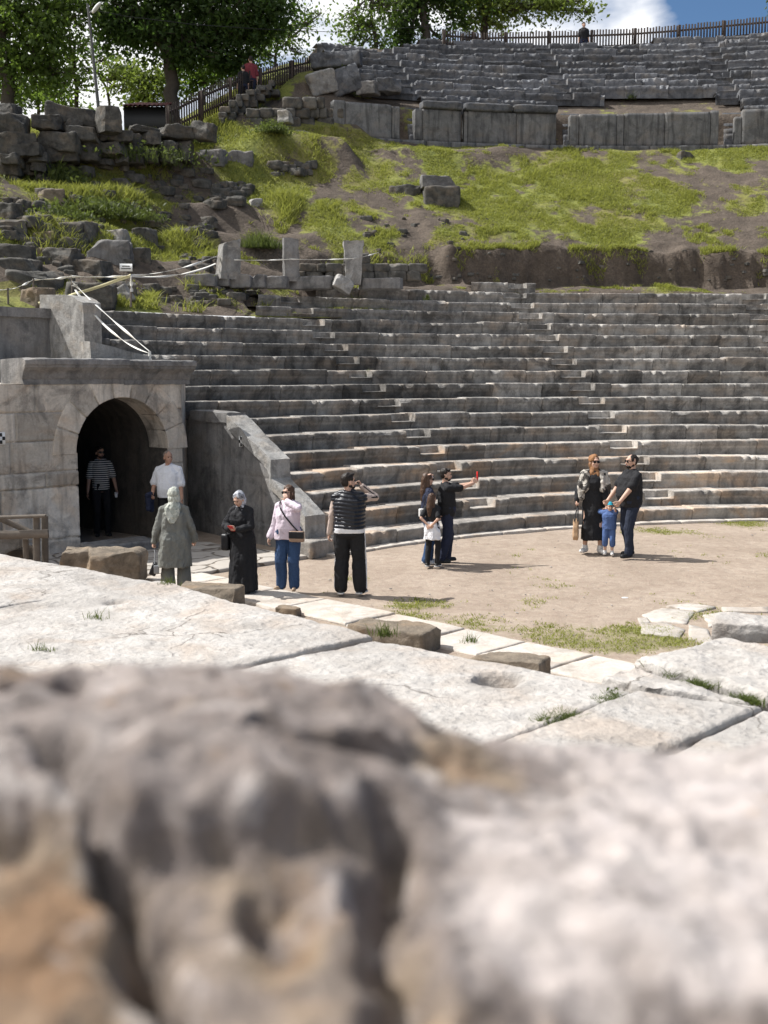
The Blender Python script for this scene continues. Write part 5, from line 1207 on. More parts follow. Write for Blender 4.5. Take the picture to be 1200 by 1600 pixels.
tree('young_tree', 'light green leaning sapling right of the lamp post', hb_(175, 185, 49), [hb_(168, 140, 49), hb_(150, 110, 49), hb_(140, 80, 49)],
     [bl(185, 120, 49, 26, 22, 16), bl(205, 140, 49, 26, 16, 16), bl(165, 95, 49, 22, 18, 10)], 0.15, 'leaf_light', 14, tr=0.06, per=16)
tree('young_tree', 'bright green bushy tree behind the hut roof', hb_(225, 190, 52), [hb_(226, 160, 52), hb_(222, 110, 52)],
     [bl(215, 128, 52, 34, 26, 34), bl(245, 120, 52, 30, 26, 28), bl(225, 152, 52, 42, 12, 24), bl(200, 108, 52, 24, 16, 14)], 0.17, 'leaf_light', 15, tr=0.09)
tree('young_tree', 'bright green bushy tree behind the climbing picket fence', hb_(318, 180, 52), [hb_(318, 150, 52), hb_(324, 100, 52)],
     [bl(312, 118, 52, 36, 22, 30), bl(345, 108, 52, 34, 22, 28), bl(375, 96, 52, 28, 20, 20), bl(296, 140, 52, 26, 14, 16)], 0.17, 'leaf_mid', 16, tr=0.09)
tree('young_tree', 'sparse light tree at the upper end of the climbing fence', hb_(432, 125, 52), [hb_(430, 90, 52), hb_(438, 40, 52)],
     [bl(430, 62, 52, 26, 26, 22), bl(455, 52, 52, 28, 24, 20), bl(480, 36, 52, 22, 20, 11), bl(412, 85, 52, 24, 14, 14), bl(462, 82, 52, 22, 10, 9), bl(500, 22, 52, 16, 12, 5)], 0.15, 'leaf_mid', 17, tr=0.08, per=16)
tree('young_tree', 'slender tree with drooping twigs above the fallen slabs', hb_(588, 100, 54), [hb_(588, 70, 54), hb_(580, 30, 54), hb_(585, -30, 54)],
     [bl(545, 22, 54, 24, 22, 16), bl(575, 40, 54, 28, 22, 22), bl(555, 62, 54, 22, 14, 12), bl(548, 82, 54, 14, 8, 6), bl(600, 15, 54, 34, 24, 30), bl(580, -20, 54, 50, 24, 30), bl(590, 72, 54, 20, 10, 8)], 0.16, 'leaf_mid', 18, tr=0.09, per=20)
tree('broadleaf_tree', 'broad tree with a forked trunk rising behind the upper seats', hb_(665, 92, 56), [hb_(666, 60, 56), hb_(662, 20, 56), hb_(655, -60, 56)],
     [bl(628, 45, 56, 30, 34, 46), bl(632, 72, 55.8, 18, 16, 14), bl(640, 0, 56, 50, 26, 70), bl(700, -12, 56, 60, 26, 70), bl(715, 30, 56.5, 24, 20, 14), bl(690, 62, 56.5, 20, 12, 8), bl(650, -60, 56, 110, 40, 70)], 0.18, 'leaf_dark', 19, tr=0.24)
tree('broadleaf_tree', 'wide tree whose branch overhangs the skyline fence at the right', hb_(757, 70, 58), [hb_(757, 40, 58), hb_(752, 0, 58), hb_(770, -60, 58)],
     [bl(720, 5, 58, 30, 18, 30), bl(760, 8, 58, 40, 20, 46), bl(800, 14, 57, 36, 20, 40), bl(845, 5, 56, 34, 18, 30), bl(880, 8, 55.5, 26, 14, 16), bl(905, 2, 55, 18, 12, 9), bl(922, 18, 55, 10, 10, 5), bl(800, -40, 57, 110, 34, 80), bl(735, 38, 58, 26, 12, 12), bl(775, 38, 58.5, 24, 10, 10)], 0.17, 'leaf_light', 20, tr=0.22)
tree('young_tree', 'dark low scrub tree filling the gap behind the left fence bottom', hb_(60, 180, 52), [hb_(60, 150, 52), hb_(66, 90, 52)],
     [bl(60, 150, 52, 40, 18, 30), bl(20, 150, 52, 34, 22, 30), bl(100, 165, 52, 30, 10, 14), bl(55, 110, 52, 30, 22, 20)], 0.17, 'leaf_mid', 21, tr=0.08)
tree('young_tree', 'twiggy tree top reaching in at the upper right corner', hb_(1235, 20, 60), [hb_(1236, -20, 60), hb_(1230, -70, 60)], [bl(1215, 8, 60, 14, 9, 6), bl(1240, -20, 60, 40, 30, 24)], 0.16, 'leaf_dark', 22, tr=0.08, per=14)

# ---------------------------------------------------------------- grass and weeds
def blades(P0, h, w, r, nb=3, lean=0.5):
    n = len(P0); P0 = np.repeat(P0, nb, 0) + np.c_[r.normal(0, 0.03, (n * nb, 2)), np.zeros(n * nb)]; h = np.repeat(h, nb) * r.uniform(0.6, 1.3, n * nb)
    a = r.uniform(0, 2 * math.pi, n * nb); dx = np.stack([np.cos(a), np.sin(a), 0 * a], -1); l = r.normal(0, lean, (n * nb, 2)) * h[:, None]
    tip = P0 + np.c_[l, h]; m = P0 + np.c_[l * 0.35, h * 0.55]
    V = np.stack([P0 - dx * w * 0.5, P0 + dx * w * 0.5, m + dx * w * 0.4, m - dx * w * 0.4, tip], 1).reshape(-1, 3)
    b = np.arange(n * nb)[:, None] * 5; return V, b + np.array([[0, 1, 2, 3]]), b + np.array([[3, 2, 4]]), np.repeat(r.uniform(0, 1, n * nb), 5)
M['grass'] = leaf_mat('grass_blades', (0.135, 0.165, 0.035), (0.36, 0.36, 0.085), (0.38, 0.41, 0.07))
M['weed'] = leaf_mat('weed_leaves', (0.05, 0.075, 0.02), (0.12, 0.145, 0.04), (0.17, 0.22, 0.04))
r_ = np.random.default_rng(31)
th_ = r_.uniform(78, 138, 260000); rr_ = r_.uniform(24.8, 34.1, 260000); xy = pol(rr_, th_)[:, :2]
left = th_ > 112
rr_ = np.where(left, r_.uniform(22.9, 40, len(rr_)), rr_); xy = pol(rr_, th_)[:, :2]
g = grass_amt(xy[:, 0], xy[:, 1]) + 0.5 * fbm(np.c_[xy / 0.35, 0 * xy[:, 0]], 2, 71)
k = g > 0.45 + 0.25 * r_.uniform(0, 1, len(g)); xy = xy[k]; g = g[k]; lf = left[k]
p = np.c_[xy, H(xy[:, 0], xy[:, 1]) - 0.01]
hh = (0.03 + 0.05 * np.clip(g - 0.4, 0, 1) + 0.10 * np.clip(vnoise(np.c_[xy / 1.1, 0 * g], 5), 0, 1) * (1 + 1.2 * lf))
hh = hh * (1 + 0.45 * lf)
ed = r_.uniform(62, 113, 9000); er = 26.0 + 0.16 * fbm(np.c_[pol(26.0, ed)[:, :2], 0 * ed] / 0.8, 3, 91) * -1 + np.abs(r_.normal(0, 0.22, 9000)); e_ = pol(er, ed)[:, :2]   # ragged turf hanging over the earth cut
kk = vnoise(np.c_[e_ / 0.9, 0 * ed], 15) > -0.15; p = np.vstack([p, np.c_[e_, H(e_[:, 0], e_[:, 1])][kk]]); hh = np.r_[hh, np.full(kk.sum(), 0.13)]
V, Q, T, tn = blades(p, hh, 0.022, r_, 2, 0.7); tag(build('grass', MB().add(V, Q, T, tn), M['grass'], loc=(0, 0, 0), smooth=False), kind='stuff')
# sparse turf on the orchestra floor
x = r_.uniform(-2.5, 9, 150000); y = r_.uniform(9.5, 26, 150000); g = g_ground(x, y) + 0.3 * fbm(np.c_[x / 0.3, y / 0.3, 0 * x], 3, 72)
k = (g > 0.36 + 0.55 * r_.uniform(0, 1, len(g))) & (np.hypot(x - CX, y - CY) < R1 - 0.3) & ((x + 3.2) * 0.707 + (y - 18.1) * 0.707 > 0.05); p = np.c_[x[k], y[k], 0 * x[k]]
V, Q, T, tn = blades(p, np.full(len(p), 0.028), 0.011, r_, 3, 0.9); tag(build('turf_tufts', MB().add(V, Q, T, tn), M['grass'], loc=(0, 0, 0), smooth=False), kind='stuff')

def clump(name, label, c, rad, h, n, mat='weed', cat='plant', leafy=0.0, w=0.02):
    r = np.random.default_rng(int(abs(c[0] * 100) + c[1] * 10)); q = r.normal(size=(n, 2)) * rad / 2; P0 = np.c_[c[0] + q[:, 0], c[1] + q[:, 1], np.full(n, c[2] - 0.02)]
    hh = h * np.exp(-(np.hypot(q[:, 0], q[:, 1]) / rad) ** 2) * r.uniform(0.6, 1.1, n); V, Q, T, tn = blades(P0, hh, w, r, 3, 0.35); mb = MB().add(V, Q, T, tn)
    if leafy > 0:
        lv, lq, lt = leaves(np.repeat(P0, 3, 0) + np.c_[r.normal(0, rad * 0.25, (3 * n, 2)), r.uniform(0.1, 1.0, 3 * n) * np.repeat(hh, 3)], leafy, r); mb.add(lv, Q=lq, tone=lt)
    return tag(build(name, mb, M[mat], smooth=False), label, cat)
def hc(u, v): return hit(u, v)
clump('grass_tuft', 'tall bright grass tuft behind the leaning standing stone', hc(405, 388), 0.8, 0.55, 420)
clump('shrub', 'small round green shrub below the rubble wall by the podium', hc(424, 208), 0.62, 0.5, 240, leafy=0.09)
clump('weed_clump', 'leafy green weeds at the foot of the ruined wall', hc(92, 290), 0.9, 0.8, 160, leafy=0.14)
clump('weed_clump', 'weeds in the shade under the right end of the ruined wall', hc(250, 252), 1.4, 0.6, 160, leafy=0.1)
clump('weed_clump', 'green weeds between the stones above the squared grey block', hc(150, 335), 1.3, 0.6, 200, leafy=0.12)
clump('weed_clump', 'weeds around the small upright stone on the left slope', hc(200, 345), 1.0, 0.5, 160, leafy=0.1)
clump('weed_clump', 'weeds in the grass below the brown flat-topped stone', hc(92, 345), 0.9, 0.6, 140, leafy=0.12)
clump('weed_clump', 'green weeds at the left end of the upper seats', P(538, 122, 45.6), 0.4, 0.5, 80, leafy=0.1)
clump('weed_clump', 'small bright green weed growing from the middle of the lower seats', pol(R1 + 9 * RUN + 0.35, px_theta(585, R1 + 9 * RUN), H1 + 9 * RISE - 0.17), 0.05, 0.22, 26, leafy=0.09)
clump('weed_clump', 'small green weed on the second highest lower seat row', pol(R1 + 15 * RUN + 0.2, px_theta(674, R1 + 15 * RUN), H1 + 15 * RISE), 0.05, 0.2, 22, leafy=0.09)
clump('weed_clump', 'dry grass tuft on the upper seats above the right podium', pol(37.2, px_theta(985, 37.2), 14.5), 0.25, 0.4, 70)
for (u, v, lab_, h) in ((262, 915, 'grass tuft at the stage edge below the grey coat woman', 0.16), (597, 990, 'grass tuft in the joint beside the flat brown block', 0.16), (148, 968, 'small grass tuft in the white slab at the left', 0.14), (66, 1020, 'tiny grass tuft on the white slab at the far left', 0.12),
                        (735, 1003, 'dry weed stalks by the stage kerb', 0.16), (1100, 1012, 'weeds between the flagstones and the right block', 0.08)):
    clump('grass_tuft', lab_, G(u, v, ZS if v not in (1003, 1012) else 0.02), 0.10, h, 26, w=0.008)
clump('weed_clump', 'tall weeds growing along the shaded foot of the ruined wall', hc(205, 258), 1.8, 0.7, 240, leafy=0.1)
clump('weed_clump', 'tall pale weeds at the right end of the ruined wall', hc(300, 226), 1.0, 0.7, 140, leafy=0.08)
# moss and grass along the slab joints
mb = MB(); r_ = np.random.default_rng(77)
for (a, b_, n) in (((990, 1084), (850, 1133), 330), ((1052, 1062), (1186, 1103), 280), ((1003, 1034), (1050, 1062), 40)):
    A_, B2 = G(*a, ZS - 0.02), G(*b_, ZS - 0.02); t = r_.uniform(0, 1, n) ** 1.0; p = A_ + (B2 - A_) * t[:, None] + np.c_[r_.normal(0, 0.02, (n, 2)), np.zeros(n)]
    k = vnoise(np.c_[t * 7, 0 * t, 0 * t], 3) > -0.25; V, Q, T, tn = blades(p[k], np.full(k.sum(), 0.05), 0.007, r_, 4, 0.9); mb.add(V, Q, T, tn)
tag(build('joint_grass', mb, M['weed'], smooth=False, loc=(0, 0, 0)), kind='stuff')
c = G(958, 1090, ZS - 0.02); clump('weed_clump', 'little dark leafy weed in the joint of the white slabs', c, 0.07, 0.10, 14, leafy=0.03, w=0.006)
# ---------------------------------------------------------------- people
def cap_mb(p0, p1, r0, r1, n=14, m=5):
    p0, p1 = np.asarray(p0, float), np.asarray(p1, float); d = p1 - p0; Ln = np.linalg.norm(d); d = d / (Ln + 1e-9)
    ref = np.array([0, 0, 1.0]) if abs(d[2]) < 0.9 else np.array([0, 1.0, 0]); s = np.cross(ref, d); s /= np.linalg.norm(s); w = np.cross(d, s)
    a = np.arange(n) * 2 * math.pi / n; ring = np.cos(a)[:, None] * s + np.sin(a)[:, None] * w; X = []
    for t in np.linspace(-math.pi / 2, 0, m): X.append(p0 + d * r0 * math.sin(t) + ring * max(r0 * math.cos(t), r0 * 0.02))
    for t in np.linspace(0, math.pi / 2, m): X.append(p1 + d * r1 * math.sin(t) + ring * max(r1 * math.cos(t), r1 * 0.02))
    X = np.array(X); mb = MB(); mb.grid(X, closed_v=True, flip=True)
    for e, fl in ((0, 0), (len(X) - 1, 1)):
        t = [(i, (i + 1) % n, n) if not fl else ((i + 1) % n, i, n) for i in range(n)]; mb.add(np.vstack([X[e], X[e].mean(0)]), T=t)
    return mb

def ell_mb(c, R, rot=None, n=10):
    V, Q = _cube(n); W = V / np.linalg.norm(V, axis=1, keepdims=True) * np.asarray(R, float)
    if rot is not None: W = W @ np.asarray(rot).T
    return MB().add(W + np.asarray(c, float), Q=Q)

def loft_mb(secs, n=28, power=2.3, fold=0.0, nf=7, seed=0):
    """secs: (centre xyz, rx, ry); closed solid of rounded cross-sections"""
    a = np.arange(n) * 2 * math.pi / n; X = []
    for i, (c, rx, ry) in enumerate(secs):
        ca, sa = np.cos(a), np.sin(a); q = (np.abs(ca) ** power + np.abs(sa) ** power) ** (-1 / power)
        f = 1 + fold * (i / max(1, len(secs) - 1)) * np.sin(a * nf + seed + 0.4 * i)
        X.append(np.asarray(c, float) + np.stack([q * ca * rx * f, q * sa * ry * f, 0 * a], -1))
    X = np.array(X); mb = MB(); up = X[-1, 0, 2] > X[0, 0, 2]
    mb.grid(X, closed_v=True, flip=up)
    for e in (0, len(X) - 1):
        fl = (e == 0) == up
        t = [(i, (i + 1) % n, n) if not fl else ((i + 1) % n, i, n) for i in range(n)]; mb.add(np.vstack([X[e], X[e].mean(0)]), T=t)
    return mb

def remesh(mb, voxel, smooth=3):
    V = mb.verts(); F = ([list(map(int, q)) for q in np.concatenate(mb.Q)] if mb.Q else []) + ([list(map(int, t)) for t in np.concatenate(mb.T)] if mb.T else [])
    me = bpy.data.meshes.new('tmp'); me.from_pydata(V.tolist(), [], F); me.update()
    o = bpy.data.objects.new('tmp', me); COL.objects.link(o)
    md = o.modifiers.new('r', 'REMESH'); md.mode = 'VOXEL'; md.voxel_size = voxel
    if smooth: ms = o.modifiers.new('s', 'SMOOTH'); ms.factor = 0.5; ms.iterations = smooth
    dg = bpy.context.evaluated_depsgraph_get(); ev = o.evaluated_get(dg); m2 = ev.to_mesh()
    nv = len(m2.vertices); co = np.zeros(nv * 3, np.float32); m2.vertices.foreach_get('co', co); no = np.zeros(nv * 3, np.float32); m2.vertex_normals.foreach_get('vector', no)
    lp = np.zeros(len(m2.loops), np.int32); m2.loops.foreach_get('vertex_index', lp); ls = np.zeros(len(m2.polygons), np.int32); m2.polygons.foreach_get('loop_total', ls)
    st_ = np.zeros(len(m2.polygons), np.int32); m2.polygons.foreach_get('loop_start', st_)
    q = st_[ls == 4]; Q = lp[q[:, None] + np.arange(4)] if len(q) else None; t = st_[ls == 3]; T = lp[t[:, None] + np.arange(3)] if len(t) else None
    ev.to_mesh_clear(); bpy.data.objects.remove(o); bpy.data.meshes.remove(me)
    return co.reshape(-1, 3).astype(float), no.reshape(-1, 3).astype(float), Q, T

def cloth_mat(name, c, var=0.18, rough=0.85, kind=None, c2=None, sc=1.0, sheen=True):
    t = NT(name); v = t.vec(world=False); f = t.noise(40, 4, 0.6, v)
    col = t.mix(f, tuple(x * (1 - var) for x in c), tuple(min(1, x * (1 + var)) for x in c))
    if kind == 'stripe':
        sp = t.n('ShaderNodeSeparateXYZ'); t.link(v, sp.inputs[0]); w = t.math('FRACT', t.math('MULTIPLY', sp.outputs[2], sc)); col = t.mix(t.math('GREATER_THAN', w, 0.56), col, c2)
    if kind == 'pattern':
        w = t.ramp(t.noise(sc, 3, 0.5, v, 1.2), 0.50, 0.54); col = t.mix(w, col, c2)
        w = t.ramp(t.voronoi(sc * 2.2, v), 0.30, 0.36); col = t.mix(t.math('MULTIPLY', w, 0.35), col, c2)
    nb = t.bump(t.noise(9, 4, 0.55, v, 0.6), 0.5, 0.03); nb = t.bump(t.noise(350, 2, 0.5, v), 0.25, 0.002, nb)
    return t.done(col, nb, rough)
def skin_mat(name, c):
    t = NT(name); v = t.vec(world=False); f = t.noise(14, 4, 0.6, v)
    col = t.mix(f, tuple(x * 0.85 for x in c), tuple(min(1, x * 1.12) for x in c)); t.b.inputs['Subsurface Weight'].default_value = 0.08; t.b.inputs['Subsurface Radius'].default_value = (0.02, 0.008, 0.004)
    return t.done(col, t.bump(t.noise(120, 3, 0.6, v), 0.15, 0.002), 0.5)
SK = skin_mat('skin', (0.52, 0.33, 0.245)); SK2 = skin_mat('tanned_skin', (0.43, 0.25, 0.175))
C_BLACK = cloth_mat('black_cloth', (0.014, 0.014, 0.016)); C_NAVY = cloth_mat('navy_cloth', (0.02, 0.025, 0.05)); C_JEAN = cloth_mat('blue_denim', (0.035, 0.07, 0.15), 0.3); C_DJEAN = cloth_mat('dark_denim', (0.018, 0.024, 0.042), 0.3)
C_WHITE = cloth_mat('white_cotton', (0.72, 0.72, 0.74), 0.06); C_PINK = cloth_mat('pale_pink_cotton', (0.64, 0.545, 0.61), 0.06); C_SAGE = cloth_mat('grey_green_cloth', (0.165, 0.168, 0.152), 0.12); C_BEIGE = cloth_mat('beige_knit', (0.46, 0.37, 0.32), 0.1)
C_RUST = cloth_mat('rust_scarf', (0.25, 0.125, 0.058), 0.2); C_BLUE = cloth_mat('toddler_blue_cotton', (0.07, 0.12, 0.27), 0.15); C_TURQ = cloth_mat('turquoise_cap', (0.03, 0.36, 0.50), 0.1); C_RED = cloth_mat('red_cotton', (0.17, 0.03, 0.04), 0.15)
C_STRIPE = cloth_mat('black_white_striped_jersey', (0.018, 0.018, 0.02), 0.1, kind='stripe', c2=(0.62, 0.60, 0.57), sc=24.0); C_PAT = cloth_mat('grey_patterned_scarf', (0.10, 0.105, 0.12), 0.1, kind='pattern', c2=(0.50, 0.51, 0.54), sc=11.0)
C_SAGEPAT = cloth_mat('grey_green_patterned_scarf', (0.26, 0.28, 0.245), 0.1, kind='pattern', c2=(0.50, 0.51, 0.45), sc=13.0); C_SHAWL = cloth_mat('cream_black_shawl', (0.55, 0.51, 0.45), 0.1, kind='pattern', c2=(0.06, 0.055, 0.05), sc=5.0)
C_HAIRB = cloth_mat('dark_hair', (0.018, 0.013, 0.010), 0.4, 0.55); C_HAIR = cloth_mat('brown_hair', (0.075, 0.042, 0.026), 0.4, 0.5); C_GREYH = cloth_mat('cropped_grey_hair', (0.20, 0.165, 0.14), 0.3)
C_SHOE_W = cloth_mat('white_shoe_leather', (0.66, 0.65, 0.63), 0.05, 0.5); C_SHOE_B = cloth_mat('black_shoe_leather', (0.02, 0.02, 0.02), 0.2, 0.5); C_SHOE_T = cloth_mat('tan_shoe_leather', (0.25, 0.15, 0.09), 0.2, 0.5); C_SAND = cloth_mat('beige_sandal_leather', (0.40, 0.29, 0.2), 0.2, 0.5)
C_LEATHER = cloth_mat('black_bag_leather', (0.018, 0.018, 0.02), 0.2, 0.35); C_TOTE = cloth_mat('tan_canvas', (0.42, 0.28, 0.17), 0.15); C_GLASS = plain('dark_lenses', (0.008, 0.008, 0.009), 0.12, 0.05); M_EYE = plain('dark_eyes', (0.02, 0.014, 0.01), 0.2); M_LIP = plain('lips', (0.36, 0.15, 0.13), 0.5)
C_LTAN = cloth_mat('tan_bag_leather', (0.30, 0.20, 0.14), 0.15, 0.45); C_REDPH = plain('red_phone_case', (0.45, 0.02, 0.02), 0.35, 0.05)
def vest_mat():
    t = NT('quilted_black_nylon'); v = t.vec(world=False); sp = t.n('ShaderNodeSeparateXYZ'); t.link(v, sp.inputs[0])
    return t.done((0.016, 0.017, 0.022), t.bump(t.noise(30, 4, 0.6, v, 0.5), 0.35, 0.01), 0.33)
C_VEST = vest_mat()

def ik(S, T, l1, l2, pole):
    S, T = np.asarray(S, float), np.asarray(T, float); d = T - S; L_ = np.linalg.norm(d); L_ = min(L_, (l1 + l2) * 0.998); d /= np.linalg.norm(d) + 1e-9
    a = (l1 * l1 - l2 * l2 + L_ * L_) / (2 * L_); h = math.sqrt(max(l1 * l1 - a * a, 0)); p = np.asarray(pole, float); p = p - d * p.dot(d); p /= np.linalg.norm(p) + 1e-9
    return S + d * a + p * h, S + d * L_

class Person:
    def __init__(s, label, pos, heading, H, girth=1.0, female=False, lean=0.0, arms=None, feet=None, yaw=0.0, nod=0.0, curl=0.5, skin=None, belly=0.0, group=None, child=False):
        s.k = H / 1.75; s.pos = np.asarray(pos, float); s.h = math.radians(heading); s.g = girth; s.fem = female; s.belly = belly; s.child = child
        s.R = np.array(Matrix.Rotation(s.h, 3, 'Z')); s.lean = lean; s.yaw = yaw; s.nod = nod
        s.root = thing('person', s.pos, label, 'person', group); s.skin = skin or SK
        Ry = np.array(Matrix.Rotation(-lean, 3, 'X')); s.tl = lambda p: (np.asarray(p, float) - [0, 0, 1.0]) @ Ry.T + [0, 0, 1.0]
        Rh = np.array(Matrix.Rotation(math.radians(yaw), 3, 'Z') @ Matrix.Rotation(-math.radians(nod), 3, 'X')); s.Rh = Ry @ Rh
        hs = 1.28 if child else 1.0
        s.hd = lambda p: s.tl((np.asarray(p, float) - [0, 0, 1.50]) @ Rh.T * hs + [0, 0, 1.50 - (0.07 if child else 0)]); s.hs = hs
        sw = (0.150 if female else 0.172) * (0.72 + 0.28 * girth); s.sw = sw
        arms = arms or {}; s.J = {}
        for side, sx in (('L', -1), ('R', 1)):
            S = s.tl((sx * sw, -0.01, 1.395)); T, pole = arms.get(side, ((sx * (sw + 0.07 * girth), 0.05, 0.86), (sx * 0.4, -1, 0)))
            E, W = ik(S, T, 0.285, 0.25, pole); s.J[side] = (S, E, W)
        feet = feet or ((-0.10, 0.03), (0.10, -0.02)); s.legs = {}
        for side, sx, f in (('L', -1, feet[0]), ('R', 1, feet[1])):
            hp = np.array([sx * 0.092 * (0.7 + 0.3 * girth), 0, 0.91]); A = np.array([f[0], f[1], 0.085]); K, A = ik(hp, A, 0.425, 0.415, (sx * 0.12, 1, 0)); s.legs[side] = (hp, K, A, f[2] if len(f) > 2 else sx * 8)
        s.curl = curl; s.hands = {}
        g, b = girth, belly
        if female: s.sec = [(.86, .150, .112, 0), (.95, .178, .13, -.01), (1.05, .152, .112, 0), (1.13, .138, .105, 0), (1.26, .150, .122, .015), (1.35, .145, .108, .005), (1.42, .095, .08, -.005), (1.48, .055, .058, -.005)]
        else: s.sec = [(.86, .150, .11, 0), (.95, .168, .122, 0), (1.05, .158, .115, .005), (1.15, .158, .115, .005), (1.28, .170, .122, .01), (1.36, .165, .112, .005), (1.43, .11, .085, -.005), (1.49, .064, .063, -.005)]
        s.sec = [(z, rx * (g if z < 1.4 else 0.6 + 0.4 * g), ry * (g if z < 1.4 else 0.7 + 0.3 * g) + b * math.exp(-((z - 1.08) / .14) ** 2), y + b * 0.6 * math.exp(-((z - 1.08) / .14) ** 2)) for z, rx, ry, y in s.sec]
    def out(s, name, mb_or, mat, voxel=0.009, smooth=3, wr=0.0, fr=9.0, parent=None, disp=None, label=None):
        V, N, Q, T = remesh(mb_or, voxel, smooth)
        if wr: V = V + N * ((fbm(V * np.array([fr, fr, fr * 0.55]) + s.pos * 3, 3, 5) + 0.55 * np.abs(fbm(V * np.array([fr * 1.6, fr * 1.6, fr * 1.1]) + s.pos, 3, 8)) - 0.15) * wr * 1.5)[:, None]
        if disp is not None: V = V + N * disp(V)[:, None]
        W = (V * s.k) @ s.R.T + s.pos; o = build(name, MB().add(W, Q, T), mat, parent or s.root)
        if label: o['label'] = label
        return o
    def raw(s, name, mb, mat):
        mb.V = [(v * s.k) @ s.R.T + s.pos for v in mb.V]; return build(name, mb, mat, s.root)
    def w(s, p): return (np.asarray(p, float) * s.k) @ s.R.T + s.pos
    def torso(s, add=0.0, z0=0.86, z1=1.49, hem=None):
        S = [(s.tl((0, y, z)), rx + add, ry + add) for z, rx, ry, y in s.sec if z0 - 1e-6 <= z <= z1 + 1e-6]
        if hem is not None: S = hem + S
        return loft_mb(S)
    def shoulders(s, add=0.0):
        mb = MB()
        for side in 'LR':
            S = s.J[side][0]; c = s.tl((S[0] * 0.25, -0.015, 1.455)); mb.join(cap_mb(c, S, 0.046 + add, 0.052 * (0.75 + .25 * s.g) + add))
        return mb
    def arm(s, side, add=0.0, t=1.0, wide=0.0):
        S, E, W = s.J[side]; g = 0.55 + 0.45 * s.g; f = (0.88 if s.fem else 1.0) * g; mb = MB()
        if t <= 0.5: e = S + (E - S) * t * 2; mb.join(cap_mb(S, e, 0.054 * f + add, 0.048 * f + add + wide)); return mb
        mb.join(cap_mb(S, E, 0.054 * f + add, 0.042 * f + add)); e = E + (W - E) * (t - 0.5) * 2; mb.join(cap_mb(E, e, 0.041 * f + add, (0.041 - 0.013 * (t - 0.5) * 2) * f + add + wide)); return mb
    def leg(s, side, add=0.0, t=1.0, flare=0.0):
        hp, K, A, _ = s.legs[side]; g = 0.5 + 0.5 * s.g; mb = MB(); mb.join(cap_mb(hp, K, 0.088 * g + add, 0.058 * g + add + flare * 0.4))
        if t > 0.5: e = K + (A - K) * (t - 0.5) * 2; m = K * 0.65 + A * 0.35 + [0, -0.015, 0]; mb.join(cap_mb(K, m, 0.056 * g + add + flare * .4, 0.054 * g + add + flare * .6)); mb.join(cap_mb(m, e, 0.054 * g + add + flare * 0.6, 0.038 * g + add + flare))
        return mb
    def hand(s, side, curl, spread=0.3, dirn=None, palm=None):
        S, E, W = s.J[side]; d = (W - E) / np.linalg.norm(W - E) if dirn is None else np.asarray(dirn, float) / np.linalg.norm(dirn)
        sx = -1 if side == 'L' else 1; pn = np.array([-sx, 0.25, 0.0]) if palm is None else np.asarray(palm, float); pn = pn - d * pn.dot(d); pn /= np.linalg.norm(pn); wd = np.cross(d, pn)   # across the palm
        if wd.dot([0, 1, 0.3]) < 0: wd = -wd                                                                          # thumb side forward / up
        mb = MB(); f = 0.92 if s.fem else 1.0; c = W + d * 0.045 * f
        for q in (-1.5, -0.5, 0.5, 1.5): mb.join(cap_mb(W + wd * q * 0.011, W + d * 0.088 * f + wd * q * 0.0205 * f, 0.015, 0.0125))
        for q, ln in ((-1.5, 0.062), (-0.5, 0.076), (0.5, 0.081), (1.5, 0.072)):
            p = W + d * 0.09 * f + wd * q * 0.0215 * f; a = 0.25 * curl; dd = d + wd * q * 0.05 * spread
            for sg, rr in ((0.45, .0088), (0.32, .008), (0.25, .0072)):
                a += curl * 0.75; e = p + (dd * math.cos(a) + pn * math.sin(a)) * ln * sg * f; mb.join(cap_mb(p, e, rr, rr * .93, 8, 3)); p = e
        p = W + d * 0.03 + wd * 0.026; a = d * 0.7 + wd * 0.75 + pn * 0.35; a /= np.linalg.norm(a)
        for sg, rr in ((0.042, .0125), (0.03, .0105), (0.025, .009)): e = p + a * sg * f; mb.join(cap_mb(p, e, rr, rr * .92, 8, 3)); p = e; a = a + pn * 0.35 * curl + d * 0.25 - wd * 0.25 * curl; a /= np.linalg.norm(a)
        s.hands[side] = (W + d * 0.10 * f + pn * 0.03, d, pn, wd); return mb
    def head(s):
        R = s.Rh; h = s.hd; q = s.hs; mb = MB()
        mb.join(ell_mb(h((0, -.012, 1.655)), np.array((.076, .095, .094)) * q, R)); mb.join(ell_mb(h((0, .028, 1.60)), np.array((.062, .064, .088)) * q, R)); mb.join(ell_mb(h((0, .045, 1.552)), np.array((.044, .045, .034)) * q, R))
        mb.join(cap_mb(h((0, .090, 1.632)), h((0, .103, 1.598)), .011 * q, .0135 * q)); mb.join(ell_mb(h((0, .082, 1.665)), np.array((.045, .016, .016)) * q, R)); mb.join(ell_mb(h((0, .083, 1.566)), np.array((.024, .012, .012)) * q, R))
        for sx in (-1, 1): mb.join(ell_mb(h((sx * .079, -.012, 1.612)), np.array((.010, .020, .032)) * q, R)); mb.join(ell_mb(h((sx * .034, .062, 1.60)), np.array((.028, .026, .022)) * q, R))
        return mb
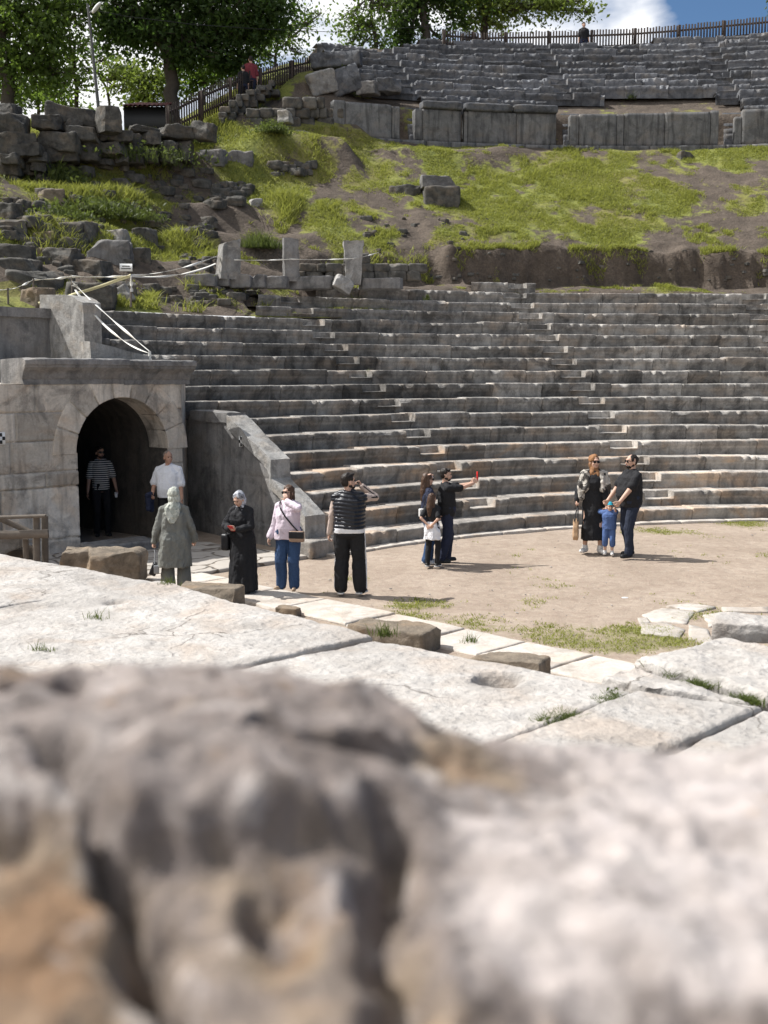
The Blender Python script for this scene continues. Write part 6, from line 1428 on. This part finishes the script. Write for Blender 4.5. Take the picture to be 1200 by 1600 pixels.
    def body(s, hand_kw=None):
        hk = hand_kw or {}; mb = MB(); mb.join(s.torso()); mb.join(s.shoulders()); mb.join(s.head()); mb.join(cap_mb(s.tl((0, -.012, 1.45)), s.hd((0, -.015, 1.56)), .058 if not s.fem else .05, .055 if not s.fem else .047))
        for side in 'LR':
            mb.join(s.arm(side)); kw = dict(curl=s.curl); kw.update(hk.get(side, {})); mb.join(s.hand(side, **kw)); mb.join(s.leg(side)); hp, K, A, yw = s.legs[side]; a = math.radians(yw); fd = np.array([math.sin(a), math.cos(a), 0])
            mb.join(cap_mb(A, A + [0, 0, -0.03], .037, .036)); mb.join(cap_mb(A - fd * 0.035 + [0, 0, -0.045], A + fd * 0.12 + [0, 0, -0.055], .034, .027))
        return s.out('body', mb, s.skin, 0.0075, 2)
    def shoes(s, mat, add=0.008, hi=0.02, sole=None):
        for side in 'LR':
            hp, K, A, yw = s.legs[side]; a = math.radians(yw); fd = np.array([math.sin(a), math.cos(a), 0]); sd = np.array([fd[1], -fd[0], 0]); mb = MB()
            mb.join(cap_mb(A + [0, 0, -0.02], A + [0, 0, hi], .042 + add, .040 + add)); mb.join(cap_mb(A - fd * 0.045 + [0, 0, -0.045], A + fd * 0.13 + [0, 0, -0.053], .036 + add, .029 + add)); mb.join(cap_mb(A - fd * 0.03 + sd * .012 + [0, 0, -0.06], A + fd * 0.14 + sd * .012 + [0, 0, -0.062], .025 + add, .022 + add)); mb.join(cap_mb(A - fd * 0.03 - sd * .012 + [0, 0, -0.06], A + fd * 0.13 - sd * .012 + [0, 0, -0.062], .025 + add, .022 + add))
            o = s.out('shoe', mb, mat, 0.008, 2)
            if sole is not None:
                sb_ = MB(); c0 = A - fd * 0.05; c1 = A + fd * 0.15; b = cap_mb(c0 * [1, 1, 0] + [0, 0, .016], c1 * [1, 1, 0] + [0, 0, .014], .05, .044); v = b.V[0]; 
                for i in range(len(b.V)): b.V[i][:, 2] = np.clip(b.V[i][:, 2], 0.002, 0.024)
                ORG[o.name] = ORG[s.root.name]; b.V = [(q * s.k) @ s.R.T + s.pos for q in b.V]; build('sole', b, sole, o)
    def trousers(s, mat, add=0.016, t=1.0, flare=0.012, wr=0.012, top=1.05, name='trousers'):
        mb = s.torso(add * 0.8, 0.86, top); 
        for side in 'LR': mb.join(s.leg(side, add, t, flare)); 
        mb.join(ell_mb((0, 0, 0.885), (0.15 * s.g, 0.105 * s.g, 0.07))); return s.out(name, mb, mat, 0.009, 3, wr, 7)
    def top(s, mat, sleeve=0.42, add=0.016, z0=0.95, wide=0.012, wr=0.012, name='shirt', hem=None, z1=1.49, fr=8, disp=None, smooth=3):
        mb = s.torso(add, z0, z1, hem); mb.join(s.shoulders(add * 0.9))
        if sleeve > 0:
            for side in 'LR': mb.join(s.arm(side, add * 0.75, sleeve, wide))
        return s.out(name, mb, mat, 0.009, smooth, wr, fr, disp=disp)
    def hair(s, mat, style='short'):
        h, R, q = s.hd, s.Rh, s.hs; mb = MB()
        if style == 'short': mb.join(ell_mb(h((0, -.022, 1.678)), np.array((.082, .094, .086)) * q, R)); mb.join(ell_mb(h((0, -.055, 1.635)), np.array((.074, .06, .075)) * q, R)); mb.join(ell_mb(h((0.01, .045, 1.728)), np.array((.055, .045, .028)) * q, R))
        if style == 'crop': mb.join(ell_mb(h((0, -.024, 1.665)), np.array((.0795, .094, .088)) * q, R)); mb.join(ell_mb(h((0, -.055, 1.63)), np.array((.073, .056, .07)) * q, R))
        if style == 'long':
            mb.join(ell_mb(h((0, -.022, 1.675)), np.array((.086, .10, .09)) * q, R)); mb.join(cap_mb(h((0, -.06, 1.64)), h((0, -.085, 1.40)), .08 * q, .075 * q)); mb.join(cap_mb(h((0, -.085, 1.42)), h((0, -.10, 1.24)), .08 * q, .045 * q))
            for sx in (-1, 1): mb.join(cap_mb(h((sx * .062, -.02, 1.66)), h((sx * .085, -.03, 1.44)), .032 * q, .03 * q))
        if style == 'tied': mb.join(ell_mb(h((0, -.02, 1.675)), np.array((.082, .098, .088)) * q, R)); mb.join(ell_mb(h((0, -.06, 1.63)), np.array((.074, .06, .075)) * q, R)); mb.join(cap_mb(h((0.0, -.10, 1.63)), h((-.05, -.07, 1.42)), .036, .03)); mb.join(cap_mb(h((-.066, .0, 1.66)), h((-.078, .01, 1.50)), .02, .022)); mb.join(cap_mb(h((.066, .0, 1.66)), h((.07, -.01, 1.54)), .02, .014))
        s.out('hair', mb, mat, 0.009, 2, 0.008, 26)
    def beard(s, mat):
        h, R = s.hd, s.Rh; mb = MB(); mb.join(ell_mb(h((0, .042, 1.548)), (.052, .056, .04), R)); mb.join(ell_mb(h((0, .0, 1.565)), (.069, .05, .035), R)); mb.join(ell_mb(h((0, .088, 1.581)), (.026, .012, .007), R)); s.out('beard', mb, mat, 0.008, 2, 0.004, 30)
    def face(s, glasses=False):
        h, R, q = s.hd, s.Rh, s.hs
        if not glasses:
            for sx in (-1, 1): s.raw('eye', ell_mb(h((sx * .031, .084, 1.638)), np.array((.013, .007, .0065)) * q, R, 6), M_EYE)
        else:
            mb = MB()
            for sx in (-1, 1): mb.join(ell_mb(h((sx * .034, .096, 1.634)), (.029, .009, .023), R, 8)); mb.join(cap_mb(h((sx * .06, .088, 1.642)), h((sx * .084, -.01, 1.64)), .0035, .0035, 6, 2))
            mb.join(cap_mb(h((-.01, .104, 1.642)), h((.01, .104, 1.642)), .004, .004, 6, 2)); s.raw('sunglasses', mb, C_GLASS)
        s.raw('mouth', ell_mb(h((0, .093, 1.567)), np.array((.022, .006, .006)) * q, R, 6), M_LIP)
    def scarf(s, mat, tail=None, drape=1.0):
        h, R = s.hd, s.Rh; mb = MB()
        mb.join(ell_mb(h((0, -.032, 1.662)), (.098, .106, .106), R)); mb.join(ell_mb(h((0, -.045, 1.58)), (.094, .085, .09), R)); mb.join(ell_mb(h((0, .005, 1.512)), (.078, .066, .03), R)); mb.join(cap_mb(s.tl((0, -.02, 1.45)), h((0, -.02, 1.56)), .085, .078))
        mb.join(loft_mb([(s.tl((0, .0, 1.37)), .15 * drape, .115 * drape), (s.tl((0, -.0, 1.43)), .135 * drape, .10 * drape), (s.tl((0, -.01, 1.49)), .09, .085)]))
        if tail == 'back': mb.join(loft_mb([(s.tl((-.02, -.155, 1.20)), .035, .02), (s.tl((-.02, -.14, 1.32)), .095, .035), (s.tl((-.01, -.10, 1.44)), .13, .05), (s.tl((0, -.06, 1.52)), .085, .06)]))
        if tail == 'front': mb.join(cap_mb(s.tl((.02, .07, 1.46)), s.tl((.03, .13, 1.30)), .06, .05))
        s.out('headscarf', mb, mat, 0.009, 2, 0.012, 16)

HUMAN_GROUP = None
def feet(u, v): return G(u, v, 0.03)
def tall(u, v0, v1): p = G(u, v0, 0.0); return P(u, v1, p[1])[2] - 0.0

# 6 man in the puffer vest, back to us, hand and phone at his right ear
p = Person('man in black quilted vest over beige sleeves with a phone at his ear', feet(546, 928), -8, tall(546, 930, 742), 1.22, yaw=-48, nod=-4, belly=0.05, feet=((-.13, .02), (.15, .06, 20)),
           arms={'R': ((.17, .15, 1.545), (.75, -.1, -1)), 'L': ((-.30, .05, .87), (-.4, -1, 0))}, curl=0.8)
p.body({'R': dict(curl=1.1, dirn=(-.55, .1, .75), palm=(-1, -.2, 0))}); p.hair(C_HAIRB); p.face(); p.beard(C_HAIRB); p.trousers(C_BLACK, 0.022, flare=0.03, wr=0.016)
p.top(C_BEIGE, 1.0, 0.014, 0.95, 0.004, 0.012); p.top(C_WHITE, 0, 0.022, 0.95, name='undershirt', z1=1.15, wr=0.006, hem=[(p.tl((0, 0.01, 0.895)), .222, .18)])
rib = lambda V: np.abs(np.sin((V[:, 2] + 0.01 * np.sin(V[:, 0] * 14)) * math.pi / 0.056)) * 0.014 - 0.004 + fbm(V * [30, 30, 12], 2, 8) * 0.004
p.top(C_VEST, 0, 0.028, 1.05, name='vest', wr=0.0, hem=[(p.tl((0, 0.01, 0.965)), .225, .185)], disp=rib, smooth=1)
mb = MB()
for side, sx in (('L', -1), ('R', 1)):
    hp, K, A, _ = p.legs[side]; o_ = np.array([sx * 1.0, 0.0, 0]); g_ = .5 + .5 * p.g
    for a, b, ra, rb in ((hp + [0, 0, .05], K, .088 * g_ + .024, .058 * g_ + .036), (K, A, .06 * g_ + .034, .038 * g_ + .054)): mb.join(cap_mb(a + o_ * (ra - .004), b + o_ * (rb - .006), .012, .012, 8, 3))
    p.raw('side_stripe', mb, C_WHITE); mb = MB()
mb = MB(); S, E_, W = p.J['R']; n_ = np.cross(E_ - S, W - E_); n_ /= np.linalg.norm(n_) + 1e-9; oo = np.array([.6, -.75, .1])
mb.join(cap_mb(S + oo * .062, E_ + oo * .056, .010, .010, 8, 3)); mb.join(cap_mb(E_ + oo * .054, W + oo * .042, .010, .009, 8, 3)); p.raw('sleeve_stripe', mb, C_BLACK)
p.shoes(C_SHOE_B, sole=C_SHOE_W)
hp_ = p.hands['R']; A_ = np.array([hp_[3], hp_[2], hp_[1]]) @ p.R.T
tag(build('mobile_phone', box_mb(p.w(hp_[0] + hp_[2] * 0.0), (.075, .009, .15), axes=A_, bev=.004), C_LEATHER), 'dark phone held at the ear of the man in the quilted vest', 'phone')

# 5 woman in pink
p = Person('woman in pale pink shirt and blue jeans with sunglasses touching her face', feet(452, 921), 168, tall(452, 923, 761), 1.22, True, yaw=-28, feet=((-.10, .03, -10), (.13, .0, 35)), arms={'L': ((-.03, .17, 1.50), (-1, .1, -.5)), 'R': ((.31, .06, .87), (.4, -1, 0))}, belly=0.03, skin=SK)
p.body({'L': dict(curl=0.35, dirn=(.35, -.15, .9), palm=(.3, -1, 0))}); p.hair(C_HAIR, 'tied'); p.face(True); p.trousers(C_JEAN, 0.02, flare=0.028, wr=0.014)
p.top(C_PINK, 0.97, 0.024, 0.95, 0.014, 0.013, hem=[(p.tl((0, 0, 0.86)), .245, .19)]); p.shoes(C_SAND, 0.002, -0.01)
def bag_mb(c, size, R, rnd=.35): V, Q = _cube(8); h = np.array(size) / 2; W = V * h; r = min(h) * rnd; inn = np.clip(W, -(h - r), h - r); d = W - inn; l = np.linalg.norm(d, axis=1, keepdims=True); W = inn + np.where(l > 1e-9, d / np.maximum(l, 1e-9) * r, 0); return MB().add(W @ R.T + c, Q=Q)
def strap_mb(pts, r=.008): return tube(np.array(pts), r, 8)
bagp = p.w((-.20, .20, .93)); bg_ = thing('shoulder_bag', bagp, 'small tan and black crossbody bag on the hip of the woman in pink', 'bag')
build('body', bag_mb(bagp, (.22, .08, .16), p.R), C_LTAN, bg_); build('flap', bag_mb(p.w((-.20, .232, .955)), (.225, .03, .10), p.R), C_LEATHER, bg_)
build('strap', strap_mb([p.w(q) for q in ((-.23, .19, 1.0), (-.12, .205, 1.12), (.0, .205, 1.26), (.09, .165, 1.38), (.125, .08, 1.47), (.12, -.03, 1.49), (.05, -.15, 1.36))], .011), C_LEATHER, bg_)

# 4 woman in black with the phone
p = Person('woman in long black dress and grey patterned headscarf looking at a red phone', feet(380, 926), 160, tall(380, 930, 770), 1.12, True, yaw=-10, nod=28, lean=0.05, arms={'L': ((-.05, .30, 1.12), (-1, -.3, -.4)), 'R': ((.07, .29, 1.12), (1, -.3, -.4))}, curl=0.9)
p.body({'L': dict(curl=.9, dirn=(.75, .6, .15), palm=(.3, -.5, 1)), 'R': dict(curl=.9, dirn=(-.75, .6, .15), palm=(-.3, -.5, 1))}); p.scarf(C_PAT, None, 0.85); p.face()
p.top(C_BLACK, 0.95, 0.026, 0.95, 0.016, 0.02, name='dress_top')
mb = loft_mb([((0, 0, 1.10), .17, .14), ((0, -.01, .95), .215, .17), ((0, 0, .7), .225, .185), ((0, .01, .4), .235, .205), ((0, .01, .06), .25, .23)], fold=.07, nf=9); p.out('skirt', mb, C_BLACK, .010, 2, .02, 6); p.shoes(C_SHOE_B)
ph = p.w((.01, .37, 1.15)); tag(build('mobile_phone', box_mb(ph, (.075, .15, .01), axes=(np.array([[1, 0, 0], [0, .8, .6], [0, -.6, .8]]) @ p.R.T), bev=.004), C_REDPH), 'red phone held by the woman in the long black dress', 'phone')
bp = p.w((.27, -.02, .87)); bg_ = thing('handbag', bp, 'black handbag hanging from the shoulder of the woman in the black dress', 'bag'); build('body', bag_mb(bp, (.12, .30, .25), p.R, .5), C_LEATHER, bg_)
build('strap', strap_mb([p.w(q) for q in ((.26, .10, .98), (.25, .08, 1.2), (.215, .03, 1.42), (.20, -.04, 1.46), (.24, -.10, 1.25), (.27, -.12, .98))], .010), C_LEATHER, bg_)

# 3 woman in grey green, seen from behind
fx = P(275, 938, 15.8); fx[2] = 0.03
p = Person('woman in long grey-green coat and matching headscarf seen from behind', fx, 8, P(275, 765, 15.8)[2], 1.22, True, yaw=8, feet=((-.11, .0), (.13, .03)), arms={'L': ((-.33, .04, .86), (-.5, -1, 0)), 'R': ((.30, .10, .90), (.5, -1, 0))}, curl=1.3)
p.body({'L': dict(curl=1.4)}); p.scarf(C_SAGEPAT, 'back', 0.9); p.face(); p.trousers(C_SAGE, 0.03, flare=0.035, wr=0.018)
p.top(C_SAGE, 0.97, 0.028, 0.95, 0.012, 0.022, name='coat', hem=[((0, 0, .50), .27, .21), ((0, 0, .62), .262, .205), ((0, -.01, .80), .25, .19)]); p.shoes(C_SHOE_B)
hd_ = p.hands['L'][0]; bp = p.w(hd_ + np.array([-.01, .0, -.34])); bg_ = thing('handbag', bp, 'small shiny black handbag on a chain in the hand of the grey-green coat woman', 'bag')
build('body', bag_mb(bp, (.10, .24, .17), p.R @ np.array(Matrix.Rotation(.4, 3, 'Y'))), C_LEATHER, bg_); build('clasp', bag_mb(bp + p.R @ np.array([.035, -.10, .01]), (.075, .06, .12), p.R), M['metal'], bg_); build('chain', strap_mb([p.w(hd_ + q) for q in (np.array([-.02, .09, -.26]), np.array([0, .02, -.1]), np.array([0, 0, 0.0]), np.array([.01, -.03, -.1]), np.array([.0, -.10, -.26]))], .007), M['metal'], bg_)

# 2 man in the white shirt
fx = P(266, 853, 20.8); fx[2] = 0.055
p = Person('balding man in white short-sleeved shirt standing beside the vault mouth', fx, 172, P(266, 705, 20.8)[2] - 0.05, 1.2, yaw=42, belly=0.04, arms={'R': ((.27, .16, .95), (.5, -1, 0))}, skin=SK2)
p.body({'R': dict(curl=1.2)}); p.hair(C_GREYH, 'crop'); p.face(); p.trousers(C_BLACK, 0.018); p.top(C_WHITE, 0.44, 0.022, 0.95, 0.02, 0.016, hem=[((0, .01, .88), .21, .16)]); p.shoes(C_SHOE_B)
mb = MB(); c = np.array([.30, .20, .93]); mb.join(cap_mb(c + [0, .08, .02], c + [0, -.12, .03], .05, .05)); mb.join(cap_mb(c + [.02, .05, 0], c + [.02, .03, -.24], .06, .05)); mb.join(cap_mb(c + [.01, -.08, 0], c + [.0, -.06, -.28], .06, .05)); mb.join(cap_mb(c + [.03, .03, -.2], c + [.0, -.06, -.22], .05, .05))
V, N, Q, T = remesh(mb, .01, 3); V = V + N * (fbm(V * 12, 3, 5) * .02)[:, None]; tag(build('jacket', MB().add((V * p.k) @ p.R.T + p.pos, Q, T), C_NAVY), 'dark jacket draped over the arm of the man in the white shirt', 'jacket')

# 1 man in stripes inside the vault
fx = P(160, 834, 22.2); fx[2] = 0.0
p = Person('slim man in black and white striped t-shirt and sunglasses standing inside the dark vault', fx, 205, P(160, 697, 22.2)[2], 0.95, yaw=15, arms={'L': ((-.27, .12, .90), (-.4, -1, 0)), 'R': ((.27, .06, .86), (.4, -1, 0))}, skin=SK2)
p.body({'L': dict(curl=1.0)}); p.hair(C_HAIRB); p.beard(C_HAIRB); p.face(True); p.trousers(C_BLACK, 0.014); p.top(C_STRIPE, 0.40, 0.016, 0.95, 0.014, 0.008, hem=[((0, 0, .90), .172, .125)]); p.shoes(C_SHOE_B)
hd_ = p.hands['L'][0]; tag(build('paper_cup', tube([p.w(hd_ + [0, .02, -.05]), p.w(hd_ + [0, .02, -.045]), p.w(hd_ + [0, .02, .05])], [.024, .026, .034], 14), C_WHITE), 'small white paper cup in the hand of the striped t-shirt man', 'cup')

# 7 woman behind, hand on her head
p = Person('woman in navy top and jeans with raised white-sleeved arm behind the girl', feet(668, 880), -75, tall(668, 882, 742), 0.98, True, yaw=10, arms={'L': ((-.03, .06, 1.70), (-1, .7, .3)), 'R': ((.23, .10, .95), (.5, -1, 0))}, feet=((-.09, .06), (.10, -.06)))
p.body({'L': dict(curl=.4, dirn=(.5, -.3, .3), palm=(0.2, 0, -1))}); p.hair(C_HAIR, 'long'); p.face(True); p.trousers(C_JEAN, 0.018, flare=.03); p.top(C_NAVY, 0.3, 0.022, 0.95, 0.012, 0.014, hem=[((0, 0, .88), .195, .15)]); p.shoes(C_SHOE_W)
S, E_, W = p.J['L']; mb = cap_mb(S * .55 + E_ * .45, E_, .052, .048); mb.join(cap_mb(E_, W, .047, .036)); p.out('sleeve', mb, C_WHITE, .009, 2, .008, 12)
S, E_, W = p.J['R']; c = p.w((.24, -.10, 1.02)); bg_ = thing('shoulder_bag', c, 'pale flat bag at the side of the woman in navy', 'bag'); build('body', bag_mb(c, (.07, .26, .14), p.R), C_SHOE_W, bg_); build('strap', strap_mb([p.w(q) for q in ((.24, 0.0, 1.08), (.22, .0, 1.3), (.17, -.02, 1.47), (.19, -.1, 1.3), (.24, -.18, 1.08))], .007), C_LEATHER, bg_)

# 8 man photographing
p = Person('man in black t-shirt and dark trousers raising a red phone', feet(696, 878), -78, tall(696, 881, 735), 1.1, yaw=-4, belly=.03, feet=((-.12, .08), (.12, -.10)), arms={'L': ((-.04, .50, 1.46), (-.7, .2, -1)), 'R': ((.06, .50, 1.47), (.7, .2, -1))}, curl=1.0)
p.body({'L': dict(curl=.9, dirn=(.1, .5, .85), palm=(1, .2, 0)), 'R': dict(curl=.9, dirn=(-.1, .5, .85), palm=(-1, .2, 0))}); p.hair(C_HAIRB); p.face(); p.beard(C_HAIRB); p.trousers(C_NAVY, 0.018, wr=.014); p.top(C_BLACK, 0.42, 0.02, 0.95, 0.016, 0.012, hem=[((0, 0.01, .88), .195, .15)]); p.shoes(C_SHOE_B)
tag(build('mobile_phone', box_mb(p.w((.01, .60, 1.60)), (.08, .010, .155), axes=p.R.T, bev=.004), C_REDPH), 'red phone held up by the photographing man in black', 'phone')

# 9 girl
p = Person('girl with long brown hair in black top with a white shirt tied round her waist', feet(675, 885), -25, tall(675, 888, 774), 0.92, True, yaw=-20, feet=((-.11, -.02), (.11, .05)), arms={'L': ((-.03, -.16, 1.0), (-1, -.5, 0)), 'R': ((.03, -.17, .98), (1, -.5, 0))}, curl=.7)
p.body({'L': dict(dirn=(.9, -.1, -.3), palm=(0, 1, 0)), 'R': dict(dirn=(-.9, -.1, -.3), palm=(0, 1, 0))}); p.hair(C_HAIR, 'long'); p.face(); p.trousers(C_BLACK, 0.014, flare=.004, wr=.008); p.top(C_BLACK, 0.36, 0.018, 1.05, 0.01, 0.008)
mb = loft_mb([((0, 0, 1.08), .15, .13), ((0, 0, 1.0), .18, .15), ((0, -.01, .85), .20, .165), ((.01, -.02, .66), .205, .17)], fold=.09, nf=6, seed=2); p.out('tied_shirt', mb, C_WHITE, .009, 2, .02, 9); p.shoes(C_SHOE_B, sole=C_SHOE_W)
S, E_, W = p.J['L']

# 10 woman with rust headscarf
p = Person('woman in rust headscarf, long black dress and cream shawl holding the toddler by the hand', feet(926, 862), 170, tall(926, 865, 714), 1.02, True, yaw=20, feet=((-.13, .04, -20), (.14, .0, 25)), arms={'R': ((.30, .10, .93), (.5, -1, 0)), 'L': ((-.22, .17, .83), (-.5, -1, 0))}, curl=1.2)
p.body({'R': dict(curl=1.4), 'L': dict(curl=1.0)}); p.scarf(C_RUST, None, .95); p.face(True); p.top(C_BLACK, 0.97, 0.022, 0.95, 0.012, 0.014, name='dress_top')
mb = loft_mb([((0, 0, 1.12), .15, .125), ((0, -.01, .95), .195, .155), ((0, 0, .7), .20, .17), ((0, .01, .4), .21, .18), ((0, .01, .22), .22, .195)], fold=.06, nf=8); p.out('skirt', mb, C_BLACK, .010, 2, .018, 6); p.shoes(C_SHOE_W, .012)
mb = MB()
for sx in (-1, 1):
    mb.join(cap_mb((sx * .06, -.10, 1.45), (sx * .19, -.03, 1.43), .05, .055)); mb.join(cap_mb((sx * .16, -.02, 1.42), (sx * .215, .03, 1.22), .075, .085)); mb.join(cap_mb((sx * .215, .03, 1.22), (sx * .22, .06, 1.0 - .08 * (sx < 0)), .085, .06)); mb.join(cap_mb((sx * .12, .05, 1.43), (sx * .15, .12, 1.15), .055, .06))
p.out('shawl', mb, C_SHAWL, .010, 2, .022, 10)
S10 = p
hd_ = p.hands['R'][0]; c = p.w(hd_ + np.array([.03, 0, -.44])); bg_ = thing('tote_bag', c, 'tan canvas tote bag hanging from the hand of the rust headscarf woman', 'bag')
bm_ = bag_mb(c, (.10, .34, .36), p.R @ np.array(Matrix.Rotation(.25, 3, 'X')), .6); bm_.V[0] = bm_.V[0] + fbm(bm_.V[0] / .1, 3, 3)[:, None] * .02; build('body', bm_, C_TOTE, bg_)
for o_ in (-.03, .03): build('strap', strap_mb([p.w(hd_ + q) for q in (np.array([.03 + o_, .13, -.27]), np.array([.01 + o_ / 2, .06, -.1]), np.array([0, 0, .0]), np.array([.01 + o_ / 2, -.05, -.1]), np.array([.03 + o_, -.13, -.27]))], .011), C_LEATHER, bg_)

# 12 man on the right of the child
p = Person('bearded man in black t-shirt and dark jeans holding the toddler by the hand', feet(983, 869), 112, tall(983, 872, 713), 1.2, yaw=-8, belly=.05, feet=((-.12, .10), (.13, -.10)), arms={'L': ((-.16, .38, .90), (-.4, -1, -.1)), 'R': ((.24, .30, .95), (.5, -1, 0))}, curl=1.0)
p.body({'L': dict(curl=1.1)}); p.hair(C_HAIRB, 'crop'); p.beard(C_HAIRB); p.face(True); p.trousers(C_DJEAN, 0.02, wr=.015); p.top(C_BLACK, 0.34, 0.022, 0.95, 0.018, 0.014, hem=[((0, 0.02, .86), .205, .165)]); p.shoes(C_SHOE_B)
S12 = p
# 11 toddler between them
fx = feet(951, 866); H11 = tall(951, 868, 787)
p = Person('toddler in blue romper and turquoise cap between the two adults', fx, 165, H11, 1.25, yaw=15, feet=((-.11, .04), (.12, -.02)), child=True, curl=.8)
def loc(q): return ((q - p.pos) @ p.R) / p.k
tR = loc(S10.w(S10.hands['L'][0])); tL = loc(S12.w(S12.hands['L'][0]))
for side, t_, sx in (('R', tR, 1), ('L', tL, -1)):
    S = p.J[side][0]; E_, W = ik(S, t_, .27, .24, (sx, -.3, -1)); p.J[side] = (S, E_, W)
p.body(); p.face(); p.trousers(C_BLUE, .03, .62, .02, name='romper_shorts'); p.top(C_BLUE, .4, .03, .95, .02, .012, name='romper_top', hem=[((0, 0, .85), .23, .18)]); p.shoes(C_SHOE_W, .02)
mb = ell_mb(p.hd((0, -.02, 1.69)), (.105, .122, .10), p.Rh); mb.join(ell_mb(p.hd((0, .09, 1.70)), (.075, .06, .014), p.Rh)); p.out('cap', mb, C_TURQ, .010, 2); p.hair(C_HAIR, 'crop')

# people by the fences, far up the slope
def far_person(label, base, H, heading, topm, hairm, legs=True, girth=1.1):
    q = Person(label, base, heading, H, girth); q.body(); q.hair(hairm); q.face(); q.trousers(C_NAVY); q.top(topm, .5, .02, .95); q.shoes(C_SHOE_B)
b = P(392, 122, 43.9); far_person('person in red top standing at the left picket fence', [b[0], b[1], H(b[0], b[1])], P(392, 88, 43.9)[2] - float(H(b[0], b[1])), 20, C_RED, C_HAIRB)
b = P(380, 124, 43.5); far_person('small person in dark clothes beside the red-topped one at the left fence', [b[0], b[1], H(b[0], b[1])], P(380, 102, 43.5)[2] - float(H(b[0], b[1])), 30, C_BLACK, C_HAIRB)
b = P(912, 58, 53.9); far_person('person in dark clothes looking over the skyline fence', [b[0], b[1], P(912, 35, 53.9)[2] - 1.65], 1.65, 180, C_BLACK, C_HAIR)
